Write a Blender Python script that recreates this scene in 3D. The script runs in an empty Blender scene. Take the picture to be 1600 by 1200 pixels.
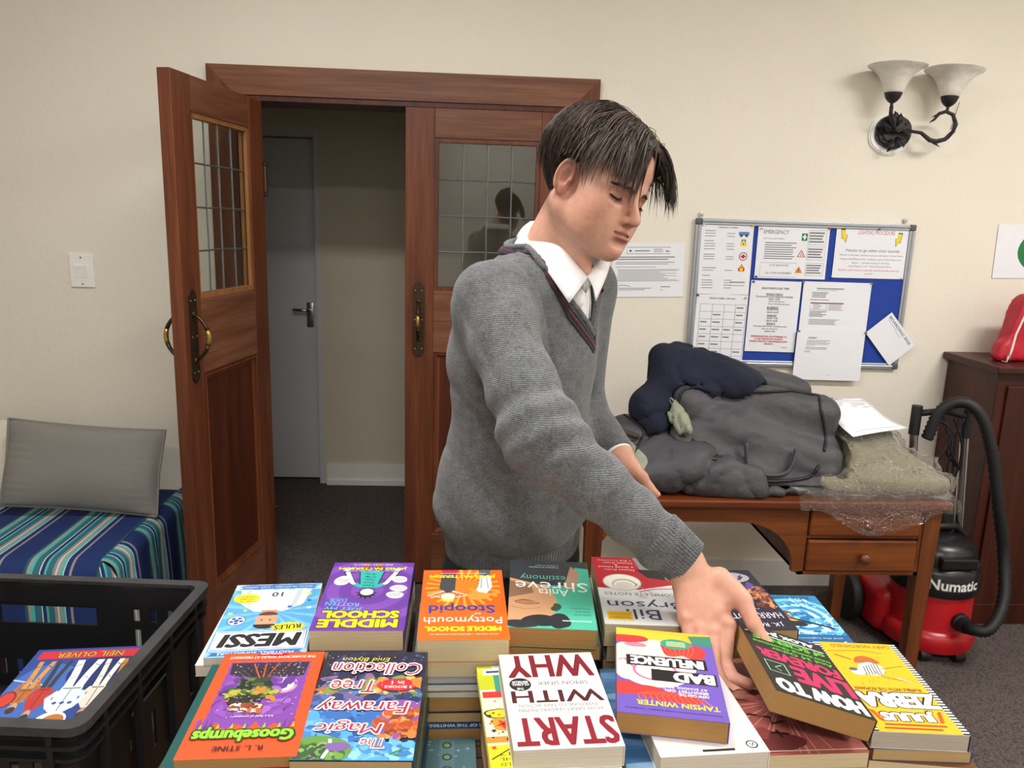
import bpy, bmesh, math, random
import numpy as np
from mathutils import Vector, Matrix
random.seed(7)
SC = bpy.context.scene
COL = SC.collection
PI = math.pi

# ------------------------------------------------------------------ camera
FPX = 1202.0                     # focal length in pixels of the 1600 x 1200 frame
CAM = np.array([0.0, 0.0, 1.58])
YAW, PITCH, ROLL = (math.radians(a) for a in (3.08, 11.79, 1.774))
_f = np.array([math.sin(YAW)*math.cos(PITCH), math.cos(YAW)*math.cos(PITCH), -math.sin(PITCH)])
_r0 = np.array([math.cos(YAW), -math.sin(YAW), 0.0]); _u0 = np.cross(_r0, _f)
_r = math.cos(ROLL)*_r0 + math.sin(ROLL)*_u0; _u = -math.sin(ROLL)*_r0 + math.cos(ROLL)*_u0
cd = bpy.data.cameras.new('camera'); cam = bpy.data.objects.new('camera', cd); COL.objects.link(cam)
cd.sensor_width = 36.0; cd.lens = FPX/1600*36; cd.clip_start = 0.02; cd.clip_end = 60
M = Matrix.Identity(4)
for i in range(3):
    M[i][0], M[i][1], M[i][2], M[i][3] = _r[i], _u[i], -_f[i], CAM[i]
cam.matrix_world = M
SC.camera = cam
def ray(px, py): return _f + (px-800)/FPX*_r - (py-600)/FPX*_u
def AY(px, py, y): d = ray(px, py); return CAM + d*(y/d[1])          # point of a known distance y
def AZ(px, py, z): d = ray(px, py); return CAM + d*((z-CAM[2])/d[2])   # point of a known height z

# ------------------------------------------------------------------ world, light, exposure
w = bpy.data.worlds.new('world'); SC.world = w; w.use_nodes = True
w.node_tree.nodes['Background'].inputs[0].default_value = (0.9, 0.95, 1, 1)
w.node_tree.nodes['Background'].inputs[1].default_value = 0.3
SC.view_settings.view_transform = 'Standard'; SC.view_settings.look = 'None'
SC.view_settings.gamma = 1.0; SC.view_settings.use_curve_mapping = False
SC.view_settings.exposure = 0.93
CEIL = 2.95
LAMPS = [(2.4, 1.30, 26.0), (-0.55, 1.35, 19.0), (0.15, -1.1, 24.0), (2.6, -1.1, 10.0)]
def ceiling_lamp_light(x, y, power):
    l = bpy.data.lights.new('ceiling_light', 'AREA'); l.shape = 'RECTANGLE'; l.size = 1.15; l.size_y = 0.26
    l.energy = power; l.color = (1.0, 0.97, 0.935)
    o = bpy.data.objects.new('ceiling_light', l); COL.objects.link(o); o.location = (x, y, CEIL-0.075)
    return o
for L_ in LAMPS: ceiling_lamp_light(*L_)

# ------------------------------------------------------------------ materials
MATS = {}
def nt(name):
    m = bpy.data.materials.new(name); m.use_nodes = True
    n = m.node_tree; b = n.nodes['Principled BSDF']; MATS[name] = m
    return m, n, b
def lin(c):
    if isinstance(c, str):
        c = c.lstrip('#'); c = [int(c[i:i+2], 16)/255 for i in (0, 2, 4)]
    return tuple((x/12.92 if x <= .04045 else ((x+.055)/1.055)**2.4) for x in c)
def _obj(n):
    t = n.nodes.new('ShaderNodeTexCoord'); return t.outputs['Object']
def _map(n, src, scale=(1, 1, 1), rot=(0, 0, 0)):
    m = n.nodes.new('ShaderNodeMapping'); m.inputs['Scale'].default_value = scale; m.inputs['Rotation'].default_value = rot
    n.links.new(src, m.inputs['Vector']); return m.outputs[0]
def _noise(n, vec, scale, detail=4, rough=.55):
    t = n.nodes.new('ShaderNodeTexNoise'); t.inputs['Scale'].default_value = scale; t.inputs['Detail'].default_value = detail
    t.inputs['Roughness'].default_value = rough; n.links.new(vec, t.inputs['Vector']); return t.outputs['Fac']
def _ramp(n, fac, stops, interp='LINEAR'):
    r = n.nodes.new('ShaderNodeValToRGB'); e = r.color_ramp; e.interpolation = interp
    while len(e.elements) < len(stops): e.elements.new(0.5)
    for el, (p, c) in zip(e.elements, stops): el.position = p; el.color = (*c, 1)
    n.links.new(fac, r.inputs[0]); return r.outputs[0]
def _bump(n, b, h, strength=.2, dist=.002):
    m = n.nodes.new('ShaderNodeBump'); m.inputs['Strength'].default_value = strength; m.inputs['Distance'].default_value = dist
    n.links.new(h, m.inputs['Height']); n.links.new(m.outputs[0], b.inputs['Normal'])
def shade(c, k): return tuple(min(1, x*k) for x in c)
def mat(name, col, rough=.6, var=.06, scale=30, bump=0, metal=0, spec=.5, bscale=None, bdist=.001, sheen=0):
    """plain paint / cloth / plastic with a little procedural mottling"""
    if name in MATS: return MATS[name]
    m, n, b = nt(name); c = lin(col)
    v = _obj(n); f = _noise(n, v, scale)
    n.links.new(_ramp(n, f, [(.25, shade(c, 1-var)), (.75, shade(c, 1+var))]), b.inputs['Base Color'])
    b.inputs['Roughness'].default_value = rough; b.inputs['Metallic'].default_value = metal
    b.inputs['Specular IOR Level'].default_value = spec
    if sheen: b.inputs['Sheen Weight'].default_value = sheen
    if bump: _bump(n, b, _noise(n, v, bscale or scale, 6), bump, bdist)
    return m
def wood(name, dark, light, axis='z', scale=1.0, rough=.45, spec=.35):
    m, n, b = nt(name); d, l = lin(dark), lin(light)
    v = _obj(n)
    sc = {'x': (.9, 14, 14), 'y': (14, .9, 14), 'z': (14, 14, .9)}[axis]
    f1 = _noise(n, _map(n, v, tuple(s*scale for s in sc)), 1.6, 6, .6)
    sc2 = {'x': (3, 90, 90), 'y': (90, 3, 90), 'z': (90, 90, 3)}[axis]
    f2 = _noise(n, _map(n, v, tuple(s*scale for s in sc2)), 1.5, 3, .6)
    mx = n.nodes.new('ShaderNodeMath'); mx.operation = 'MULTIPLY_ADD'; mx.inputs[1].default_value = .45
    n.links.new(f2, mx.inputs[0]); n.links.new(f1, mx.inputs[2])
    n.links.new(_ramp(n, mx.outputs[0], [(.45, d), (.72, tuple((a+c)/2 for a, c in zip(d, l))), (.95, l)]), b.inputs['Base Color'])
    b.inputs['Roughness'].default_value = rough; b.inputs['Specular IOR Level'].default_value = spec
    _bump(n, b, f2, .12, .001)
    return m
def glassy(name, tint=(1, 1, 1), gloss=.08, rough=.02):
    m, n, b = nt(name); n.nodes.remove(b)
    t = n.nodes.new('ShaderNodeBsdfTransparent'); t.inputs[0].default_value = (*tint, 1)
    g = n.nodes.new('ShaderNodeBsdfGlossy'); g.inputs['Roughness'].default_value = rough
    lw = n.nodes.new('ShaderNodeLayerWeight'); lw.inputs[0].default_value = .5
    pw = n.nodes.new('ShaderNodeMath'); pw.operation = 'POWER'; pw.inputs[1].default_value = 4.0; n.links.new(lw.outputs['Facing'], pw.inputs[0])
    ad = n.nodes.new('ShaderNodeMath'); ad.operation = 'MULTIPLY_ADD'; ad.inputs[1].default_value = .8; ad.inputs[2].default_value = gloss; n.links.new(pw.outputs[0], ad.inputs[0])
    mx = n.nodes.new('ShaderNodeMixShader'); n.links.new(ad.outputs[0], mx.inputs[0])
    n.links.new(t.outputs[0], mx.inputs[1]); n.links.new(g.outputs[0], mx.inputs[2])
    n.links.new(mx.outputs[0], n.nodes['Material Output'].inputs[0])
    return m, n, g

def plaster(name, col, bump=.25):
    m, n, b = nt(name); c = lin(col); v = _obj(n)
    f = _noise(n, v, 1.3, 5); 
    n.links.new(_ramp(n, f, [(.3, shade(c, .965)), (.7, shade(c, 1.02))]), b.inputs['Base Color'])
    b.inputs['Roughness'].default_value = .75; b.inputs['Specular IOR Level'].default_value = .25
    h1 = _noise(n, v, 9, 6, .6); h2 = _noise(n, v, 60, 3)
    a = n.nodes.new('ShaderNodeMath'); a.operation = 'MULTIPLY_ADD'; a.inputs[1].default_value = .2; n.links.new(h2, a.inputs[0]); n.links.new(h1, a.inputs[2])
    _bump(n, b, a.outputs[0], bump, .012)
    return m
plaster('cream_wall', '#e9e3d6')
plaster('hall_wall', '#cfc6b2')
mat('ceiling_white', '#efeeea', .9)
def carpet():
    m, n, b = nt('carpet'); v = _obj(n)
    vo = n.nodes.new('ShaderNodeTexVoronoi'); vo.inputs['Scale'].default_value = 130; n.links.new(v, vo.inputs['Vector'])
    f = _noise(n, v, 260, 3)
    a = n.nodes.new('ShaderNodeMath'); a.operation = 'MULTIPLY'; n.links.new(vo.outputs['Distance'], a.inputs[0]); n.links.new(f, a.inputs[1])
    n.links.new(_ramp(n, a.outputs[0], [(.05, lin('#6a625e')), (.45, lin('#453f3e'))]), b.inputs['Base Color'])
    b.inputs['Roughness'].default_value = .95; b.inputs['Specular IOR Level'].default_value = .1
    _bump(n, b, a.outputs[0], .6, .004)
carpet()
wood('door_wood', '#431f11', '#784329', 'z')
wood('door_wood_x', '#522b1a', '#875941', 'x')
wood('panel_wood', '#34140b', '#5c2a18', 'z')
wood('bead_wood', '#7a4a28', '#a67646', 'z')
wood('desk_wood', '#4f2510', '#85491f', 'x', rough=.3, spec=.5)
wood('desk_top_wood', '#4c200e', '#773a19', 'x', rough=.28, spec=.5)
wood('desk_leg_wood', '#4a2210', '#77421d', 'z', rough=.32, spec=.5)
wood('cabinet_wood', '#2c1009', '#4c2014', 'z', rough=.4)
wood('table_wood', '#5d3a22', '#8a5f3b', 'x')
mat('grey_paint', '#c6c6cb', .5, .03); mat('white_paint', '#e9e7e2', .5, .03)
mat('lead', '#6f7274', .45, .1, metal=.6)
mat('bronze', '#4a3a29', .45, .25, 60, metal=.75); mat('brass', '#b79a4e', .35, .2, 60, metal=.85)
mat('chrome', '#b8b8ba', .25, .05, metal=1); mat('black_iron', '#2e2c2e', .5, .3, 70, .3, metal=.5)
mat('screw_metal', '#9c9488', .35, .1, metal=.9)
mat('white_plastic', '#f2f1ee', .35, .02); mat('black_plastic', '#151517', .4, .1, 40, spec=.4)
mat('aluminium', '#aeb4bd', .35, .05, metal=.7)
mat('blue_felt', '#1f3f9c', .9, .08, 200); mat('paper_white', '#e9ebf2', .8, .015, 12)
mat('ink', '#2c2c30', .8, 0); mat('ink_grey', '#77787e', .8, 0); mat('ink_red', '#c22838', .8, 0); mat('ink_brown', '#7c2a2c', .8, 0)
mat('yellow_print', '#ecd926', .7, 0); mat('green_print', '#1c7a45', .7, 0); mat('orange_print', '#e8842a', .7, 0); mat('blue_print', '#4f86c6', .7, 0)
glassy('pane_glass', (.93, .95, .94), .05)
mat('lamp_diffuser_frame', '#e8e8e8', .5)
m, n, b = nt('lamp_diffuser'); b.inputs['Base Color'].default_value = (1, 1, 1, 1); b.inputs['Emission Color'].default_value = (1, .95, .89, 1); b.inputs['Emission Strength'].default_value = 3.0

# ------------------------------------------------------------------ mesh helpers
ROOT = {}
def tag(o, label=None, cat=None, group=None, kind=None):
    if label: o['label'] = label
    if cat: o['category'] = cat
    if group: o['group'] = group
    if kind: o['kind'] = kind
    return o
def thing(name, label, cat, loc=(0, 0, 0), rz=0.0, group=None, mtx=None):
    o = bpy.data.objects.new(name, None); COL.objects.link(o); o.empty_display_size = .05
    mw = mtx if mtx is not None else Matrix.Translation(Vector(loc)) @ Matrix.Rotation(rz, 4, 'Z')
    o.matrix_world = mw; ROOT[o.name] = mw
    return tag(o, label, cat, group)
def wroot(o):
    while o.parent: o = o.parent
    return ROOT.get(o.name, Matrix.Identity(4))
class MB:
    def __init__(s): s.v = []; s.f = []; s.mi = []; s.mats = []; s.cm = 0
    def mat(s, name):
        if name not in s.mats: s.mats.append(name)
        s.cm = s.mats.index(name); return s
    def add(s, vs, fs):
        o = len(s.v); s.v += [tuple(map(float, p)) for p in vs]
        for f in fs: s.f.append([i+o for i in f]); s.mi.append(s.cm)
        return s
    def box(s, lo, hi, bev=0, M=None):
        (x0, y0, z0), (x1, y1, z1) = lo, hi
        if bev <= 0:
            vs = [(x0,y0,z0),(x1,y0,z0),(x1,y1,z0),(x0,y1,z0),(x0,y0,z1),(x1,y0,z1),(x1,y1,z1),(x0,y1,z1)]
            fs = [(0,3,2,1),(4,5,6,7),(0,1,5,4),(1,2,6,5),(2,3,7,6),(3,0,4,7)]
        else:
            bm = bmesh.new(); bmesh.ops.create_cube(bm, size=1)
            for v in bm.verts: v.co = Vector(((x0+x1)/2+v.co.x*(x1-x0), (y0+y1)/2+v.co.y*(y1-y0), (z0+z1)/2+v.co.z*(z1-z0)))
            bmesh.ops.bevel(bm, geom=bm.edges[:], offset=bev, segments=2, affect='EDGES', profile=.5)
            bm.verts.ensure_lookup_table(); bm.verts.index_update()
            vs = [tuple(v.co) for v in bm.verts]; fs = [[v.index for v in f.verts] for f in bm.faces]; bm.free()
        if M is not None: vs = [tuple(M @ Vector(p)) for p in vs]
        return s.add(vs, fs)
    def prism(s, poly, z0, z1, axis='z', M=None):
        """extrude a 2-D outline; axis = direction of extrusion"""
        def P(a, b, c):
            return {'z': (a, b, c), 'y': (a, c, b), 'x': (c, a, b)}[axis]
        n = len(poly); vs = [P(a, b, z0) for a, b in poly]+[P(a, b, z1) for a, b in poly]
        fs = [list(range(n))[::-1], list(range(n, 2*n))]+[(i, (i+1) % n, n+(i+1) % n, n+i) for i in range(n)]
        if M is not None: vs = [tuple(M @ Vector(p)) for p in vs]
        return s.add(vs, fs)
    def tube(s, path, r, n=8, caps=True, flat=1.0):
        path = [Vector(p) for p in path]; rs = r if hasattr(r, '__len__') else [r]*len(path)
        vs = []; fs = []; prev = None
        for i, p in enumerate(path):
            t = (path[min(i+1, len(path)-1)]-path[max(i-1, 0)]).normalized()
            if prev is None:
                a = Vector((0, 0, 1)) if abs(t.z) < .9 else Vector((1, 0, 0)); u = t.cross(a).normalized()
            else:
                u = (prev-t*prev.dot(t)).normalized()
            prev = u; w_ = t.cross(u)
            for k in range(n):
                a = 2*PI*k/n; vs.append(tuple(p+rs[i]*(math.cos(a)*u+flat*math.sin(a)*w_)))
        for i in range(len(path)-1):
            for k in range(n): fs.append((i*n+k, i*n+(k+1) % n, (i+1)*n+(k+1) % n, (i+1)*n+k))
        if caps: fs.append(list(range(n))[::-1]); fs.append([(len(path)-1)*n+k for k in range(n)])
        return s.add(vs, fs)
    def lathe(s, prof, c=(0, 0, 0), n=24, M=None, caps=True):
        """profile of (radius, z) turned about z"""
        vs = []; fs = []
        for r, z in prof:
            for k in range(n):
                a = 2*PI*k/n; vs.append((c[0]+r*math.cos(a), c[1]+r*math.sin(a), c[2]+z))
        for i in range(len(prof)-1):
            for k in range(n): fs.append((i*n+k, i*n+(k+1) % n, (i+1)*n+(k+1) % n, (i+1)*n+k))
        if caps: fs.append(list(range(n))[::-1]); fs.append([(len(prof)-1)*n+k for k in range(n)])
        if M is not None: vs = [tuple(M @ Vector(p)) for p in vs]
        return s.add(vs, fs)
    def build(s, name, matn=None, parent=None, smooth=False, world=False, auto=None):
        me = bpy.data.meshes.new(name)
        vs = s.v
        if world and parent is not None:
            inv = wroot(parent).inverted(); vs = [tuple(inv @ Vector(p)) for p in vs]
        me.from_pydata(vs, [], s.f)
        if s.mats:
            for mn in s.mats: me.materials.append(MATS[mn])
            me.polygons.foreach_set('material_index', s.mi)
        elif matn: me.materials.append(MATS[matn])
        if smooth: me.polygons.foreach_set('use_smooth', [True]*len(me.polygons))
        me.update()
        if smooth and auto:
            me.set_sharp_from_angle(angle=math.radians(auto))
        o = bpy.data.objects.new(name, me); COL.objects.link(o)
        if parent is not None: o.parent = parent
        return o
def struct(name, mb, matn, smooth=False):
    o = mb.build(name, matn, None, smooth); o['kind'] = 'structure'; return o
def FM(origin, xdir, zdir=(0, 0, 1)):
    """frame matrix: local x along xdir, z along zdir"""
    x = Vector(xdir).normalized(); z = Vector(zdir).normalized(); y = z.cross(x).normalized(); z = x.cross(y)
    m = Matrix.Identity(4)
    for i in range(3): m[i][0], m[i][1], m[i][2], m[i][3] = x[i], y[i], z[i], origin[i]
    return m

# text ----------------------------------------------------------------
_TX = {}
def text_geo(body, bold=0.0, shear=0.0, res=2):
    k = (body, bold, shear)
    if k in _TX: return _TX[k]
    cu = bpy.data.curves.new('t', 'FONT'); cu.body = body; cu.size = 1; cu.offset = bold; cu.shear = shear
    cu.resolution_u = res; cu.fill_mode = 'FRONT'
    ob = bpy.data.objects.new('t', cu)
    me = ob.to_mesh(); n = len(me.vertices)
    co = np.empty(n*3, np.float32); me.vertices.foreach_get('co', co); co = co.reshape(-1, 3)[:, :2].astype(float)
    fs = [list(p.vertices) for p in me.polygons]
    ob.to_mesh_clear(); bpy.data.objects.remove(ob); bpy.data.curves.remove(cu)
    if n:
        lo = co.min(0); hi = co.max(0); co = (co-lo)/np.maximum(hi-lo, 1e-6); asp = float((hi-lo)[0]/max((hi-lo)[1], 1e-6))
    else: asp = 1
    _TX[k] = (co, fs, asp); return _TX[k]
class Print:
    """flat print laid on a sheet of size w x h (local x, y from its lower left corner; z = z0 upwards)"""
    def __init__(s, w, h, z0=0.0, step=.0000035): s.w, s.h, s.z, s.step = w, h, z0, step; s.mb = MB()
    def _put(s, pts, fs, m, rot=0, c=None):
        s.z += s.step
        if m not in MATS: mat(m, m, .55, .02, 40) if m.startswith('#') else None
        s.mb.mat(m)
        pts = np.asarray(pts, float)
        if rot:
            c = pts.mean(0) if c is None else np.asarray(c); a = math.radians(rot)
            R_ = np.array([[math.cos(a), -math.sin(a)], [math.sin(a), math.cos(a)]]); pts = (pts-c) @ R_.T+c
        if pts[:, 0].min() < 0 or pts[:, 1].min() < 0 or pts[:, 0].max() > s.w or pts[:, 1].max() > s.h:
            for f in fs:                       # trim to the sheet
                q = [tuple(pts[i]) for i in f]
                for ax, lim, sg in ((0, 0, 1), (0, s.w, -1), (1, 0, 1), (1, s.h, -1)):
                    o = []
                    for a, b in zip(q, q[1:]+q[:1]):
                        ia, ib = (a[ax]-lim)*sg >= 0, (b[ax]-lim)*sg >= 0
                        if ia: o.append(a)
                        if ia != ib: k = (lim-a[ax])/(b[ax]-a[ax]); o.append((a[0]+(b[0]-a[0])*k, a[1]+(b[1]-a[1])*k))
                    q = o
                    if len(q) < 3: break
                if len(q) >= 3: s.mb.add([(x-s.w/2, y-s.h/2, s.z) for x, y in q], [list(range(len(q)))])
            return
        s.mb.add([(x-s.w/2, y-s.h/2, s.z) for x, y in pts], fs)
    def text(s, t, x0, y0, x1, y1, m='ink', bold=0., shear=0., rot=0, warp=None):
        co, fs, asp = text_geo(t, 0, shear)
        if not len(co): return s
        bx = max(0, bold)*1.15*(y1-y0)*s.h; by = bx*.75
        p = co*np.array([(x1-x0)*s.w-2*bx, (y1-y0)*s.h-2*by])+np.array([x0*s.w+bx, y0*s.h+by])
        if warp:
            p[:, 1] += warp*s.h*np.sin(co[:, 0]*PI)
        c = np.array([(x0+x1)/2*s.w, (y0+y1)/2*s.h]); k = 0 if bold <= .012 else (4 if bold < .045 else 8)
        for i in range(k): a = 2*PI*(i+.5)/k; s._put(p+np.array([bx*math.cos(a)*1.1, by*math.sin(a)*1.1]), fs, m, rot, c)       # weight of the letter
        s._put(p, fs, m, rot, c); return s
    def patch(s, x0, y0, x1, y1, cols, n, size, seed=0, jag=.3):
        rg = random.Random(seed)
        for k in range(n): q = size*rg.uniform(.5, 1.4); s.blob(rg.uniform(x0, x1), rg.uniform(y0, y1), q, q*rg.uniform(.3, .7), rg.choice(cols), rg.randrange(999), jag, 12, rg.uniform(-50, 50))
        return s
    def rect(s, x0, y0, x1, y1, m, rot=0):
        s._put([(x0*s.w, y0*s.h), (x1*s.w, y0*s.h), (x1*s.w, y1*s.h), (x0*s.w, y1*s.h)], [(0, 1, 2, 3)], m, rot); return s
    def poly(s, pts, m, rot=0):
        s._put([(x*s.w, y*s.h) for x, y in pts], [list(range(len(pts)))], m, rot); return s
    def ell(s, cx, cy, rx, ry, m, n=24, rot=0, a0=0, a1=360):
        s._put([((cx+rx*math.cos(math.radians(a0+(a1-a0)*k/n)))*s.w, (cy+ry*math.sin(math.radians(a0+(a1-a0)*k/n)))*s.h) for k in range(n+(a1-a0 < 360))], [list(range(n+(a1-a0 < 360)))], m, rot); return s
    def star(s, cx, cy, r, m, n=5, inner=.42, rot=0, sq=1.0):
        pts = []
        for k in range(2*n):
            a = PI/2+PI*k/n; q = r if k % 2 == 0 else r*inner
            pts.append((cx*s.w+q*s.w*math.cos(a), cy*s.h+q*s.w*math.sin(a)*sq))
        s._put(pts+[(cx*s.w, cy*s.h)], [(k, (k+1) % (2*n), 2*n) for k in range(2*n)], m, rot); return s
    def line(s, pts, wd, m):
        """polyline of width wd (fraction of sheet width)"""
        P = [np.array([x*s.w, y*s.h]) for x, y in pts]; vs = []; fs = []
        for i, p in enumerate(P):
            t = P[min(i+1, len(P)-1)]-P[max(i-1, 0)]; t = t/(np.linalg.norm(t)+1e-9); nn = np.array([-t[1], t[0]])*wd*s.w/2
            vs += [p+nn, p-nn]
        for i in range(len(P)-1): fs.append((2*i+1, 2*i+3, 2*i+2, 2*i))
        s._put(vs, fs, m); return s
    def blob(s, cx, cy, rx, ry, m, seed=0, jag=.15, n=30, rot=0):
        rg = random.Random(seed); ph = [rg.uniform(0, 6.28) for _ in range(4)]; am = [rg.uniform(.3, 1)*jag/(k+1) for k in range(4)]
        pts = []
        for k in range(n):
            a = 2*PI*k/n; q = 1+sum(am[j]*math.sin((j+2)*a*1.0+ph[j]) for j in range(4))
            pts.append(((cx+rx*q*math.cos(a))*s.w, (cy+ry*q*math.sin(a))*s.h))
        s._put(pts, [list(range(n))], m, rot); return s
    def build(s, name, parent):
        o = s.mb.build(name, None, parent)
        if name in ('printed_text', 'cover_lettering'): o['kind'] = 'stuff'
        return o
# ================================================================== ROOM
WY = 3.2                                    # face of the wall with the double door
OX0, OX1, OZ = -0.93, 0.375, 2.035          # door opening
mb = MB(); mb.box((-3.2, -2.0, -.05), (3.3, WY+.17, 0)); mb.box((-2.6, WY+.17, -.05), (1.4, 4.75, 0)); struct('floor', mb, 'carpet')
mb = MB(); mb.box((-3.2, -2.0, CEIL), (3.3, WY+.17, CEIL+.05)); struct('ceiling', mb, 'ceiling_white')
mb = MB()
mb.box((-3.2, WY, 0), (OX0, WY+.16, CEIL)); mb.box((OX1, WY, 0), (3.3, WY+.16, CEIL)); mb.box((OX0, WY, OZ), (OX1, WY+.16, CEIL))
struct('wall_back', mb, 'cream_wall')
mb = MB(); mb.box((-3.3, -2.0, 0), (-3.2, WY+.16, CEIL)); struct('wall_left', mb, 'cream_wall')
mb = MB(); mb.box((3.3, -2.0, 0), (3.4, WY+.16, CEIL)); struct('wall_right', mb, 'cream_wall')
mb = MB(); mb.box((-3.3, -2.1, 0), (3.4, -2.0, CEIL)); struct('wall_front', mb, 'cream_wall')
# hall behind the doors
HY = 4.50
mb = MB()
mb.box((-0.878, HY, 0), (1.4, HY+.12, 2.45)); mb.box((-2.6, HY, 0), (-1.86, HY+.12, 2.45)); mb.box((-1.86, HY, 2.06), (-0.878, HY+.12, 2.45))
mb.box((-1.86, 4.63, 0), (-.878, 4.66, 2.2)); struct('wall_hall', mb, 'hall_wall')  # unseen slab behind the grey door, added to block world light at its gap
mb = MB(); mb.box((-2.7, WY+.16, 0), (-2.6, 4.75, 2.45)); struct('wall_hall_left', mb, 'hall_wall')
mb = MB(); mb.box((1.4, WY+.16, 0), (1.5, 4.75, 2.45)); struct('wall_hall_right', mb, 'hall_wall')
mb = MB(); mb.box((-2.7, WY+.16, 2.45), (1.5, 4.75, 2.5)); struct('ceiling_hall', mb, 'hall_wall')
mb = MB(); mb.box((-0.86, HY-.018, 0), (1.4, HY, .125)); mb.box((-0.86, HY-.03, 0), (1.4, HY-.018, .03)); struct('baseboard_hall', mb, 'white_paint')
mb = MB(); mb.box((0.55, WY-.015, 0), (3.3, WY, .12)); struct('baseboard_right', mb, 'white_paint')
mb = MB(); mb.box((-3.2, WY-.015, 0), (-1.05, WY, .12)); struct('baseboard_left', mb, 'white_paint')
# grey hall door and its frame
d = MB(); d.box((-1.80, 4.57, .012), (-0.905, 4.612, 2.01), .003); dg = struct('door_3', d, 'grey_paint')
h = MB(); h.box((-.975, 4.562, .945), (-.935, 4.57, 1.09), .003); h.tube([(-.955, 4.562, 1.045), (-.955, 4.525, 1.045), (-.97, 4.515, 1.047), (-1.045, 4.515, 1.05)], .009, 8)
h.build('door_handle', 'chrome', dg, True)
f = MB(); f.box((-.905, 4.50, 0), (-.878, 4.62, 2.06)); f.box((-1.86, 4.50, 0), (-1.80, 4.62, 2.06)); f.box((-1.80, 4.50, 2.015), (-.905, 4.62, 2.06)); struct('trim_5', f, 'grey_paint')
# door casing: mitred header and two sides, plus the jamb lining
cw = .107
def casing(name, poly):
    m = MB(); m.prism(poly, WY-.028, WY, 'y'); return struct(name, m, 'door_wood_x' if name == 'trim_1' else 'door_wood')
casing('trim_1', [(OX0, OZ), (OX1, OZ), (OX1+cw, OZ+cw), (OX0-cw, OZ+cw)])
casing('trim_2', [(OX0-cw, 0), (OX0, 0), (OX0, OZ), (OX0-cw, OZ+cw)])
casing('trim_3', [(OX1, 0), (OX1+cw, 0), (OX1+cw, OZ+cw), (OX1, OZ)])
m = MB(); m.box((OX0, WY-.02, 0), (OX0+.03, WY+.17, OZ)); m.box((OX1-.012, WY-.02, 0), (OX1, WY+.17, OZ)); m.box((OX0, WY-.02, OZ-.02), (OX1, WY+.17, OZ)); struct('trim_4', m, 'panel_wood')

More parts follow.
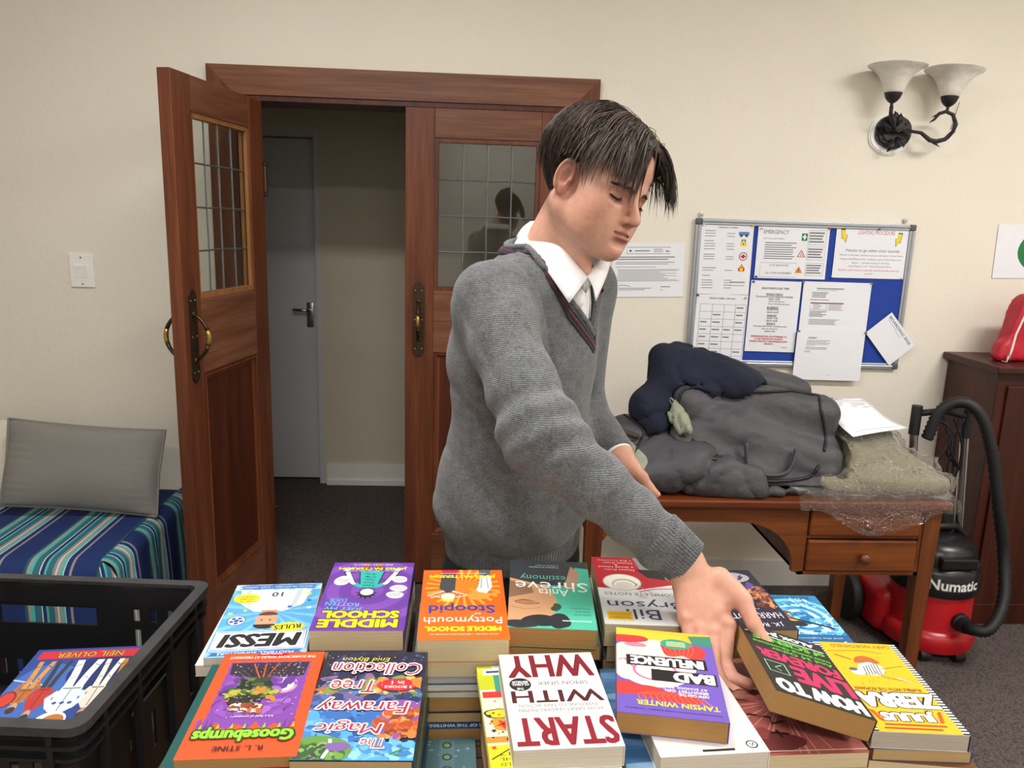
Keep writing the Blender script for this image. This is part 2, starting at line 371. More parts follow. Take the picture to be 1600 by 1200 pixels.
def door_leaf(name, M, W=.65, H=2.012, T=.043, flip=1, hinge_side=True):
    """local x from hinge (0) to free edge (W), y: 0 = face seen, +T behind, z up"""
    root = bpy.data.objects.new(name, None); COL.objects.link(root); root.matrix_world = M; ROOT[root.name] = M; root['kind'] = 'structure'
    gx0, gx1, gz0, gz1 = .115, .535, 1.30, 1.90
    px0, px1, pz0, pz1 = .115, .535, .24, 1.045
    z0 = .012
    def part(nm, lo, hi, mt, bev=.002): m = MB(); m.box(lo, hi, bev); return m.build(nm, mt, root)
    part('stile', (0, 0, z0), (gx0, T, H), 'door_wood'); part('stile', (gx1, 0, z0), (W, T, H), 'door_wood')
    part('top_rail', (gx0, .0008, gz1), (gx1, T-.0008, H), 'door_wood_x'); part('middle_rail', (gx0, .0008, pz1), (gx1, T-.0008, gz0), 'door_wood_x')
    part('bottom_rail', (gx0, .0008, z0), (gx1, T-.0008, pz0), 'door_wood_x')
    part('panel', (gx0, .014, pz0), (gx1, T-.014, pz1), 'panel_wood', 0)
    # moulding round the panel, both faces
    mo = MB()
    for ya, yb in ((.001, .0135), (T-.0135, T-.001)):
        s = .028
        fr = [(px0, pz0), (px1, pz0), (px1, pz1), (px0, pz1)]; inn = [(px0+s, pz0+s), (px1-s, pz0+s), (px1-s, pz1-s), (px0+s, pz1-s)]
        y_out, y_in = (ya, yb) if ya < T/2 else (yb, ya)
        vs = [(a, y_out, c) for a, c in fr]+[(a, y_in, c) for a, c in inn]
        mo.add(vs, [(k, (k+1) % 4, 4+(k+1) % 4, 4+k) for k in range(4)])
        mid = [((a*2+c)/3, (b_*2+d_)/3) for (a, b_), (c, d_) in zip(fr, inn)]
        mo.tube([(*[mid[k % 4][0]], y_out+(.002 if y_out < T/2 else -.002), mid[k % 4][1]) for k in range(5)], .005, 6)
    mo.build('panel_moulding', 'door_wood', root)
    # glazing bead, lead came and 4 x 4 panes
    be = MB(); s = .016
    for y0_, y1_ in ((.006, .018), (T-.018, T-.006)):
        be.box((gx0, y0_, gz0), (gx0+s, y1_, gz1)); be.box((gx1-s, y0_, gz0), (gx1, y1_, gz1)); be.box((gx0+s, y0_, gz0), (gx1-s, y1_, gz0+s)); be.box((gx0+s, y0_, gz1-s), (gx1-s, y1_, gz1))
    be.build('glazing_bead', 'bead_wood' if hinge_side else 'door_wood', root)
    a0, a1, b0, b1 = gx0+s, gx1-s, gz0+s, gz1-s; cx = [a0+(a1-a0)*k/4 for k in range(5)]; cz = [b0+(b1-b0)*k/4 for k in range(5)]
    le = MB(); rg = random.Random(3)
    for k in range(1, 4):
        le.tube([(cx[k]+rg.uniform(-.002, .002), T/2, cz[j]) for j in range(5)], .0035, 6); le.tube([(cx[j], T/2, cz[k]+rg.uniform(-.002, .002)) for j in range(5)], .0035, 6)
        for j in range(1, 4): le.lathe([(.001, -.0045), (.005, -.002), (.005, .002), (.001, .0045)], n=8, M=Matrix.Translation((cx[k], T/2, cz[j])) @ Matrix.Rotation(PI/2, 4, 'X'))
    le.build('lead_came', 'lead', root)
    pane = None
    for i in range(4):
        for j in range(4):
            m = MB(); g = .001; tl = [rg.uniform(-.0006, .0006) for _ in range(3)]
            q = [(cx[i]+g, cz[j]+g, tl[0]), (cx[i+1]-g, cz[j]+g, tl[1]), (cx[i+1]-g, cz[j+1]-g, tl[2]), (cx[i]+g, cz[j+1]-g, tl[0]+tl[2]-tl[1])]
            m.add([(a, T/2-.001+t, c) for a, c, t in q]+[(a, T/2+.001+t, c) for a, c, t in q], [(0, 1, 2, 3), (7, 6, 5, 4)]+[(k, 4+k, 4+(k+1) % 4, (k+1) % 4) for k in range(4)])
            m.build('pane', 'pane_glass', root)
    # pull handles on both faces
    for sgn, yy in ((-1, 0), (1, T)):
        hx = .595; pl = MB()
        hw = .024
        out = [(hx-hw, 1.045), (hx-hw, 1.315), (hx-hw*.8, 1.322), (hx-hw*.55, 1.33), (hx, 1.338), (hx+hw*.55, 1.33), (hx+hw*.8, 1.322), (hx+hw, 1.315), (hx+hw, 1.045), (hx+hw*.8, 1.038), (hx+hw*.55, 1.03), (hx, 1.022), (hx-hw*.55, 1.03), (hx-hw*.8, 1.038)]
        pl.prism(out, yy, yy+sgn*.004, 'y'); po = pl.build('handle_plate', 'bronze', root)
        for zz in (1.06, 1.18, 1.30):
            for dx in (-.014, .014): sc = MB(); sc.lathe([(.0035, 0), (.003, .0015), (.0005, .0022)], n=8, M=Matrix.Translation((hx+dx, yy+sgn*.004, zz)) @ Matrix.Rotation(PI/2 if sgn < 0 else -PI/2, 4, 'X')); sc.build('screw', 'screw_metal', po)

        ba = MB(); pts = []; rr = []
        for k in range(13):
            t = k/12; a = PI*t
            pts.append((hx-.006*0, yy+sgn*(.004+.05*math.sin(a)**.7), 1.255-.155*t)); rr.append(.0055+.003*math.sin(a)**2)
        ba.mat('bronze'); ba.tube(pts[:5], rr[:5], 8); ba.tube(pts[8:], rr[8:], 8); ba.mat('brass'); ba.tube(pts[4:9], rr[4:9], 8)
        ba.mat('bronze')
        for zz in (1.255, 1.10): ba.lathe([(.011, 0), (.010, .004), (.007, .006)], n=12, M=Matrix.Translation((hx, yy+sgn*.004, zz)) @ Matrix.Rotation(PI/2 if sgn < 0 else -PI/2, 4, 'X'))
        ba.build('pull_handle', None, root, True)
    for zz in (1.72, .30):
        hg = MB(); hg.tube([(-.004, -.004 if hinge_side else T+.004, zz-.05), (-.004, -.004 if hinge_side else T+.004, zz+.05)], .009, 8)
        for z2 in (zz-.058, zz+.058): hg.lathe([(.004, -.008), (.010, -.003), (.010, .003), (.004, .008)], (-.004, -.004 if hinge_side else T+.004, z2), 10)
        hg.box((-.002, 0, zz-.05), (0, T*.9, zz+.05)); hg.build('hinge', 'bronze', root, True, auto=40)
    return root
# left leaf swung into the room, right leaf ajar
M1 = FM((-.83, 3.165, 0), (-.157, -.9876, 0))
M1 = Matrix(((-.157, -.9876, 0, -.83), (-.9876, .157, 0, 3.165), (0, 0, 1, 0), (0, 0, 0, 1)))   # y axis points away from the seen face
a22 = math.radians(22)
door_leaf('door_1', M1)
M2 = Matrix(((-math.cos(a22), -math.sin(a22)*-1, 0, .372), (-math.sin(a22), math.cos(a22), 0, 3.168), (0, 0, 1, 0), (0, 0, 0, 1)))
door_leaf('door_2', M2, hinge_side=False)

# ------------------------------------------------------------------ ceiling lamps
for k, (x, y, p_) in enumerate(LAMPS):
    t = thing('ceiling_lamp', ['long white ceiling lamp above the vacuum cleaner side of the room', 'long white ceiling lamp above the book table', 'long white ceiling lamp behind the photographer in the middle of the room', 'long white ceiling lamp behind the photographer near the right wall'][k], 'ceiling lamp', (x, y, CEIL), group='ceiling lamps')
    m = MB(); m.box((-.62, -.16, -.05), (.62, .16, 0), .01); m.build('housing', 'lamp_diffuser_frame', t)
    m = MB(); m.box((-.58, -.13, -.062), (.58, .13, -.05), .004); m.build('diffuser', 'lamp_diffuser', t)

# ------------------------------------------------------------------ light switch
c = AY(129, 423, WY)
t = thing('light_switch', 'white double light switch plate on the wall left of the door', 'light switch', (c[0], WY, c[2]))
m = MB(); m.box((-.047, -.008, -.066), (.047, 0, .066), .003); pl = m.build('switch_plate', 'white_plastic', t)
m = MB(); m.box((-.030, -.0095, -.026), (.030, -.008, .026), .0006); m.build('switch_frame', 'white_plastic', t)
for dx in (-.013, .013):
    m = MB(); m.prism([(-.0095, -.02), (-.015, .02), (-.0085, .02), (-.0085, -.02)], dx-.0105, dx+.0105, 'x'); m.build('rocker', 'white_plastic', t)
for zz in (-.053, .053): m = MB(); m.lathe([(.004, 0), (.003, .0015), (.0005, .002)], n=8, M=Matrix.Translation((0, -.008, zz)) @ Matrix.Rotation(PI/2, 4, 'X')); m.build('screw', 'screw_metal', t)

# ------------------------------------------------------------------ wall sconce
def alabaster():
    m, n, b = nt('alabaster'); v = _obj(n)
    wv = _noise(n, _map(n, v, (9, 9, 22)), 2.2, 5)
    n.links.new(_ramp(n, wv, [(.3, lin('#d8d2c6')), (.7, lin('#f0ece4'))]), b.inputs['Base Color'])
    b.inputs['Roughness'].default_value = .3; b.inputs['Subsurface Weight'].default_value = .15; b.inputs['Subsurface Radius'].default_value = (.02, .02, .02)
alabaster()
sc0 = AY(1392, 207, WY)
t = thing('wall_lamp', 'twin wall lamp with white glass bell shades and dark scrolled iron arm', 'wall lamp', (sc0[0], WY, sc0[2]))
def lobed(rx, rz, y0, y1, seed, lob=.05):
    pts = []; rg = random.Random(seed)
    for k in range(48):
        a = 2*PI*k/48; q = 1+lob*abs(math.sin(3*a))-.02; pts.append((rx*q*math.cos(a), rz*q*math.sin(a)))
    return pts
m = MB(); m.prism(lobed(.088, .082, 0, 0, 1, .03), -.008, 0, 'y'); m.prism(lobed(.083, .077, 0, 0, 1, .03), -.013, -.008, 'y'); o = m.build('back_plate', 'white_plastic', t); o.location = (-.006, 0, -.008)
m = MB(); P0 = lobed(.075, .068, 0, 0, 2, .04)
m.prism(P0, -.022, -.013, 'y'); m.prism([(a*.85, b_*.85) for a, b_ in P0], -.028, -.022, 'y'); m.prism([(a*.62-.004, b_*.62) for a, b_ in P0], -.034, -.028, 'y')
for k in range(14):
    a = 2*PI*k/14+.2; m.tube([(.05*math.cos(a), -.026, .046*math.sin(a)), (.07*math.cos(a), -.024, .063*math.sin(a))], [.006, .003], 6)
m.build('iron_rosette', 'black_iron', t, True, auto=40)
# cast leaf cluster and stem under the first shade
m = MB()
for k, (dx, dz, ln, an) in enumerate(((-.022, .006, .062, 100), (-.008, .012, .058, 78), (-.03, -.01, .05, 130), (-.015, -.03, .055, 250), (.008, -.02, .05, 300), (-.02, .03, .045, 92))):
    a = math.radians(an); pts = [(dx+ln*q*math.cos(a), -.036-.03*math.sin(q*2.6), dz+ln*q*math.sin(a)) for q in (0, .25, .5, .75, 1)]
    m.tube(pts, [.004, .011, .013, .009, .002], 8, flat=.45)
m.tube([(-.012, -.04, .0), (-.035, -.075, .025), (-.062, -.10, .055), (-.066, -.105, .085)], [.012, .010, .008, .007], 8)
m.build('leaf_ornament', 'black_iron', t, True)
# scrolled arm
arm = []
for x, z, y in ((0, .0, -.045), (.045, .0, -.06), (.075, -.006, -.075), (.105, -.03, -.085), (.128, -.034, -.09), (.155, -.026, -.095), (.178, .0, -.10), (.182, .03, -.10), (.168, .055, -.10), (.142, .064, -.10), (.118, .056, -.10), (.103, .036, -.10), (.088, .026, -.10)):
    arm.append((x*1.12, y, z*1.15))
m = MB(); m.tube(arm, [.007, .006, .007, .009, .009, .0085, .008, .0075, .0075, .007, .007, .005, .0015], 8)
for (x, y, z), an, ln in (((.112, -.085, -.034), -28, .055), ((.19, -.10, -.012), 62, .05), ((.145, -.10, .07), 205, .05)):
    a = math.radians(an); m.tube([(x+ln*q*math.cos(a), y-.004, z+ln*q*math.sin(a)) for q in (-.4, 0, .5, 1)], [.003, .009, .008, .001], 8, flat=.5)
m.tube([(-.02, -.05, .01), (0, -.058, -.004), (.02, -.05, .008), (.03, -.056, -.006), (.045, -.06, 0)], .006, 8)
m.build('scroll_arm', 'black_iron', t, True)
for (sx, sy, sz, tx, ty) in ((-.066, -.105, .095, 0.0, .03), (.164, -.10, .09, -.03, .07)):
    Ms = Matrix.Translation((sx, sy, sz)) @ Matrix.Rotation(tx, 4, 'X') @ Matrix.Rotation(ty, 4, 'Y')
    m = MB(); m.lathe([(.005, -.018), (.006, 0), (.016, .006), (.026, .018), (.032, .034), (.033, .040), (.030, .040)], n=28, M=Ms)
    m.build('lamp_cup', 'black_iron', t, True, auto=50)
    m = MB(); pr = [(.028, .036), (.031, .041), (.034, .05), (.041, .072), (.050, .09), (.063, .108), (.078, .121), (.092, .128), (.094, .131), (.091, .1315), (.076, .124), (.061, .111), (.048, .092), (.039, .073), (.032, .052), (.027, .044)]
    m.lathe([(a_*1.16, b_*1.06) for a_, b_ in pr], n=40, M=Ms); m.build('glass_shade', 'alabaster', t, True)
m = MB(); m.tube([(.262, -.012, .125), (.255, -.005, .07), (.248, -.003, .02)], .0012, 5); m.tube([(.204, -.09, .03), (.23, -.03, .055), (.257, -.006, .08)], .0012, 5); m.build('pull_cord', 'black_iron', t)
# ================================================================== SCULPTING TOOLS (distance fields meshed with surface nets)
def surface_nets(f, lo, hi, res, chunk=400000):
    lo = np.array(lo, float); hi = np.array(hi, float); n = np.ceil((hi-lo)/res).astype(int)+1
    ax = [lo[i]+res*np.arange(n[i]) for i in range(3)]
    G = np.stack(np.meshgrid(*ax, indexing='ij'), -1).reshape(-1, 3)
    # coarse pass first, then only the cells near the surface
    cs = 4; cn = (n+cs-1)//cs; ca = [lo[i]+res*(cs*np.arange(cn[i])+(cs-1)/2) for i in range(3)]
    CV = f(np.stack(np.meshgrid(*ca, indexing='ij'), -1).reshape(-1, 3)).reshape(cn)
    V = CV.repeat(cs, 0).repeat(cs, 1).repeat(cs, 2)[:n[0], :n[1], :n[2]].ravel().copy()
    near = np.nonzero(np.abs(V) < res*cs*2.6)[0]
    for i in range(0, len(near), chunk): q_ = near[i:i+chunk]; V[q_] = f(G[q_])
    V = V.reshape(n); S = V < 0
    c = n-1
    idx = np.zeros(c, int)
    for dx in (0, 1):
        for dy in (0, 1):
            for dz in (0, 1): idx += S[dx:dx+c[0], dy:dy+c[1], dz:dz+c[2]]
    act = (idx > 0) & (idx < 8); ids = -np.ones(c, int); I, J, K = np.nonzero(act); ids[I, J, K] = np.arange(len(I))
    acc = np.zeros((len(I), 3)); cnt = np.zeros(len(I))
    cor = [(a, b, d) for a in (0, 1) for b in (0, 1) for d in (0, 1)]
    for a in cor:
        for k in range(3):
            if a[k] == 0:
                b = list(a); b[k] = 1
                va = V[I+a[0], J+a[1], K+a[2]]; vb = V[I+b[0], J+b[1], K+b[2]]
                m_ = (va < 0) != (vb < 0); t = np.where(m_, va/np.where(va == vb, 1, va-vb), 0)
                p = np.array(a, float)[None]+np.zeros((len(I), 3)); p[:, k] = t
                acc[m_] += p[m_]; cnt[m_] += 1
    P = lo+res*(np.stack([I, J, K], 1)+acc/np.maximum(cnt, 1)[:, None])
    F = []
    for k in range(3):
        u, v = (k+1) % 3, (k+2) % 3
        sl0 = [slice(None)]*3; sl1 = [slice(None)]*3
        sl0[k] = slice(0, -1); sl1[k] = slice(1, None)
        a = S[tuple(sl0)]; b = S[tuple(sl1)]
        E = np.stack(np.nonzero(a != b), 1)
        ok = (E[:, u] > 0) & (E[:, v] > 0) & (E[:, u] < c[u]) & (E[:, v] < c[v]); E = E[ok]
        fl = a[E[:, 0], E[:, 1], E[:, 2]]
        q = []
        for du, dv in ((-1, -1), (0, -1), (0, 0), (-1, 0)):
            e = E.copy(); e[:, u] += du; e[:, v] += dv; q.append(ids[e[:, 0], e[:, 1], e[:, 2]])
        Q = np.stack(q, 1); Q[~fl] = Q[~fl][:, ::-1]; F.append(Q)
    return P, np.concatenate(F)
def smooth_mesh(P, F, it=2, lam=.5):
    n = len(P)
    e = np.concatenate([F[:, [0, 1]], F[:, [1, 2]], F[:, [2, 3]], F[:, [3, 0]]]); e = np.concatenate([e, e[:, ::-1]])
    deg = np.bincount(e[:, 0], minlength=n)[:, None]
    for _ in range(it):
        a = np.stack([np.bincount(e[:, 0], P[e[:, 1], k], n) for k in range(3)], 1)/np.maximum(deg, 1)
        P = P+lam*(a-P)
    return P
def np_mesh(name, P, F, matn, parent=None, smooth=True, cols=None, world=False):
    if world and parent is not None:
        inv = np.array(wroot(parent).inverted()); P = P @ inv[:3, :3].T+inv[:3, 3]
    me = bpy.data.meshes.new(name); me.from_pydata(P.tolist(), [], F.tolist())
    if matn: me.materials.append(MATS[matn])
    if smooth: me.polygons.foreach_set('use_smooth', [True]*len(me.polygons))
    if cols is not None:
        at = me.color_attributes.new('tint', 'FLOAT_COLOR', 'POINT'); at.data.foreach_set('color', np.c_[cols, np.ones(len(P))].astype(np.float32).ravel())
    me.update(); o = bpy.data.objects.new(name, me); COL.objects.link(o)
    if parent is not None: o.parent = parent
    return o
def smin(a, b, k): h = np.clip(.5+.5*(b-a)/k, 0, 1); return b+(a-b)*h-k*h*(1-h)
def smax(a, b, k): return -smin(-a, -b, k)
def s_ell(P, c, r, R=None):
    q = P-np.asarray(c)
    if R is not None: q = q @ R          # columns of R are the local axes
    r = np.asarray(r, float); k0 = np.sqrt(((q/r)**2).sum(1)); k1 = np.sqrt(((q/(r*r))**2).sum(1))
    return k0*(k0-1)/np.maximum(k1, 1e-9)
def s_cone(P, a, b, ra, rb):
    a = np.asarray(a, float); b = np.asarray(b, float); ab = b-a; t = np.clip((P-a) @ ab/(ab @ ab), 0, 1)
    return np.sqrt((((P-a)-t[:, None]*ab)**2).sum(1))-(ra+(rb-ra)*t)
def s_box(P, c, h, r, R=None):
    q = P-np.asarray(c)
    if R is not None: q = q @ R
    q = np.abs(q)-(np.asarray(h)-r)
    return np.sqrt((np.maximum(q, 0)**2).sum(1))+np.minimum(q.max(1), 0)-r
def rotm(ax, deg):
    return np.array(Matrix.Rotation(math.radians(deg), 3, ax))
def vnoise(P, sc, seed=0, n=7):
    """smooth cheap noise: a sum of sines in random directions, about -1..1"""
    rg = np.random.default_rng(seed); o = 0
    for _ in range(n):
        d = rg.normal(size=3); d /= np.linalg.norm(d); d *= sc*rg.uniform(.6, 1.6)
        o = o+np.sin(P @ d+rg.uniform(0, 6.28))
    return o/n**.5*.8
def creases(P, sc, seed=0, n=5):
    """sharp valley folds, 0..1 ridge pattern"""
    a = vnoise(P, sc, seed, n); return 1-np.minimum(1, np.abs(a)*1.6)

# ================================================================== BED AND CUSHIONS
def stripes():
    m, n, b = nt('striped_cover'); tc = n.nodes.new('ShaderNodeTexCoord'); sp = n.nodes.new('ShaderNodeSeparateXYZ'); n.links.new(tc.outputs['UV'], sp.inputs[0])
    fr = n.nodes.new('ShaderNodeMath'); fr.operation = 'FRACT'; n.links.new(sp.outputs[0], fr.inputs[0])
    navy, teal, tan, white, aqua, grey, dteal = (lin(c) for c in ('#24366a', '#35707e', '#a59a8c', '#dcdcd6', '#57b3b5', '#948f96', '#2a5768'))
    seq = [(0, navy), (.17, dteal), (.20, teal), (.215, tan), (.25, aqua), (.30, teal), (.39, white), (.405, navy), (.455, aqua), (.485, teal), (.57, grey), (.61, white), (.63, tan), (.67, aqua), (.715, white), (.73, navy), (.80, grey), (.835, navy)]
    n.links.new(_ramp(n, fr.outputs[0], seq, 'CONSTANT'), b.inputs['Base Color']); b.inputs['Roughness'].default_value = .85; b.inputs['Specular IOR Level'].default_value = .2
    _bump(n, b, _noise(n, _obj(n), 500, 2), .2, .001)
stripes()
t = thing('day_bed', 'day bed with a blue and teal striped cover against the left wall', 'bed', (-1.16, 2.40, 0))
BX0, BX1, BY0, BY1, BT = -2.6, -1.16, 2.40, 3.17, .45
def bed_cover():
    """rounded slab with the cover falling to the floor; stripes follow x on top and front, y on the end"""
    bm = bmesh.new(); uv = bm.loops.layers.uv.new('UVMap'); R_ = .07; NS = 6; PER = .235
    # cross direction: y profile (front to back) : front hem -> rounded edge -> top -> back
    prof = [(0, .03, 0)]
    prof += [(0, z, 0) for z in (.15, .27)]
    prof += [(R_-R_*math.cos(a), BT-R_+R_*math.sin(a), 0) for a in [PI/2*k/NS for k in range(NS+1)]]
    D = BY1-BY0; prof += [(D*k, BT, 0) for k in (.3, .5, .7, .9)]+[(D, BT-.02, 0)]
    xs = list(np.linspace(BX0-BX1, -.05, 30)); rows = []
    for yv, zv, _ in prof:
        rows.append([bm.verts.new((x, yv+.004*math.sin(x*31+zv*9)*(zv < BT-.05), zv+.004*math.sin(x*7+yv*5)*(zv > BT-.03))) for x in xs])
    for i in range(len(rows)-1):
        for j in range(len(xs)-1):
            f = bm.faces.new((rows[i][j], rows[i][j+1], rows[i+1][j+1], rows[i+1][j])); f.smooth = True
            for l in f.loops: l[uv].uv = (l.vert.co.x/PER+.42, 0)
    # end panel: arcs over the right edge and falls to the floor
    ys = [R_*.35]+list(np.linspace(R_, D-.02, 22)); R2 = .05; ep = [(-.05, BT)]+[(-.05+R2*math.sin(a), BT-R2+R2*math.cos(a)) for a in [PI/2*k/5 for k in range(1, 6)]]+[(.004, .28), (.008, .15), (.006, .03)]
    er = [[bm.verts.new((x+.006*math.sin(y*46)*(z < .3), y, z+(.0006 if k else .0008))) for y in ys] for k, (x, z) in enumerate(ep)]
    for i in range(len(er)-1):
        for j in range(len(ys)-1):
            f = bm.faces.new((er[i][j+1], er[i][j], er[i+1][j], er[i+1][j+1])); f.smooth = True
            for l in f.loops: l[uv].uv = (l.vert.co.y/PER*.9+.13, 0)
    # rounded front corner closing the gap
    nc = 6; rc = .05; cols_ = []
    for k in range(nc+1):
        a = PI/2*k/nc; col = []
        for z in (.03, .15, .27, BT-R_, BT-.025, BT-.006):
            q = 1 if z < BT-.05 else (.55 if z < BT-.02 else .1)
            col.append(bm.verts.new((-.05+rc*math.sin(a)*q+.004*math.sin(a), R_*.35+ (-R_*.35+ .0)*math.cos(a) if z < BT-.05 else R_*.35+(-R_*.35)*math.cos(a)*q+ .0, z)))
        cols_.append(col)
    for k in range(nc):
        for j in range(5):
            f = bm.faces.new((cols_[k][j], cols_[k+1][j], cols_[k+1][j+1], cols_[k][j+1])); f.smooth = True
            for l in f.loops: l[uv].uv = ((l.vert.co.x+l.vert.co.y)/PER+.55, 0)
    me = bpy.data.meshes.new('bed_cover'); bm.to_mesh(me); bm.free(); me.materials.append(MATS['striped_cover'])
    o = bpy.data.objects.new('bed_cover', me); COL.objects.link(o); o.parent = t
bed_cover()
m = MB(); m.box((BX0-BX1+.02, .05, .02), (-.06, BY1-BY0-.02, BT-.03), .04); m.build('mattress_base', 'white_paint', t)
mat('grey_linen', '#86837f', .9, .10, 350, .3, bscale=500); mat('cream_linen', '#ddd6c8', .9, .05, 200)
def cushion(label, cx, y, z0, w, h, th, lean, tilt, mt, seed):
    M_ = Matrix.Translation((cx, y, z0)) @ Matrix.Rotation(math.radians(-lean), 4, 'X') @ Matrix.Rotation(math.radians(tilt), 4, 'Y')
    t = thing('cushion', label, 'cushion', mtx=M_)
    n1, n2 = 40, 24; vs = {}; V = []; F = []
    def prof(u, v):
        a = max(0, 1-abs(u)**3.2); b_ = max(0, 1-abs(v)**2.6); return (a*b_)**.55
    for sgn in (-1, 1):
        for i in range(n1+1):
            for j in range(n2+1):
                u = -1+2*i/n1; v = -1+2*j/n2
                px = w/2*u*(1-.05*(1-v*v)*(abs(u)**6)*0-.03*(1-abs(v))*abs(u)**4); pz = h/2+h/2*v*(1-.05*(1-abs(u)**2)*abs(v)**4)
                d = th/2*prof(u, v)
                puck = .006*math.sin(v*34+seed)*abs(u)**5*(1-abs(u))*14*(abs(v) < .97)
                V.append((px, sgn*(d+puck*(d > .004)), pz)); vs[sgn, i, j] = len(V)-1
    for i in range(n1):
        for j in range(n2):
            q = [vs[-1, i, j], vs[-1, i+1, j], vs[-1, i+1, j+1], vs[-1, i, j+1]]; F.append(q)
            q = [vs[1, i, j], vs[1, i, j+1], vs[1, i+1, j+1], vs[1, i+1, j]]; F.append(q)
    P = np.array(V); P[:, 1] += .006*vnoise(P, 22, seed)*(np.abs(P[:, 1]) > .01)
    np_mesh('cushion_cover', P, np.array(F), mt, t)
    ed = []
    for i in range(n1+1): ed.append(V[vs[-1, i, 0]])
    for j in range(n2+1): ed.append(V[vs[-1, n1, j]])
    for i in range(n1, -1, -1): ed.append(V[vs[-1, i, n2]])
    for j in range(n2, -1, -1): ed.append(V[vs[-1, 0, j]])
    m = MB(); m.tube([(a*1.004, 0, h/2+(c-h/2)*1.004) for a, b_, c in ed], .0045, 6); m.build('piping', mt, t, True)
cushion('grey linen cushion leaning on the wall on the striped bed', -1.462, 2.80, .475, .575, .325, .13, 14, 3.5, 'grey_linen', 1)
cushion('cream cushion peeping out behind the grey cushion on the bed', -1.99, 2.93, .47, .5, .30, .12, 14, -2, 'cream_linen', 2)

# ================================================================== NOTICE BOARD AND PAPERS
BL, BR, BTOP, BBOT = .906, 1.835, 1.625, 1.013
t = thing('notice_board', 'blue felt notice board with an aluminium frame hung on the wall', 'notice board', ((BL+BR)/2, WY, BBOT))
bw, bh = BR-BL, BTOP-BBOT
m = MB(); m.box((-bw/2+.015, -.012, .015), (bw/2-.015, -.003, bh-.015)); m.build('felt_panel', 'blue_felt', t)
fw = .026
for nm, lo, hi in (('frame_rail', (-bw/2+fw, -.02, bh-fw), (bw/2-fw, -.002, bh)), ('frame_rail', (-bw/2+fw, -.02, 0), (bw/2-fw, -.002, fw)), ('frame_rail', (-bw/2, -.02, fw), (-bw/2+fw, -.002, bh-fw)), ('frame_rail', (bw/2-fw, -.02, fw), (bw/2, -.002, bh-fw))):
    m = MB(); m.box(lo, hi, .003)
    horiz = (hi[0]-lo[0]) > (hi[2]-lo[2])
    if horiz: zc = (lo[2]+hi[2])/2; m.tube([(lo[0], -.0205, zc), (hi[0], -.0205, zc)], .0035, 6)
    else: xc = (lo[0]+hi[0])/2; m.tube([(xc, -.0205, lo[2]), (xc, -.0205, hi[2])], .0035, 6)
    m.build(nm, 'aluminium', t)
mat('dark_grey_plastic', '#54575c', .5)
for sx in (-1, 1):
    for z0_, z1_ in ((0, fw), (bh-fw, bh)):
        m = MB(); xa, xb = sorted((sx*bw/2, sx*(bw/2-fw))); m.box((xa, -.023, z0_), (xb, -.002, z1_), .005)
        m.lathe([(.005, 0), (.0045, .001), (.001, .001)], n=10, M=Matrix.Translation(((xa+xb)/2, -.023, (z0_+z1_)/2)) @ Matrix.Rotation(PI/2, 4, 'X')); m.build('frame_corner', 'dark_grey_plastic', t)
    m = MB(); xc = -bw/2+.022 if sx < 0 else bw/2-.045
    m.lathe([(.002, -.004), (.009, -.003), (.009, .003), (.002, .004)], n=16, M=Matrix.Translation((xc, -.006, bh+.016)) @ Matrix.Rotation(PI/2, 4, 'X')); m.box((xc-.006, -.005, bh-.004), (xc+.006, -.001, bh+.012)); m.build('hanging_eye', 'chrome', t, True, auto=40)

def sheet(name, label, corners, y, printer=None, size=None, cat='paper', curl=.004):
    """a paper on the wall: corners TL, TR, BR, BL in pixels give its place; it lies y in front of the wall"""
    P = [AY(px, py, WY-y) for px, py in corners]
    c = sum(P)/4; xd = (P[1]-P[0]+P[2]-P[3]); a = math.atan2(xd[2], xd[0])
    w_ = (np.linalg.norm(P[1]-P[0])+np.linalg.norm(P[2]-P[3]))/2; h_ = (np.linalg.norm(P[3]-P[0])+np.linalg.norm(P[2]-P[1]))/2
    M_ = Matrix.Translation((c[0], WY-y, c[2])) @ Matrix.Rotation(-a, 4, 'Y') @ Matrix.Rotation(PI/2, 4, 'X')
    t = thing(name, label, cat, mtx=M_)
    m = MB(); m.box((-w_/2, -h_/2, -.0004), (w_/2, h_/2, 0)); so = m.build('sheet', 'paper_white', t)
    if printer:
        pr = Print(w_, h_, .00004, .000015); printer(pr); pr.build('printed_text', t)
    return t
def lines(p, x0, x1, y0, y1, n, m='ink_grey', th=.35, seed=0, ragged=.3):
    rg = random.Random(seed+int(x0*100)+n)
    for k in range(n):
        y = y1-(y1-y0)*(k+.5)/n; hh = (y1-y0)/n*th/2; p.rect(x0, y-hh, x1-(x1-x0)*ragged*rg.random()*(rg.random() < .6), y+hh, m)
def box_outline(p, x0, y0, x1, y1, m='ink_grey', wd=.006):
    p.line([(x0, y0), (x1, y0), (x1, y1), (x0, y1), (x0, y0)], wd, m)
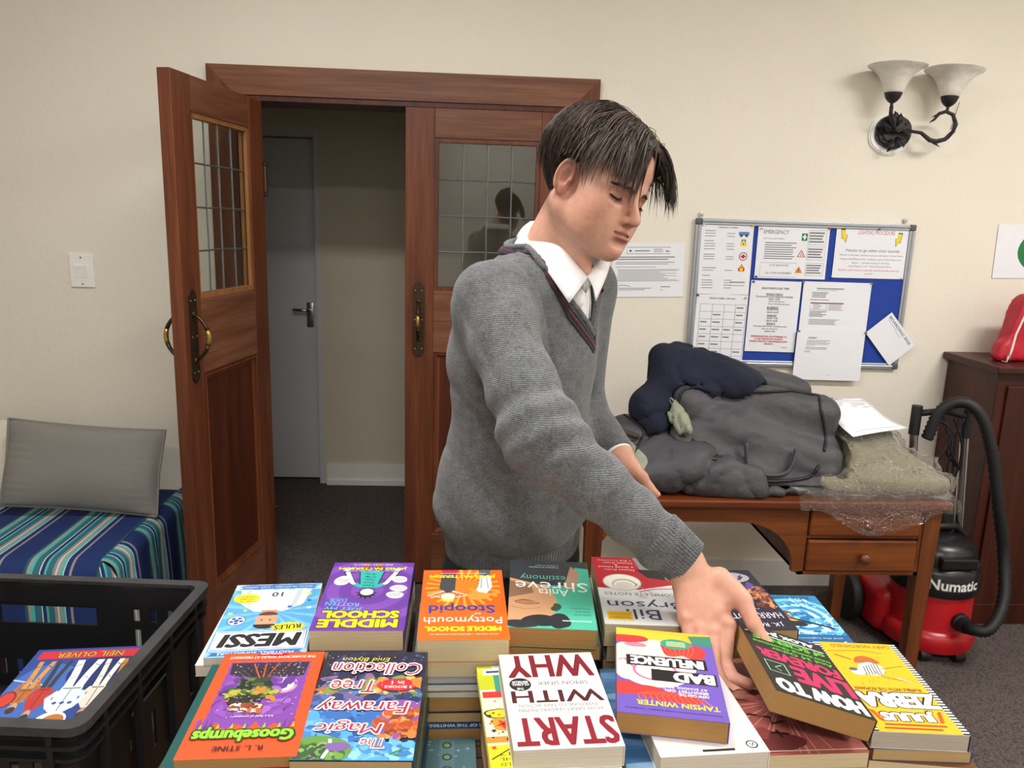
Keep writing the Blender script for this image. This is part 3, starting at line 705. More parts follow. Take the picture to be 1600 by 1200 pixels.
def pr_notice(p):
    box_outline(p, .2, .80, .8, .92)
    p.poly([(.23, .84), (.27, .84), (.25, .885)], 'ink'); lines(p, .31, .52, .845, .865, 1, 'ink_grey', .9); lines(p, .57, .70, .825, .9, 4); p.poly([(.735, .835), (.77, .835), (.75, .875)], 'green_print'); p.poly([(.765, .835), (.79, .835), (.777, .87)], 'orange_print')
    lines(p, .05, .95, .68, .76, 2, 'ink_grey', .45); lines(p, .05, .95, .60, .66, 2); lines(p, .05, .6, .545, .57, 1)
    box_outline(p, .08, .30, .93, .51); lines(p, .09, .9, .31, .50, 8)
    p.line([(.1, .21), (.16, .225), (.2, .215), (.26, .2)], .006, 'ink'); lines(p, .1, .55, .12, .18, 2); lines(p, .68, .85, .17, .21, 1); lines(p, .68, .72, .12, .15, 1)
sheet('notice', 'white landscape notice of small print taped left of the notice board', ((958, 380), (1071, 379), (1067, 464), (954, 464)), .004, pr_notice)
def pr_numbers(p):
    p.text('EMERGENCY NUMBERS', .33, .935, .7, .955, 'ink', .02)
    for k, (y, tx) in enumerate(((.905, 'AMBULANCE'), (.765, 'SECURITY'), (.575, 'SANATORIUM'), (.385, 'FIRE BRIGADE'), (.275, 'DOCTORS'))):
        lines(p, .07, .07+.022*len(tx), y-.012, y, 1, 'ink_grey', .8)
    for y in (.87, .83, .725, .69, .65, .545, .51, .35, .21, .175, .14, .10):
        lines(p, .07, .28, y-.012, y, 1, 'ink_grey', .7); lines(p, .5, .66, y-.012, y, 1, 'ink_grey', .7)
    lines(p, .62, .95, .165, .19, 1, 'ink_grey', .6); lines(p, .62, .95, .12, .14, 1)
    p.rect(.72, .84, .92, .89, 'blue_print'); p.poly([(.74, .89), (.89, .89), (.86, .925), (.77, .925)], 'paper_white'); p.ell(.77, .835, .025, .018, 'ink'); p.ell(.87, .835, .025, .018, 'ink'); p.rect(.79, .865, .85, .875, 'ink_red')
    p.rect(.765, .69, .88, .745, 'yellow_print'); p.line([(.79, .745), (.79, .775), (.855, .775), (.855, .745)], .02, 'ink'); p.ell(.823, .72, .014, .012, 'ink')
    p.ell(.835, .545, .08, .06, 'ink_brown'); p.ell(.835, .545, .065, .049, 'paper_white'); p.rect(.815, .515, .855, .575, 'ink_red'); p.rect(.785, .533, .885, .557, 'ink_red')
    p.blob(.82, .365, .055, .045, 'ink_red', 3, .2); p.poly([(.77, .36), (.86, .36), (.845, .41), (.815, .45), (.80, .40)], 'orange_print'); p.ell(.82, .355, .03, .025, 'yellow_print')
sheet('notice', 'tall list of emergency numbers with ambulance and padlock pictures on the board', ((1098, 349), (1180, 350), (1168, 461), (1088, 459)), .016, pr_numbers)
def pr_table(p):
    p.text('EMERGENCY NUMBERS - AFTER HOURS', .25, .93, .75, .955, 'ink', .02)
    X_ = [.08, .32, .55, .77, .98]; Y_ = [.02+.105*k for k in range(9)]
    for x in X_: p.line([(x, .02), (x, .86)], .007, 'ink_grey')
    for y in Y_: p.line([(.08, y), (.98, y)], .006, 'ink_grey')
    rg = random.Random(4)
    for i in range(4):
        for j in range(8):
            if rg.random() < .6: lines(p, X_[i]+.02, X_[i]+.17, Y_[j]+.05, Y_[j]+.075, 1, 'ink_grey', .7)
sheet('notice', 'notice with a printed table half hidden behind the dark jacket', ((1089, 459), (1168, 461), (1160, 571), (1080, 568)), .016, pr_table)
def pr_emerg(p):
    p.text('EMERGENCY', .08, .845, .43, .92, 'ink', .01); p.text('WHAT TO DO IN CASE OF EMERGENCY', .08, .745, .38, .77, 'ink_grey', .015)
    lines(p, .11, .55, .36, .70, 8, 'ink_grey', .4)
    box_outline(p, .07, .03, .58, .30, 'ink_grey', .004); p.text('IF YOU ARE IN DOUBT', .2, .235, .47, .27, 'ink', .01); p.text('CALL YOUR HOUSEPARENT', .14, .085, .52, .125, 'ink', .01)
    p.rect(.615, .73, .695, .87, 'green_print'); p.rect(.645, .75, .665, .85, 'paper_white'); p.rect(.628, .785, .682, .815, 'paper_white')
    p.poly([(.57, .42), (.69, .42), (.63, .56)], 'ink_red'); p.poly([(.588, .432), (.672, .432), (.63, .53)], 'paper_white'); p.line([(.62, .44), (.632, .50), (.65, .44)], .012, 'ink_red')
    p.poly([(.56, .115), (.67, .115), (.615, .245)], 'orange_print'); p.rect(.609, .15, .621, .20, 'ink'); p.rect(.609, .128, .621, .143, 'ink')
    for y0, y1 in ((.66, .93), (.37, .62), (.07, .31)):
        box_outline(p, .71, y0, .96, y1, 'ink_grey', .004); lines(p, .72, .93, y0+.03, y1-.02, 4, 'ink_grey', .5)
sheet('notice', 'landscape emergency notice with a green cross and warning triangles', ((1187, 352), (1298, 355), (1288, 437), (1177, 434)), .016, pr_emerg)
def pr_light(p):
    p.text('LIGHTING PROCEDURE', .30, .835, .81, .91, 'ink_red', .0); p.text('Venues to go when siren sounds:', .15, .485, .91, .56, 'ink', .004)
    p.text('Mitchell or Hoy Field - Students must go to the Indoor Cricket Centre', .08, .415, .96, .455, 'ink', .01); p.text('Graham Field/Kloppe Field - Students to go to Prep Classrooms', .09, .34, .94, .38, 'ink', .01)
    p.text('Burger 1 - Students must go to Pre Prep', .26, .27, .78, .31, 'ink', .01); p.text('Astral Rugby C or D - Henry Kennedy Pavilion', .22, .205, .81, .245, 'ink', .01)
    p.text('Students avoid returns at alonside until the all clear siren has', .08, .135, .93, .175, 'ink_red', .01); p.text('sounded', .45, .075, .56, .11, 'ink_red', .01)
    for x0, s_ in ((.06, 1), (.90, -1)):
        q = [(0, .93), (.06, .93), (.065, .82), (.095, .82), (.08, .66), (.05, .74), (.02, .74)]
        p.poly([(x0+s_*a-(0 if s_ > 0 else -.02), b_-(0 if s_ > 0 else .05)) for a, b_ in q][::s_], 'ink'); p.poly([(x0+s_*(a*.84+.008)-(0 if s_ > 0 else -.02), (b_-.8)*.84+.8-(0 if s_ > 0 else .05)) for a, b_ in q][::s_], 'yellow_print')
sheet('notice', 'lighting procedure notice with two yellow lightning bolts', ((1310, 352), (1421, 354), (1411, 437), (1298, 433)), .016, pr_light)
def pr_clinic(p):
    p.text('SANATORIUM CLINIC TIMES', .22, .88, .77, .91, 'ink', .03)
    for tx, y, x0, x1 in (('MONDAY-FRIDAY', .80, .32, .66), ('SATURDAYS', .615, .36, .59), ('SUNDAYS', .50, .38, .57), ('SPORTS', .385, .39, .56)):
        p.text(tx, x0, y, x1, y+.028, 'ink', .03); p.rect(x0, y-.006, x1, y-.001, 'ink')
    for y, tx, x0, x1 in ((.768, 'The school doctor will be available from 07:00-08:00', .12, .86), (.735, '08:00-14:00', .38, .6), (.7, '15:00-17:00 (Sports)', .38, .7), (.665, '18:15-19:00 (Evening times)', .38, .8), (.585, '07:00-07:30', .37, .6), (.55, '18:00-18:30', .37, .6), (.465, '10:00-11:00', .38, .6), (.43, '18:15-19:00', .38, .6), (.35, 'Nursing staff will be available every', .13, .8), (.315, 'day for all sports', .3, .62), (.28, '15:00-17:30', .36, .57)):
        p.text(tx, x0, y, x1, y+.022, 'ink', .015)
    for y, tx, x0, x1 in ((.205, 'EMERGENCIES WILL BE ATTENDED TO', .1, .82), (.17, 'AT ANY TIME OF DAY OR NIGHT.', .17, .75), (.135, 'PLEASE CONTACT THE NURSING STAFF', .08, .84), (.1, 'ON DUTY.', .38, .56)): p.text(tx, x0, y, x1, y+.024, 'ink_red', .03)
    lines(p, .72, .86, .06, .075, 1)
sheet('notice', 'clinic times notice with red capitals in its last lines', ((1174, 438), (1253, 440), (1240, 551), (1163, 548)), .0165, pr_clinic)
def pr_proc(p):
    lines(p, .2, .6, .855, .88, 1, 'ink', .5, 0, 0); p.rect(.2, .848, .6, .852, 'ink'); lines(p, .2, .5, .82, .84, 1)
    lines(p, .14, .38, .68, .80, 4, 'ink_grey', .5); lines(p, .12, .4, .63, .65, 1, 'ink_brown', .6); p.rect(.13, .565, .62, .585, 'ink_brown')
    box_outline(p, .13, .44, .62, .585, 'ink_grey', .005); p.line([(.37, .44), (.37, .57)], .005, 'ink_grey'); lines(p, .4, .6, .45, .56, 5); lines(p, .17, .3, .45, .56, 5)
    lines(p, .13, .38, .30, .42, 4, 'ink_grey', .5); lines(p, .13, .58, .14, .26, 5, 'ink_grey', .4)
sheet('notice', 'upper portrait sheet with a small red headed table beside the clinic times', ((1256, 440), (1362, 442), (1353, 521), (1248, 517)), .0165, pr_proc)
def pr_proc2(p):
    lines(p, .17, .3, .84, .88, 2, 'ink_brown', .5); lines(p, .15, .5, .72, .82, 4); lines(p, .15, .3, .70, .72, 1, 'ink_red'); lines(p, .14, .5, .62, .68, 2); lines(p, .13, .25, .56, .6, 2); lines(p, .5, .56, .1, .115, 1)
sheet('notice', 'mostly blank lower sheet hanging below the edge of the notice board', ((1247, 517), (1353, 519), (1342, 596), (1237, 592)), .030, pr_proc2)
def pr_board(p):
    p.text('BOARDING 2026', .06, .84, .9, .93, 'ink', .02); lines(p, .08, .5, .78, .81, 1); lines(p, .42, .62, .74, .77, 1)
sheet('card', 'tilted white card headed with a year on the lower right corner of the board', ((1392, 487), (1430, 539), (1389, 572), (1354, 521)), .024, pr_board, cat='card')
def pr_exit(p):
    p.ell(.62, .5, .36, .43, 'green_print', 40); p.rect(.36, .44, .88, .60, 'paper_white')
sheet('sign', 'white paper sign with a green disc and white bar at the right', ((1558, 352), (1690, 350), (1686, 436), (1553, 433)), .004, pr_exit, cat='sign')
# push pins
PINS = [(1099, 351, '#d8d2c8', 'clear pin at the top left of the numbers list'), (1176, 353, '#d9b51f', 'yellow pin at the top right of the numbers list'), (1190, 357, '#c9c9c9', 'clear pin at the top left of the emergency notice'), (1296, 357, '#c21f33', 'red pin at the top right of the emergency notice'), (1181, 432, '#20408a', 'blue pin at the lower left of the emergency notice'), (1373, 358, '#245a48', 'green pin at the top of the lighting notice'), (1300, 432, '#e6e6e6', 'white pin at the lower left of the lighting notice'), (1408, 434, '#e6e6e6', 'white pin at the lower right of the lighting notice'), (1177, 440, '#20408a', 'blue pin at the top left of the clinic times'), (1255, 441, '#8c7a2a', 'olive pin between the clinic times and the table sheet'), (1361, 443, '#8c7a2a', 'olive pin at the top right of the table sheet'), (1248, 517, '#8a6a2a', 'brass pin at the left edge of the blank sheet'), (1352, 520, '#8a6a2a', 'brass pin at the right edge of the blank sheet'), (1165, 465, '#d9b51f', 'yellow pin beside the printed table notice'), (1090, 461, '#20408a', 'blue pin at the left edge of the printed table notice')]
for px, py, c_, lb in PINS:
    yo = .0165 if not (515 < py < 525) else .0305
    p = AY(px, py, WY-yo); mat('pin'+c_, c_, .3, .02)
    t = thing('push_pin', lb, 'push pin', mtx=Matrix.Translation((p[0], WY-yo, p[2])) @ Matrix.Rotation(PI/2, 4, 'X'), group='push pins on the notice board')
    m = MB(); m.lathe([(.0045, 0), (.0045, .001), (.0022, .002), (.0024, .006), (.0042, .0075), (.0042, .009), (.001, .0095)], n=10); m.build('pin_head', 'pin'+c_, t, True, auto=40)

# ================================================================== CABINET AND RED BAG
CT = 1.095
t = thing('cabinet', 'tall dark brown wooden cabinet at the right wall', 'cabinet', (2.06, 2.86, 0))
m = MB(); m.box((0, 0, 0), (1.1, .33, CT-.03), .003); m.build('cabinet_body', 'cabinet_wood', t)
m = MB(); m.box((-.025, -.03, CT-.03), (1.12, .335, CT), .006); m.build('cabinet_top', 'cabinet_wood', t)
for k, (x0, x1) in enumerate(((.04, .54), (.56, 1.06))):
    m = MB(); m.box((x0, -.012, .06), (x1, 0, CT-.08), .004); dd = m.build('door', 'cabinet_wood', t)
    m = MB(); m.lathe([(.006, 0), (.006, .012), (.014, .018), (.012, .026), (.002, .03)], n=14, M=Matrix.Translation((x1-.04 if k == 0 else x0+.04, -.012, .6)) @ Matrix.Rotation(PI/2, 4, 'X')); m.build('knob', 'brass', dd, True)
m = MB(); m.box((-.012, -.015, 0), (1.1, 0, .09), .003); m.build('plinth', 'cabinet_wood', t)
mat('red_nylon', '#b3142a', .5, .1, 15, .25, bscale=25, bdist=.006)
mat('white_piping', '#e6dcd6', .6)
b0 = AY(1546, 553, 2.98)
t = thing('bag', 'red nylon bag with white piping standing on the dark cabinet', 'bag', (b0[0], 2.98, CT))
def bag_edge(z): return .030+.055*z/.27+.02*(z/.27)**3
def f_bag(P):
    d = s_box(P, (.19, .01, .135), (.18, .042, .135), .022); d = np.maximum(d, (bag_edge(P[:, 2])-P[:, 0])*.95)
    d = smin(d, s_box(P, (.05, .0, .04), (.035, .035, .04), .02, rotm('Y', 14)), .02); return d-.003*vnoise(P, 45, 5)+.004*np.exp(-np.abs(vnoise(P*np.array([30, 30, 12]), 1., 8, 4))*6)
P_, F_ = surface_nets(f_bag, (-.05, -.1, -.02), (.36, .14, .30), .008); P_[:, 2] = np.maximum(P_[:, 2], .001); np_mesh('bag_body', smooth_mesh(P_, F_, 2), F_, 'red_nylon', t)
def on_surface(f, p, d, n=60, step=.004):
    """march from p along d onto the surface f=0"""
    p = np.array(p, float); d = np.array(d, float); d /= np.linalg.norm(d)
    for _ in range(n):
        v = float(f(p[None])[0]); 
        if v < 1e-4: break
        p = p+d*max(min(v*.7, .03), 2e-4)
    return p
pts = [on_surface(f_bag, (x, -.3, z), (0, 1, 0)) for x, z in [(bag_edge(q)+.022, q) for q in (.012, .05, .11, .17, .21)]+[(.14, .236), (.17, .248), (.26, .25)]]
m = MB(); m.tube(pts, .0045, 8); m.build('piping', 'white_piping', t, True)
m = MB(); m.tube([(.02, -.05, .006), (.03, -.065, .004), (.04, -.055, .02), (.042, -.05, .035)], .004, 6); m.build('zip_pull', 'chrome', t, True)
# ================================================================== DESK
DT = .75
t = thing('desk', 'varnished wooden desk with two small drawers and turned knobs', 'desk', (.35, 2.25, 0))
DW, DD = 1.193, .62
m = MB(); m.box((0, 0, DT-.028), (DW, DD, DT), .006); m.build('desk_top', 'desk_top_wood', t)
for x, y in ((.02, .02), (DW-.075, .02), (.02, DD-.075), (DW-.075, DD-.075)):
    m = MB(); q = .008
    m.add([(x+q, y+q, 0), (x+.055-q, y+q, 0), (x+.055-q, y+.055-q, 0), (x+q, y+.055-q, 0), (x, y, DT-.028), (x+.055, y, DT-.028), (x+.055, y+.055, DT-.028), (x, y+.055, DT-.028)], [(0,3,2,1),(4,5,6,7),(0,1,5,4),(1,2,6,5),(2,3,7,6),(3,0,4,7)]); m.build('leg', 'desk_leg_wood', t)
ap = [(.075, DT-.028), (.075, .60), (.11, .645), (.16, .662), (.30, .668), (.52, .668)]+[(.52+.18*math.sin(a), .515+.153*math.cos(a)) for a in [PI/2*k/8 for k in range(1, 9)]]+[(.70, .50), (.72, .50), (.72, DT-.028)]
m = MB(); m.prism(ap[::-1], .025, .045, 'y'); m.build('apron', 'desk_wood', t)
m = MB(); m.box((.72, .026, .49), (.738, DD-.03, DT-.028)); m.box((DW-.085, .026, .49), (DW-.072, DD-.03, DT-.028)); m.box((.72, .026, .49), (DW-.072, DD-.03, .502)); m.box((.738, .03, .615), (DW-.085, DD-.03, .625)); m.build('drawer_case', 'desk_wood', t)
m = MB(); m.box((.075, DD-.045, .60), (DW-.075, DD-.03, DT-.028)); m.box((.03, .07, .6), (.045, DD-.07, DT-.028)); m.box((DW-.045, .07, .6), (DW-.03, DD-.07, DT-.028)); m.build('rear_apron', 'desk_wood', t)
for z0_, z1_ in ((.628, .718), (.506, .612)):
    m = MB(); m.box((.742, .016, z0_), (DW-.09, .034, z1_), .005); m.box((.75, .034, z0_+.006), (DW-.1, .4, z1_-.02)); dr = m.build('drawer', 'desk_wood', t)
    m = MB(); m.lathe([(.009, 0), (.009, .008), (.013, .012), (.018, .02), (.018, .028), (.012, .034), (.002, .036)], n=20, M=Matrix.Translation(((.742+DW-.09)/2, .016, (z0_+z1_)/2)) @ Matrix.Rotation(PI/2, 4, 'X')); m.build('knob', 'desk_leg_wood', dr, True)

# ================================================================== PILE ON THE DESK
mat('grey_nylon', '#434247', .58, .08, 12, .55, bscale=11, bdist=.02, spec=.4); mat('black_binding', '#141417', .6, .1)
mat('navy_wool', '#10162a', .95, .12, 90, .4, bscale=13, bdist=.015, sheen=.0); mat('sage_cloth', '#8b8f7e', .85, .15, 14, .3, bscale=20, bdist=.006); mat('brown_cloth', '#3f322c', .8, .1)
mat('khaki_cloth', '#8c8772', .9, .07, 10, .3, bscale=16, bdist=.006)
def sd(name, f, lo, hi, res, mt, parent, it=2, floor=None):
    P, F = surface_nets(f, lo, hi, res); P = smooth_mesh(P, F, it)
    if floor is not None: P[:, 2] = np.maximum(P[:, 2], floor)
    return np_mesh(name, P, F, mt, parent, world=True)
Rn = rotm('X', -24) @ rotm('Y', 2)
def cr2(P, f3, seed):
    """anisotropic sharp valleys (0 on the cloth, up to 1 in a crease)"""
    a = vnoise(P*np.asarray(f3), 1.0, seed, 4)+.35*vnoise(P*np.asarray(f3), 2.3, seed+1, 4); return np.exp(-np.abs(a)*7)
def f_bagA(P):
    d = s_box(P, (.945, 2.50, .895), (.285, .125, .155), .05, Rn)
    d = smin(d, s_box(P, (.955, 2.43, .80), (.25, .12, .05), .04), .05)
    d = d-.012*np.exp(-((P[:, 0]-.92)**2/.03+(P[:, 2]-.93)**2/.01))
    fold = np.sin(P[:, 2]*48+6*vnoise(P, 5, 3)+P[:, 0]*5)
    return d-.009*fold*np.exp(-((P[:, 1]-2.38)/.13)**2)-.005*vnoise(P, 22, 11)+.016*cr2(P, (8, 8, 20), 21)+.006*cr2(P, (30, 30, 45), 22)
t = thing('garment_bag', 'dark grey zipped garment bag with a front handle lying on the desk', 'bag', (.925, 2.45, DT))
sd('bag_body', f_bagA, (.58, 2.2, .745), (1.28, 2.8, 1.13), .0085, 'grey_nylon', t, 2, DT+.03)
def surf_path(f, pts, d, lift=.002): return [tuple(on_surface(f, p, d)-np.array(d)/np.linalg.norm(d)*lift) for p in pts]
def cat(pts, n=6):
    """Catmull-Rom through points"""
    P = [np.array(p, float) for p in pts]; P = [2*P[0]-P[1]]+P+[2*P[-1]-P[-2]]; o = []
    for i in range(1, len(P)-2):
        for k in range(n):
            s = k/n; o.append(.5*((2*P[i])+(-P[i-1]+P[i+1])*s+(2*P[i-1]-5*P[i]+4*P[i+1]-P[i+2])*s*s+(-P[i-1]+3*P[i]-3*P[i+1]+P[i+2])*s**3))
    return o+[P[-2]]
def px_path(f, pix, y0, lift=.002, n=5):
    """binding line drawn on the bag surface along the lines of sight through the given points"""
    out = []
    for q in cat([(a, b, 0) for a, b in pix], n):
        d = ray(q[0], q[1]); d = d/np.linalg.norm(d); p = AY(q[0], q[1], y0); r = on_surface(f, p, d, 90)
        if r[1] < 2.9: out.append(tuple(r-d*lift))
    return out
m = MB(); m.tube(px_path(f_bagA, [(1058, 640), (1066, 612), (1090, 606), (1160, 612), (1225, 611), (1272, 608), (1283, 640), (1290, 680), (1288, 705)], 2.1), .005, 6); m.build('binding', 'black_binding', t, True, world=True)
m = MB(); m.tube(px_path(f_bagA, [(1060, 690), (1085, 728), (1130, 742), (1200, 752), (1262, 746), (1280, 728)], 2.1), .006, 6); m.build('zip', 'black_binding', t, True, world=True)
hp = [(1166, 692), (1168, 720), (1180, 738), (1210, 743), (1232, 736), (1242, 715), (1244, 702)]
hp3 = px_path(f_bagA, hp, 2.1, .008, 4); _q = np.array(hp3); _y = np.linspace(_q[0, 1], _q[-1, 1], len(_q))-.016-.022*np.sin(np.linspace(0, PI, len(_q))); hp3 = [tuple(CAM+(p-CAM)*min(1, yy/p[1])) for p, yy in zip(_q, _y)]
m = MB(); m.tube(hp3, .010, 8, flat=.7); m.build('handle', 'grey_nylon', t, True, world=True)

def f_bagB(P):
    d = s_box(P, (.69, 2.46, .80), (.27, .19, .055), .045)
    d = smin(d, s_ell(P, (.55, 2.50, .86), (.15, .15, .10)), .06); d = smin(d, s_ell(P, (.70, 2.38, .83), (.16, .11, .075)), .06); d = smin(d, s_ell(P, (.92, 2.33, .765), (.2, .06, .03)), .05)
    d = d-.008*vnoise(P, 18, 31)+.022*cr2(P, (14, 14, 18), 41)+.009*cr2(P, (34, 34, 40), 42); return np.maximum(d, .004-f_bagA(P))
t = thing('garment_bag', 'crumpled dark grey garment bag with a clear window under the navy jacket', 'bag', (.69, 2.45, DT))
sd('bag_body', f_bagB, (.36, 2.2, .74), (1.18, 2.75, 1.02), .0085, 'grey_nylon', t, 2, DT+.002)
def f_win(P): return smax(f_bagB(P)-.006, s_box(P, (.505, 2.36, .868), (.055, .2, .036), .012, rotm('Y', 40)), .01)
sd('clear_window', f_win, (.38, 2.15, .76), (.66, 2.55, 1.0), .006, 'sage_cloth', t)
m = MB(); m.tube(px_path(f_bagB, [(952, 642), (975, 648), (1005, 672), (1000, 690), (992, 712), (992, 735)], 2.1), .0045, 6); m.build('binding', 'black_binding', t, True, world=True)
m = MB(); m.tube(px_path(f_bagB, [(955, 665), (975, 675), (998, 682)], 2.1, .004), [.012, .016, .012]+[.012]*20 if False else .010, 8); m.build('brown_fold', 'brown_cloth', t, True, world=True)
def f_bagC(P):
    d = s_box(P, (1.03, 2.69, .93), (.17, .09, .17), .05, rotm('Y', 12)); d = d-.006*vnoise(P, 14, 51)+.012*cr2(P, (18, 18, 9), 6); return np.maximum(np.maximum(d, .004-f_bagA(P)), .004-f_bagB(P))
t = thing('garment_bag', 'grey garment bag standing upright behind the others against the wall side', 'bag', (1.03, 2.69, DT))
sd('bag_body', f_bagC, (.78, 2.55, .74), (1.3, 2.84, 1.16), .01, 'grey_nylon', t, 2, DT+.002)
def f_navy(P):
    d = s_cone(P, (.70, 2.60, 1.13), (.96, 2.56, 1.06), .075, .055); d = smin(d, s_cone(P, (.70, 2.58, 1.11), (.60, 2.47, .97), .085, .075), .06)
    d = smin(d, s_cone(P, (.60, 2.47, .97), (.585, 2.43, .89), .07, .045), .04); d = smin(d, s_ell(P, (.84, 2.50, 1.06), (.14, .08, .065)), .06)
    d = smin(d, s_ell(P, (.75, 2.62, .95), (.17, .1, .19)), .06)
    w_ = np.sin(40*(P[:, 0]*.5+P[:, 2])+5*vnoise(P, 6, 2)); d = d-.009*w_-.006*vnoise(P, 20, 61)+.016*cr2(P, (24, 24, 16), 62)+.007*cr2(P, (45, 45, 30), 63); return np.maximum(np.maximum(d, .004-f_bagA(P)), np.maximum(.004-f_bagB(P), .004-f_bagC(P)))
t = thing('jacket', 'navy blue woollen jacket heaped on the grey garment bags', 'jacket', (.75, 2.6, .80))
sd('jacket_body', f_navy, (.42, 2.28, .78), (1.12, 2.80, 1.25), .0085, 'navy_wool', t, 2)
def f_sage(P): return np.maximum(np.maximum(s_cone(P, (.655, 2.465, 1.02), (.69, 2.37, .945), .034, .030)-.005*vnoise(P, 60, 71)+.022*cr2(P, (75, 75, 25), 3), .003-f_bagA(P)), np.maximum(.003-f_navy(P), .003-f_bagB(P)))
t = thing('folded_cloth', 'pale sage cloth bulging between the navy jacket and the grey bag', 'cloth', (.68, 2.44, .93))
sd('cloth', f_sage, (.58, 2.32, .88), (.78, 2.56, 1.09), .006, 'sage_cloth', t)

# khaki bundle in plastic
Rk = rotm('Y', 17) @ rotm('X', 11)
def f_khaki(P):
    d = s_box(P, (1.31, 2.60, .855), (.25, .24, .075), .06, Rk)
    d = smin(d, s_box(P, (1.33, 2.45, .79), (.23, .17, .035), .03), .03)
    d = d-.008*vnoise(P, 16, 81)+.012*cr2(P, (9, 9, 16), 82)+.006*cr2(P, (24, 24, 34), 83); return np.maximum(np.maximum(d, .024-f_bagA(P)), .006-f_bagC(P))
def plastic():
    m, n, g = glassy('plastic_film', (.96, .96, .95), .17, .09)
    v = _obj(n); vo = n.nodes.new('ShaderNodeTexVoronoi'); vo.feature = 'F1'; vo.inputs['Scale'].default_value = 28; vo.inputs['Randomness'].default_value = 1
    nz = n.nodes.new('ShaderNodeTexNoise'); nz.inputs['Scale'].default_value = 9; nz.inputs['Detail'].default_value = 5; n.links.new(v, nz.inputs['Vector'])
    mx = n.nodes.new('ShaderNodeVectorMath'); mx.operation = 'ADD'; n.links.new(v, mx.inputs[0]); n.links.new(nz.outputs['Color'], mx.inputs[1]); n.links.new(mx.outputs[0], vo.inputs['Vector'])
    bp = n.nodes.new('ShaderNodeBump'); bp.inputs['Strength'].default_value = 1.0; bp.inputs['Distance'].default_value = .012
    n.links.new(vo.outputs['Distance'], bp.inputs['Height']); n.links.new(bp.outputs[0], g.inputs['Normal'])
plastic()
t = thing('fabric_bundle', 'khaki cloth bundle wrapped in crinkled clear plastic on the desk end', 'bundle', (1.34, 2.5, DT))
sd('khaki_cloth', f_khaki, (1.0, 2.2, .74), (1.7, 2.88, 1.05), .01, 'khaki_cloth', t, 2, DT+.004)
def f_film(P): return np.maximum(f_khaki(P)-.010-.006*vnoise(P, 34, 91)-.022*cr2(P, (34, 34, 34), 92), .036-f_bagA(P))
P_, F_ = surface_nets(f_film, (.98, 2.18, .70), (1.75, 2.9, 1.10), .009)
P_ = smooth_mesh(P_, F_, 1); P_[:, 2] = np.maximum(P_[:, 2], DT+.002); np_mesh('plastic_wrap', P_, F_, 'plastic_film', t, world=True)
# loose film hanging over the front edge of the desk
def film_flap():
    n1, n2 = 46, 26; V = []; F = []
    for i in range(n1+1):
        for j in range(n2+1):
            u = i/n1; v = j/n2; x = 1.02+.52*u
            drop = .025+.085*max(0, math.sin(PI*min(1, max(0, (u-.12)/.75))))**1.2
            s = v*(.20+drop)
            if s < .20: y, z = 2.42-s, .80-(.80-.764)*(s/.2)**.7
            else:
                q = s-.20; y, z = 2.222-.010*min(1, q/.02)-.008*math.sin(q*40), .764-q
            V.append((x, y, z))
    P = np.array(V); nz = vnoise(P, 45, 7); cz = creases(P, 30, 8)
    hang = P[:, 2] < .762
    P[:, 1] -= np.where(hang, .010*(nz+1)*.6+.012*cz, 0); P[:, 2] += np.where(hang, 0, .010*np.abs(nz)+.010*cz)
    P[:, 0] += .006*vnoise(P, 30, 9)
    for i in range(n1):
        for j in range(n2): a = i*(n2+1)+j; F.append((a, a+n2+1, a+n2+2, a+1))
    np_mesh('plastic_flap', P, np.array(F), 'plastic_film', t, world=True)
film_flap()
# delivery note on the bundle
def note():
    cs = [(1276, 625), (1343, 620), (1419, 669), (1333, 684)]
    c0 = on_surface(f_khaki, AY(1345, 652, 2.2), ray(1345, 652), 120)+np.array([0, 0, .042]); nn = Rk[:, 2]
    P3 = [CAM+ray(a, b_)*(((c0-CAM) @ nn)/(ray(a, b_) @ nn)) for a, b_ in cs]
    t = thing('delivery_note', 'white printed sheet lying on the plastic wrapped bundle', 'paper', tuple(sum(P3)/4))
    n = 10; V = []; F = []
    for i in range(n+1):
        for j in range(n+1):
            u, v = i/n, j/n; V.append((P3[0]*(1-u)+P3[1]*u)*(1-v)+(P3[3]*(1-u)+P3[2]*u)*v+np.array([0, 0, .008*math.sin(u*5)*math.sin(v*3)+.004*math.sin(v*7)]))
    for i in range(n):
        for j in range(n): a = i*(n+1)+j; F.append((a, a+1, a+n+2, a+n+1))
    so = np_mesh('sheet', np.array(V), np.array(F), 'paper_white', t, world=True)
    sm = so.modifiers.new('s', 'SOLIDIFY'); sm.thickness = .0006; sm.offset = 0
    m = MB()
    def at(u, v): 
        i, j = min(n-1, int(u*n)), min(n-1, int(v*n)); a, b_ = u*n-i, v*n-j
        q = lambda ii, jj: V[ii*(n+1)+jj]
        return (q(i, j)*(1-a)+q(i+1, j)*a)*(1-b_)+(q(i, j+1)*(1-a)+q(i+1, j+1)*a)*b_+np.array([0, 0, .0012])
    def strip(u0, u1, v, h):
        N = 6; 
        for k in range(N):
            a, c = u0+(u1-u0)*k/N, u0+(u1-u0)*(k+1)/N; m.add([at(a, v), at(c, v), at(c, v+h), at(a, v+h)], [(0, 1, 2, 3)])
    for u0, u1, v, h in ((.1, .5, .06, .012), (.05, .95, .13, .008), (.1, .4, .2, .008), (.1, .35, .24, .008), (.55, .9, .2, .008), (.55, .85, .24, .008), (.1, .3, .28, .008), (.5, .62, .30, .01), (.75, .9, .3, .01), (.1, .9, .9, .006)): strip(u0, u1, v, h)
    m.build('printed_text', 'ink_grey', t, world=True)['kind'] = 'stuff'
note()

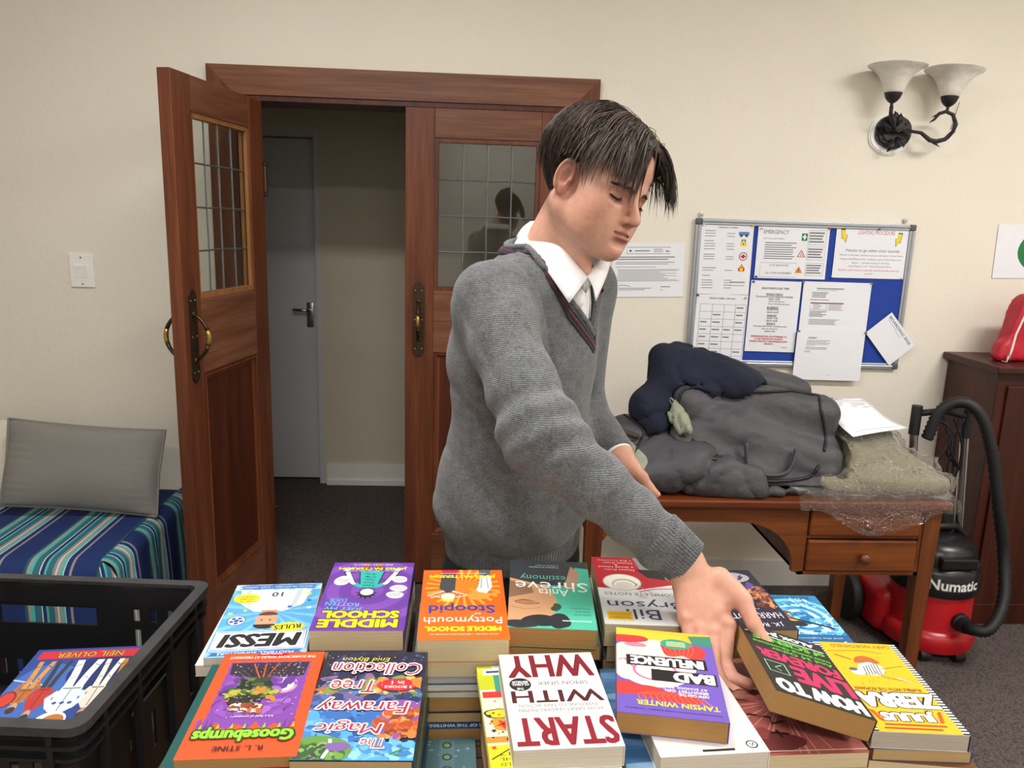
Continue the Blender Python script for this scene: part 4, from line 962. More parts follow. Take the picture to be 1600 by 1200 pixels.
# ================================================================== VACUUM CLEANER
mat('vac_red', '#b81420', .3, .03, 20, spec=.5); mat('vac_black', '#17171a', .3, .05, spec=.5); mat('rubber_black', '#101012', .6)
VX, VY = 1.815, 2.705
t = thing('vacuum_cleaner', 'red and black drum vacuum cleaner with a black hose beside the desk', 'vacuum cleaner', (VX, VY, 0))
m = MB(); m.lathe([(.150, .035), (.165, .04), (.170, .06), (.170, .095), (.160, .11), (.150, .118), (.147, .13), (.147, .25), (.144, .262)], n=48); m.build('drum', 'vac_red', t, True, auto=35)
def f_rear(P): return s_box(P, (-.10, .17, .12), (.10, .16, .10), .05)
P_, F_ = surface_nets(f_rear, (-.25, -.05, 0), (.1, .4, .28), .012); np_mesh('rear_body', smooth_mesh(P_, F_, 3), F_, 'vac_red', t)
m = MB(); m.lathe([(.150, .258), (.158, .262), (.160, .275), (.158, .35), (.150, .362), (.140, .372), (.138, .40), (.128, .43), (.105, .455), (.06, .468), (.01, .47)], n=48); m.build('motor_head', 'vac_black', t, True, auto=35)
m = MB(); m.tube([(-.10, .0, .40), (-.095, -.0, .46), (-.06, 0, .49), (.06, 0, .49), (.095, 0, .46), (.10, 0, .40)], .014, 10); m.build('carry_handle', 'vac_black', t, True)
mat('switch_green', '#1c6b4a', .4)
m = MB(); m.box((.04, -.142, .385), (.075, -.125, .405), .003); m.build('switch', 'switch_green', t)
m = MB(); m.box((-.07, -.150, .374), (.07, -.115, .42), .008); m.build('switch_panel', 'vac_black', t)
# lettering wrapped on the head
co, fs, asp = text_geo('Numatic', .018, 0)
for nm, mt_, rr_, grow in (('lettering_outline', 'ink_grey', .1607, .0035), ('lettering', 'white_plastic', .1612, 0)):
    if grow: co2, fs2, _ = text_geo('Numatic', .05, 0)
    else: co2, fs2 = co, fs
    m = MB(); a0, a1 = math.radians(-128), math.radians(-60); z0_, z1_ = .296-grow, .336+grow
    m.add([(rr_*math.cos(a0-.01*(grow > 0)+(a1-a0+.02*(grow > 0))*u), rr_*math.sin(a0-.01*(grow > 0)+(a1-a0+.02*(grow > 0))*u), z0_+(z1_-z0_)*v) for u, v in co2], fs2); m.build(nm, mt_, t)
for a in (-70, -120, 60):
    m = MB(); r_ = math.radians(a); m.lathe([(.006, -.02), (.02, -.02), (.022, -.01), (.022, .01), (.02, .02), (.006, .02)], n=16, M=Matrix.Translation((.15*math.cos(r_), .15*math.sin(r_), .022)) @ Matrix.Rotation(PI/2, 4, 'Y')); m.build('caster', 'rubber_black', t, True, auto=40)
m = MB(); m.lathe([(.02, -.02), (.10, -.02), (.105, -.01), (.105, .01), (.10, .02), (.02, .02)], n=32, M=Matrix.Translation((-.225, .20, .105)) @ Matrix.Rotation(PI/2, 4, 'Y')); m.build('rear_wheel', 'rubber_black', t, True, auto=40)
m = MB(); m.lathe([(.034, 0), (.034, .02), (.028, .024), (.027, .05)], n=20, M=Matrix.Translation((.03, -.142, .17)) @ Matrix.Rotation(PI/2, 4, 'X')); m.build('hose_inlet', 'rubber_black', t, True, auto=40)
hose = cat([tuple(np.array(p)-np.array([VX, VY, 0])) for p in ((1.845, 2.54, .172), (1.85, 2.49, .175), (1.90, 2.47, .19), (1.98, 2.53, .27), (2.005, 2.60, .42), (1.95, 2.60, .62), (1.90, 2.61, .82), (1.85, 2.63, .95), (1.79, 2.66, .99), (1.73, 2.68, .95), (1.70, 2.69, .84))], 14)
m = MB(); rr_ = [.021+.0022*(1 if k % 2 else -1) for k in range(len(hose))]; m.tube(hose, rr_, 12); m.build('hose', 'rubber_black', t, True)
for nm, x, y, top in (('steel_tube', 1.665, 2.72, .96), ('steel_tube', 1.865, 2.72, .95)):
    m = MB(); m.tube([(x-VX+.05, y-VY+.02, .42), (x-VX, y-VY, top-.10)], .016, 14); m.build(nm, 'chrome', t, True, auto=40)
    m = MB(); m.tube([(x-VX, y-VY, top-.11), (x-VX, y-VY, top)], .019, 14); m.build('tube_grip', 'rubber_black', t, True, auto=40)
cord = MB()
for k in range(3):
    cord.tube(cat([(-.10+.02*k, -.005, .93), (-.02, -.02, .86-.03*k), (-.06+.05*k, .0, .72), (.02, .01, .66+.04*k), (.03-.03*k, -.01, .80), (-.02+.02*k, -.01, .92)], 6), .0045, 6)
cord.build('power_cord', 'rubber_black', t, True)
m = MB(); m.tube([(-.15, .015, .93), (-.05, 0, .945), (.05, .015, .92)], .013, 8); m.build('cord_hook', 'rubber_black', t, True)
m = MB(); m.box((.02, .02, .42), (.06, .07, .58), .01); m.tube([(-.10, .03, .43), (.02, .03, .45), (.05, .03, .5)], .02, 10); m.build('tube_holder', 'rubber_black', t, True, auto=40)
# ================================================================== TABLE, BOOKS AND CRATE
TT = .74
t = thing('trestle_table', 'plain wooden table almost hidden under the stacks of books', 'table', (-.2, .98, 0))
m = MB(); m.box((-.86, -.36, TT-.025), (.855, .35, TT), .004); m.build('table_top', 'table_wood', t)
for sx in (-.80, .75):
    for sy in (-.31, .29): m = MB(); m.box((sx, sy, 0), (sx+.045, sy+.045, TT-.025), .003); m.build('leg', 'table_wood', t)
m = MB(); m.box((-.76, -.29, TT-.10), (.75, -.27, TT-.025)); m.box((-.76, .29, TT-.10), (.75, .31, TT-.025)); m.build('apron', 'table_wood', t)

def pages_mat(name, col):
    m, n, b = nt(name); c = lin(col); v = _obj(n)
    f = _noise(n, _map(n, v, (2.5, 2.5, 900)), 1.0, 3, .7); g = _noise(n, v, 9, 3)
    a = n.nodes.new('ShaderNodeMath'); a.operation = 'MULTIPLY_ADD'; a.inputs[1].default_value = .35; n.links.new(g, a.inputs[0]); n.links.new(f, a.inputs[2])
    n.links.new(_ramp(n, a.outputs[0], [(.38, shade(c, .62)), (.62, shade(c, .95)), (.9, shade(c, 1.08))]), b.inputs['Base Color'])
    b.inputs['Roughness'].default_value = .9; b.inputs['Specular IOR Level'].default_value = .15; _bump(n, b, f, .35, .0012)
for nm, c_ in (('pages_cream', '#cdbb97'), ('pages_tan', '#b79a6e'), ('pages_brown', '#a8814f'), ('pages_white', '#d3cabb'), ('pages_grey', '#b5ab9d'), ('pages_lime', '#c6c77a')): pages_mat(nm, c_)
def cmat(col, rough=.35):
    nm = 'cover'+col
    if nm not in MATS: mat(nm, col, rough, .04, 14, spec=.45)
    return nm
def make_book(name, label, w, h, th, cover, pages='pages_cream', spine=None, mtx=None, group=None, hard=False, design=None, curl=0.0):
    t = thing(name, label, 'book', mtx=mtx, group=group)
    ct = .0022 if hard else .0007; ov = .003 if hard else 0.0
    m = MB(); m.box((-w/2+ct+.0005, -h/2+ov+.0003, ct), (w/2-ov-.0006, h/2-ov-.0003, th-ct)); m.build('page_block', pages, t)
    m = MB(); m.mat(cmat(cover)); m.box((-w/2, -h/2, th-ct), (w/2, h/2, th), ct*.3); m.box((-w/2, -h/2, 0), (w/2, h/2, ct), ct*.3)
    if spine: m.mat(cmat(spine))
    m.box((-w/2-.0004, -h/2, ct*.5), (-w/2+ct, h/2, th-ct*.5))
    c = m.build('cover', None, t)
    if design:
        zz = th+.00004
        for nm, fn in design:
            p = Print(w, h, zz); fn(p); p.build(nm, c); zz = p.z
    return t
def upside(cx, cy, ztop, th, ang):
    """book lying face up with its head towards the camera"""
    return Matrix.Translation((cx, cy, ztop-th)) @ Matrix.Rotation(PI+math.radians(ang), 4, 'Z')
W_, K_ = '#f2f2f0', '#17171a'
def burst(p, cx, cy, r, m_, n=14, inner=.78, sq=.8): p.star(cx, cy, r, m_, n, inner, 0, sq)

# ---- covers (0,0 = lower left of the cover as its reader sees it)
def c_football_art(p):
    p.rect(0, .0, 1, .09, '#bfe0f2'); p.rect(0, .93, 1, 1, '#8fc3e8')
    for k in range(16):
        a = 2*PI*k/16+.1; p.poly([(.45, .42), (.45+.75*math.cos(a), .42+.55*math.sin(a)), (.45+.75*math.cos(a+.13), .42+.55*math.sin(a+.13))], '#78b9e6')
    p.poly([(.10, .09), (.92, .09), (.86, .30), (.68, .42), (.36, .42), (.16, .32)], '#dfe6ea'); p.poly([(.2, .09), (.26, .09), (.30, .38), (.24, .36)], '#bcc9d2'); p.poly([(.80, .09), (.86, .09), (.78, .35), (.73, .38)], '#bcc9d2')
    p.text('10', .42, .13, .55, .20, '#2c3a55', .03)
    p.poly([(.42, .40), (.60, .40), (.59, .47), (.43, .47)], '#c68f72'); p.ell(.51, .53, .12, .105, '#cf9a7b'); p.ell(.51, .475, .105, .05, '#5a3a2c', 24, 0, 180, 360); p.ell(.51, .60, .125, .06, '#2a1c16', 24, 0, 0, 180); p.ell(.47, .54, .014, .008, K_); p.ell(.56, .54, .014, .008, K_); p.line([(.47, .475), (.55, .475)], .012, '#8c4a3e')
    for x, y, r, c in ((.12, .17, .045, '#efe23a'), (.10, .27, .04, '#2d62b0'), (.20, .34, .03, '#efe23a'), (.08, .38, .04, W_), (.93, .44, .04, '#efe23a'), (.78, .40, .03, '#efe23a'), (.93, .25, .03, '#2d62b0'), (.30, .36, .045, '#2d62b0')): p.star(x, y, r, c)
    p.ell(.83, .54, .10, .068, '#274f9a'); p.ell(.83, .54, .09, .060, W_)
    for k in range(5): a = 2*PI*k/5+.4; p.star(.83+.055*math.cos(a), .54+.036*math.sin(a), .028, '#274f9a', 5, .8)
    p.ell(.83, .54, .028, .019, '#274f9a')
def c_football_text(p):
    p.poly([(.04, .03), (.12, .012), (.88, .012), (.96, .03), (.90, .05), (.96, .075), (.04, .075), (.10, .05)], '#2f66b4'); p.text('SIMON MUGFORD * DAN GREEN', .1, .03, .9, .06, '#d9ecf8', .01)
    p.ell(.82, .22, .15, .075, '#f0e72e', 28, -8)
    for k, tx in enumerate(('FACTS', 'STORIES', 'STATS')): p.text('* '+tx+' *', .72, .262-.034*k-.012, .92, .262-.034*k+.012, K_, .02)
    p.rect(.02, .685, .98, .925, W_); p.line([(.035, .695), (.965, .695), (.965, .915), (.035, .915), (.035, .695)], .012, '#2f4f9a'); p.line([(.06, .708), (.94, .708), (.94, .902), (.06, .902), (.06, .708)], .006, K_)
    p.text('MESSI', .08, .72, .92, .89, K_, .05, .15)
    p.star(.25, .645, .20, '#f2e528', 14, .78, 0, .55); p.text('RULES', .11, .615, .40, .675, K_, .03, .1, 6)
    p.poly([(.03, .93), (.97, .945), (.93, .96), (.97, .985), (.03, .975), (.07, .955)], '#2f66b4'); p.text('FOOTBALL SUPERSTARS', .12, .947, .88, .975, '#d9ecf8', .02)
def c_purple_art(p):
    for k in range(5): p.ell(.5, .45, .75-.14*k, .48-.09*k, ('#7d4ab0', '#6b3aa0')[k % 2], 36)
    p.poly([(.36, .12), (.43, .0), (.47, .0), (.46, .14)], '#9c5230'); p.poly([(.56, .14), (.55, .0), (.60, .0), (.64, .12)], '#9c5230')
    p.poly([(.34, .14), (.66, .14), (.60, .42), (.40, .42)], K_); p.poly([(.355, .147), (.645, .147), (.59, .413), (.41, .413)], '#2fb3ab')
    for s in (-1, 1):
        p.line([(.5+s*.07, .40), (.5+s*.20, .34), (.5+s*.31, .15)], .075, K_); p.line([(.5+s*.07, .40), (.5+s*.20, .34), (.5+s*.30, .16)], .055, W_); p.line([(.5+s*.07, .40), (.5+s*.17, .355)], .07, '#2fb3ab')
        for q in (-.05, -.015, .02, .05): p.line([(.5+s*.31, .15), (.5+s*.31+q, .10)], .016, W_)
    p.star(.5, .50, .13, K_, 11, .6, 0, 1.1); p.ell(.5, .48, .085, .055, K_); p.ell(.5, .478, .077, .048, W_)
    for x, y in ((.82, .30), (.15, .28), (.14, .42), (.17, .52)): p.blob(x, y, .10, .05 if x < .5 else .075, W_, int(x*70), .1); lines(p, x-.07, x+.07, y-.025, y+.025, 3, '#55555c', .35)
    for k, tx in enumerate(('Not', 'Worth', 'Talk-', 'ing', 'To')): p.text(tx, .44, .365-.046*k, .57, .395-.046*k, '#10403f', .01)
def c_purple_text(p):
    p.text('THEIR NO. 1 BESTSELLING AUTHOR', .16, .135, .86, .152, W_, .01); p.text('JAMES PATTERSON', .08, .075, .92, .125, '#f3ea1f', .04); p.text('AND CHRIS TEBBETTS', .26, .03, .75, .05, W_, .01)
    p.text('JUST MY', .50, .685, .93, .735, '#4fb6e6', .02, 0, -6); p.text('ROTTEN', .55, .63, .93, .68, '#4fb6e6', .02, 0, -4); p.text('LUCK', .70, .575, .90, .625, '#4fb6e6', .02, 0, -3)
    for tx, y0, y1, x0, x1 in (('SCHOOL', .745, .845, .08, .93), ('MIDDLE', .86, .965, .08, .94)): p.text(tx, x0-.012, y0-.008, x1+.012, y1+.006, '#4a3a10', .09); p.text(tx, x0, y0, x1, y1, '#f6ea1d', .06)
def c_orange_art(p):
    for k in range(24): a = 2*PI*k/24; p.poly([(.5, .28), (.5+.46*math.cos(a), .28+.30*math.sin(a)), (.5+.46*math.cos(a+.1), .28+.30*math.sin(a+.1))], '#f5a52e')
    p.poly([(.55, .0), (.78, .0), (.74, .09), (.58, .09)], '#c02030'); p.poly([(.58, .06), (.76, .06), (.79, .30), (.70, .37), (.60, .34)], '#43454a')
    for s in (-1, 1): p.line([(.68+s*.05, .34), (.68+s*.25, .41), (.68+s*.06, .435)], .045, K_); p.line([(.68+s*.05, .34), (.68+s*.25, .41), (.68+s*.06, .435)], .032, '#f4dccb')
    p.ell(.68, .415, .095, .05, K_); p.ell(.68, .415, .088, .045, '#f4dccb'); p.star(.68, .475, .11, '#efd32c', 9, .5, 0, .6); p.ell(.68, .435, .08, .035, '#f4dccb')
    p.poly([(.14, .0), (.30, .0), (.28, .14), (.17, .14)], '#54565c'); p.poly([(.15, .10), (.28, .10), (.31, .26), (.36, .36), (.22, .38), (.14, .28)], '#e3e3e3'); p.line([(.2, .12), (.19, .3)], .01, '#8a8a8a'); p.line([(.26, .12), (.28, .3)], .01, '#8a8a8a')
    p.blob(.32, .415, .14, .055, '#d59a3a', 6, .1); p.line([(.20, .40), (.05, .36)], .05, '#d59a3a'); p.line([(.32, .36), (.42, .30)], .04, '#d59a3a')
def c_orange_text(p):
    p.text('JAMES PATTERSON', .08, .075, .92, .13, '#f6e522', .04); p.text('AND CHRIS GRABENSTEIN', .2, .052, .78, .066, W_, .01)
    p.text('Stoopid', .13, .515, .90, .66, '#2b3c9e', .02); p.text('and', .30, .655, .37, .685, W_, .01); p.text('Pottymouth', .06, .685, .95, .80, W_, .01)
    p.text('MIDDLE SCHOOL', .08, .835, .93, .895, '#f6e522', .05); p.text('FROM THE NO. 1 BESTSELLING AUTHOR OF', .12, .925, .87, .94, W_, .01)
def c_testi_art(p):
    p.rect(0, 0, 1, .42, '#3a3e42'); p.poly([(.55, .0), (1, .0), (1, .40), (.40, .44)], '#33373b'); p.rect(0, .40, 1, 1, '#4cb89c'); p.poly([(0, .12), (.17, .10), (.27, .45), (0, .5)], '#4cb89c')
    p.poly([(.12, .2), (.22, .08), (.33, .42), (.2, .46)], '#b78a70')
    p.poly([(1, .30), (.52, .42), (.46, .55), (.42, .66), (.46, .80), (.56, .90), (1, .92)], '#c9986f'); p.poly([(1, .34), (.74, .40), (.70, .52), (1, .60)], '#8f6a50')
    p.line([(.93, .655), (.83, .625), (.72, .64), (.64, .675)], .02, '#4a3226'); p.ell(.79, .66, .13, .025, '#b07f5c'); p.line([(.92, .668), (.80, .69), (.66, .68)], .01, '#5b4030'); p.line([(.98, .72), (.8, .76), (.62, .73)], .012, '#a37750')
    p.blob(.62, .90, .22, .075, '#23262c', 8, .1); p.blob(.42, .90, .13, .10, '#23262c', 4, .12); p.blob(.85, .95, .2, .05, '#2b2d33', 12, .1); p.blob(.44, .72, .06, .05, '#33503f', 2, .2)
def c_testi_text(p):
    p.text('A moment of weakness', .38, .105, .76, .125, '#c9d2cf', 0); p.text('A lifetime of regret', .38, .07, .68, .09, '#c9d2cf', 0); p.text('Testimony', .20, .22, .87, .33, '#5fae98', 0)
    p.text('Shreve', .04, .35, .93, .49, '#f4f6f4', -.004); p.text('Anita', .28, .455, .65, .56, '#f4f6f4', -.004)
    p.text('Author of the', .05, .805, .24, .825, '#1d4d42', 0); p.text('bestselling', .06, .76, .22, .78, '#1d4d42', 0); p.text('Body Surfing', .06, .715, .28, .735, '#1d4d42', 0); lines(p, .05, .38, .885, .905, 1, '#d8ece6', .5, 0, 0)
def c_notes_art(p):
    p.rect(0, 0, 1, .56, '#b3202c'); p.poly([(0, .42), (.5, .52), (1, .50), (1, 1), (0, 1)], '#dcdcdc'); p.poly([(0, .0), (.46, .0), (.40, .22), (0, .40)], '#8c8c8c'); p.poly([(0, .06), (.25, .04), (.12, .24), (0, .26)], '#c8c8c8'); p.poly([(.12, .2), (.46, .2), (.34, .33), (.12, .36)], '#232326')
    p.ell(.68, .41, .24, .13, '#b9b4ab', 32); p.ell(.68, .41, .225, .12, '#e9e4da', 32); p.ell(.66, .44, .15, .085, '#b3ada3', 28); p.ell(.66, .45, .13, .068, '#efeae0', 28); p.ell(.66, .455, .11, .055, '#d5cec2', 24); p.line([(.55, .41), (.50, .43), (.53, .47)], .02, '#a59e92'); p.line([(.58, .37), (.42, .52), (.34, .56)], .012, '#8f8f8f'); p.line([(0, .49), (.3, .50), (.5, .55)], .02, '#b3202c')
def c_notes_text(p):
    for tx, y, x0, x1 in (('Notes from', .20, .48, .86), ('a Small Island', .155, .48, .93), ('&', .12, .68, .72), ('Notes from', .085, .48, .86), ('a Big Country', .04, .48, .93)): p.text(tx, x0, y, x1, y+.028, '#e8c9c0', 0)
    p.text('The', .43, .615, .52, .64, '#55555a', 0); p.text('COMPLETE NOTES', .06, .565, .93, .605, '#55555a', 0)
    p.text('Bryson', .03, .655, .92, .79, '#2f3566', -.004); p.text('Bill', .34, .80, .72, .93, '#2f3566', -.004)
    p.rect(.66, .83, .95, .945, '#e3c21c'); lines(p, .68, .93, .85, .90, 3, '#e07a1e', .5); p.text('bookdealers', .69, .905, .93, .93, '#403410', .02)
def c_slime_art(p):
    zig = [(.10, .10)]+[(.10+.80*k/12, .10+.012*(k % 2)) for k in range(13)]+[(.90-.015*(k % 2), .10+.62*k/16) for k in range(17)]
    zig += [(.9-.8*k/14, .73+.035*math.sin(k*2.1)+.02*(k % 2)) for k in range(15)]+[(.10+.015*(k % 2), .72-.62*k/16) for k in range(17)]
    p.poly(zig, '#7c3fa0'); p.poly([(.12, .115), (.88, .115), (.86, .24), (.7, .28), (.5, .24), (.3, .29), (.14, .26)], '#2b2030')
    rg = random.Random(2)
    for k in range(90): p.rect(*(lambda x, y: (x, y, x+.012, y+.008))(rg.uniform(.13, .85), rg.uniform(.12, .27)), rg.choice(('#8d8494', '#5b5062', '#c8bfd0')))
    p.ell(.30, .36, .13, .085, '#b78fc4', 28); p.ell(.30, .36, .095, .062, '#f3e6c0', 28)
    # windblown rags and dry stalks against the moonlit field
    p.patch(.16, .28, .84, .64, ['#8a4cb0', '#7038a0', '#9a62bc', '#5f2f8c'], 70, .05, 3, .2)
    for k in range(16): p.line([(.52, .34), (.30+.03*k, .13+.025*(k % 4))], .014, ('#c0502a', '#2a1a14', '#1c1c1c', '#3a3a30')[k % 4])
    p.patch(.42, .30, .72, .46, ['#1e2420', '#2c3a22', '#3d5a2a', '#141812', '#5a7a2e'], 60, .045, 5, .5); p.patch(.36, .40, .80, .50, ['#6f8c2e', '#8a9c2c', '#3d5a2a', '#1c2416', '#b0a838', '#c07a2c'], 60, .035, 6, .5); p.patch(.45, .47, .75, .55, ['#1c2418', '#2c2018', '#4a6a2a', '#141410'], 40, .035, 7, .5)
    p.patch(.45, .55, .72, .62, ['#8a3c26', '#6a2a1a', '#b05a3a', '#d9c39a', '#e8d8b0'], 40, .03, 9, .4)
    for x0 in (.15, .2, .84, .88, .93): p.ell(x0, .72, .018, .05, '#7c3fa0'); 
    for x, y in ((.80, .40), (.83, .50), (.2, .48), (.17, .56)): p.line([(x, y), (x+.05, y+.03), (x+.06, y+.06)], .006, '#2a1740')
    rg = random.Random(5)
    for k in range(14): p.star(rg.uniform(.14, .86), rg.uniform(.45, .68), .008, '#e9dcf2', 4, .5)
def c_slime_text(p):
    p.text('THE SCARECROW WALKS AT MIDNIGHT', .07, .05, .93, .078, '#f6e3da', .03); p.rect(.36, .012, .66, .038, '#d3202c'); p.text('SCHOLASTIC', .42, .017, .64, .033, W_, .03)
    p.text("It's a field of screams!", .30, .655, .66, .675, '#f1e6f6', 0, .2)
    p.text('Goosebumps', .055, .74, .955, .885, '#173a12', .09); p.text('Goosebumps', .07, .75, .94, .875, '#8fd02a', .04)
    for x in (.1, .22, .35, .52, .63, .75, .9): p.poly([(x-.014, .765), (x+.014, .765), (x, .72)], '#8fd02a')
    p.text('R. L. STINE', .30, .91, .72, .95, '#2a1210', .03)
def c_tree_art(p):
    rg = random.Random(11)
    p.rect(0, 0, 1, .32, '#1d2036'); p.blob(.5, .55, .55, .25, '#4b72b4', 1, .05); p.patch(.02, .02, .98, .3, ['#1a1c30', '#2a2f50', '#343a66', '#22264a'], 50, .06, 1); p.patch(.05, .28, .95, .46, ['#7a8f45', '#c98a3c', '#a86a34', '#5b7a3a', '#d9b060', '#3a5a8a', '#8a5a8a'], 90, .055, 2); p.patch(.0, .46, 1, .64, ['#27386a', '#34508c', '#1f2c58', '#4a6ab0', '#6a5a9a'], 90, .06, 3); p.patch(.3, .62, 1, .86, ['#3f7ec8', '#4f9fd6', '#2f66b0', '#6ab0e0', '#2a4a90'], 90, .06, 4); 
    p.blob(.12, .70, .25, .09, '#c9531f', 7, .18); p.blob(.16, .56, .2, .06, '#8a4a9c', 8, .2); p.poly([(0, .62), (.32, .66), (.38, .78), (.2, .82), (0, .80)], '#c75a22'); p.line([(.0, .58), (.18, .6), (.3, .55)], .04, '#8a5a36'); p.line([(.18, .6), (.12, .66)], .03, '#8a5a36')
    p.rect(0, .86, 1, 1, '#4f9fd6'); p.patch(.0, .86, .6, .98, ['#62b0e0', '#4088c8', '#8ac4e8', '#3a78b8'], 50, .05, 6); p.patch(.0, .6, .34, .82, ['#c9531f', '#d97a34', '#a84418', '#e09a50', '#7a3a1c', '#8a4a9c'], 70, .045, 7); p.ell(.80, .93, .28, .115, '#5d8f3a', 30); p.ell(.80, .96, .24, .085, '#35662c', 26); p.patch(.6, .88, .98, .99, ['#4a7a34', '#6a9a44', '#2c5626', '#88a850', '#3a3a50'], 60, .035, 8); p.line([(.72, .84), (.70, .90), (.74, .99)], .03, '#c6e2ee'); p.blob(.64, .90, .09, .04, '#7a5aa0', 3, .2)
    p.ell(.24, .36, .19, .06, '#c4202e', 28); p.poly([(.02, .28), (.12, .30), (.10, .36), (.02, .40)], '#e07a2a')
    for k in range(80): p.star(rg.uniform(.03, .97), rg.uniform(.02, .62), rg.uniform(.004, .011), rg.choice(('#e9d27a', '#c9d4ea', '#e9d27a')), 4, .4)
    p.line([(.10, .92), (.2, .955), (.12, .965)], .02, '#2f8a4e')
def c_tree_text(p):
    p.text('Enid Blyton', .36, .07, .83, .125, '#ead23a', .01, .2); p.text('3 BOOKS', .10, .37, .36, .395, '#f3e6d8', .03); p.text('in 1', .18, .325, .30, .36, '#f3e6d8', .03)
    for tx, x0, x1, y0, y1 in (('Collection', .04, .90, .14, .26), ('Tree', .44, .86, .32, .44), ('Faraway', .10, .93, .49, .63), ('Magic', .30, .88, .69, .80), ('The', .26, .46, .84, .91)):
        p.text(tx, x0-.012, y0-.008, x1+.012, y1+.008, '#f5ece6', .05, .15); p.text(tx, x0, y0, x1, y1, '#a8183c', .012, .15)
def c_why(p):
    p.rect(0, 0, 1, 1, '#e2e0de')
    def big(tx, x0, y0, x1, y1, c): p.text(tx, x0, y0, x1, y1, c, .03)
    big('WHY', .04, .015, .94, .285, '#7a1020'); big('WITH', .03, .43, .94, .56, '#4d0f1a'); big('START', .01, .705, .96, .975, '#8a1322')
    p.text('SIMON SINEK', .14, .335, .66, .375, '#55555a', 0); p.ell(.83, .36, .11, .072, '#1d1d20', 28)
    for tx, y, x0, x1 in (('THE', .395, .80, .87), ('GLOBAL', .35, .74, .92), ('BESTSELLER', .322, .75, .91)): p.text(tx, x0, y, x1, y+.024, W_, .03)
    p.text('HOW GREAT LEADERS INSPIRE', .08, .62, .90, .652, '#77777c', 0); p.text('EVERYONE TO TAKE ACTION', .12, .575, .88, .607, '#77777c', 0)
def c_glasses_art(p):
    p.rect(0, 0, 1, 1, '#6d55b5'); p.poly([(0, 0), (.98, 0), (1, .02), (.3, .13), (0, .14)], '#e5b92a'); p.poly([(0, .02), (.24, .04), (.2, .15), (0, .17)], '#2f8570'); p.poly([(.3, .06), (1, .0), (1, .12), (.35, .16)], '#e8c23a')
    p.blob(.62, .42, .40, .30, '#f1d9cd', 3, .06); p.blob(.9, .42, .16, .22, '#f1d9cd', 5, .05)
    for k, (x, y, rx, ry) in enumerate(((.86, .14, .2, .05), (.38, .22, .16, .11), (.20, .26, .12, .09), (.92, .74, .14, .07), (.70, .76, .18, .06), (.45, .80, .22, .06))): p.blob(x, y, rx, ry, '#d63a36', 20+k, .15)
    for k in range(12): p.line([(.15+.05*k, .72+.004*k), (.2+.055*k, .79), (.12+.06*k, .86)], .012, '#ef6a4a')
    for k in range(7): p.line([(.22+.04*k, .14), (.2+.05*k, .24), (.26+.03*k, .32)], .010, '#ef6a4a')
    p.blob(.80, .215, .11, .03, '#e27d94', 4, .12)
    p.ell(.62, .52, .22, .115, '#e06a9c', 30); p.ell(.62, .52, .195, .10, '#f1d9cd', 30); p.ell(.60, .525, .1, .03, W_, 20, 8); p.ell(.59, .525, .035, .028, '#3c8a8a'); p.ell(.59, .525, .016, .013, K_); p.line([(.83, .50), (.92, .40), (.98, .42)], .02, '#e06a9c')
    p.ell(.38, .165, .16, .065, '#2f9a86', 28); lines(p, .28, .48, .13, .20, 4, '#efe08a', .4)
def c_glasses_text(p):
    p.rect(.10, .345, .90, .470, K_, 1); p.rect(.03, .505, .66, .635, K_, -1)
    p.text('INFLUENCE', .13, .357, .86, .458, W_, .05); p.text('BAD', .05, .515, .45, .628, W_, .06)
    p.text('HOW CAN THE', .14, .75, .42, .778, '#f7f0ef', .03); p.text('BRIGHTEST GIRL', .14, .715, .56, .743, '#f7f0ef', .03); p.text('AT SCHOOL BE A', .14, .68, .56, .705, '#f7f0ef', .03)
    p.text('TAMSIN WINTER', .06, .855, .82, .905, '#f2e62a', .03); p.text('"Fast becoming a favourite for younger teenagers." The Observer', .05, .935, .93, .955, '#2c2450', .01)
def c_live(p):
    p.rect(0, 0, 1, 1, '#1d1c1d')
    p.text('ALOK JHA', .12, .02, .80, .10, W_, .05); p.rect(.04, .125, .96, .137, W_)
    p.text('of SCIENCE', .05, .15, .90, .225, '#5fc52a', .05); p.text('Interesting Questions', .05, .25, .93, .30, '#5fc52a', .03); p.text('And 34 Other', .05, .315, .75, .36, '#5fc52a', .03)
    p.text('FOREVER', .04, .385, .95, .52, '#e0245e', .05); p.text('LIVE', .03, .55, .66, .77, '#e0245e', .05); p.text('HOW TO', .04, .80, .95, .975, W_, .06)
    box_outline(p, .72, .57, .93, .72, '#9bd3a8', .014); p.line([(.76, .6), (.85, .65), (.80, .69)], .012, '#9bd3a8')
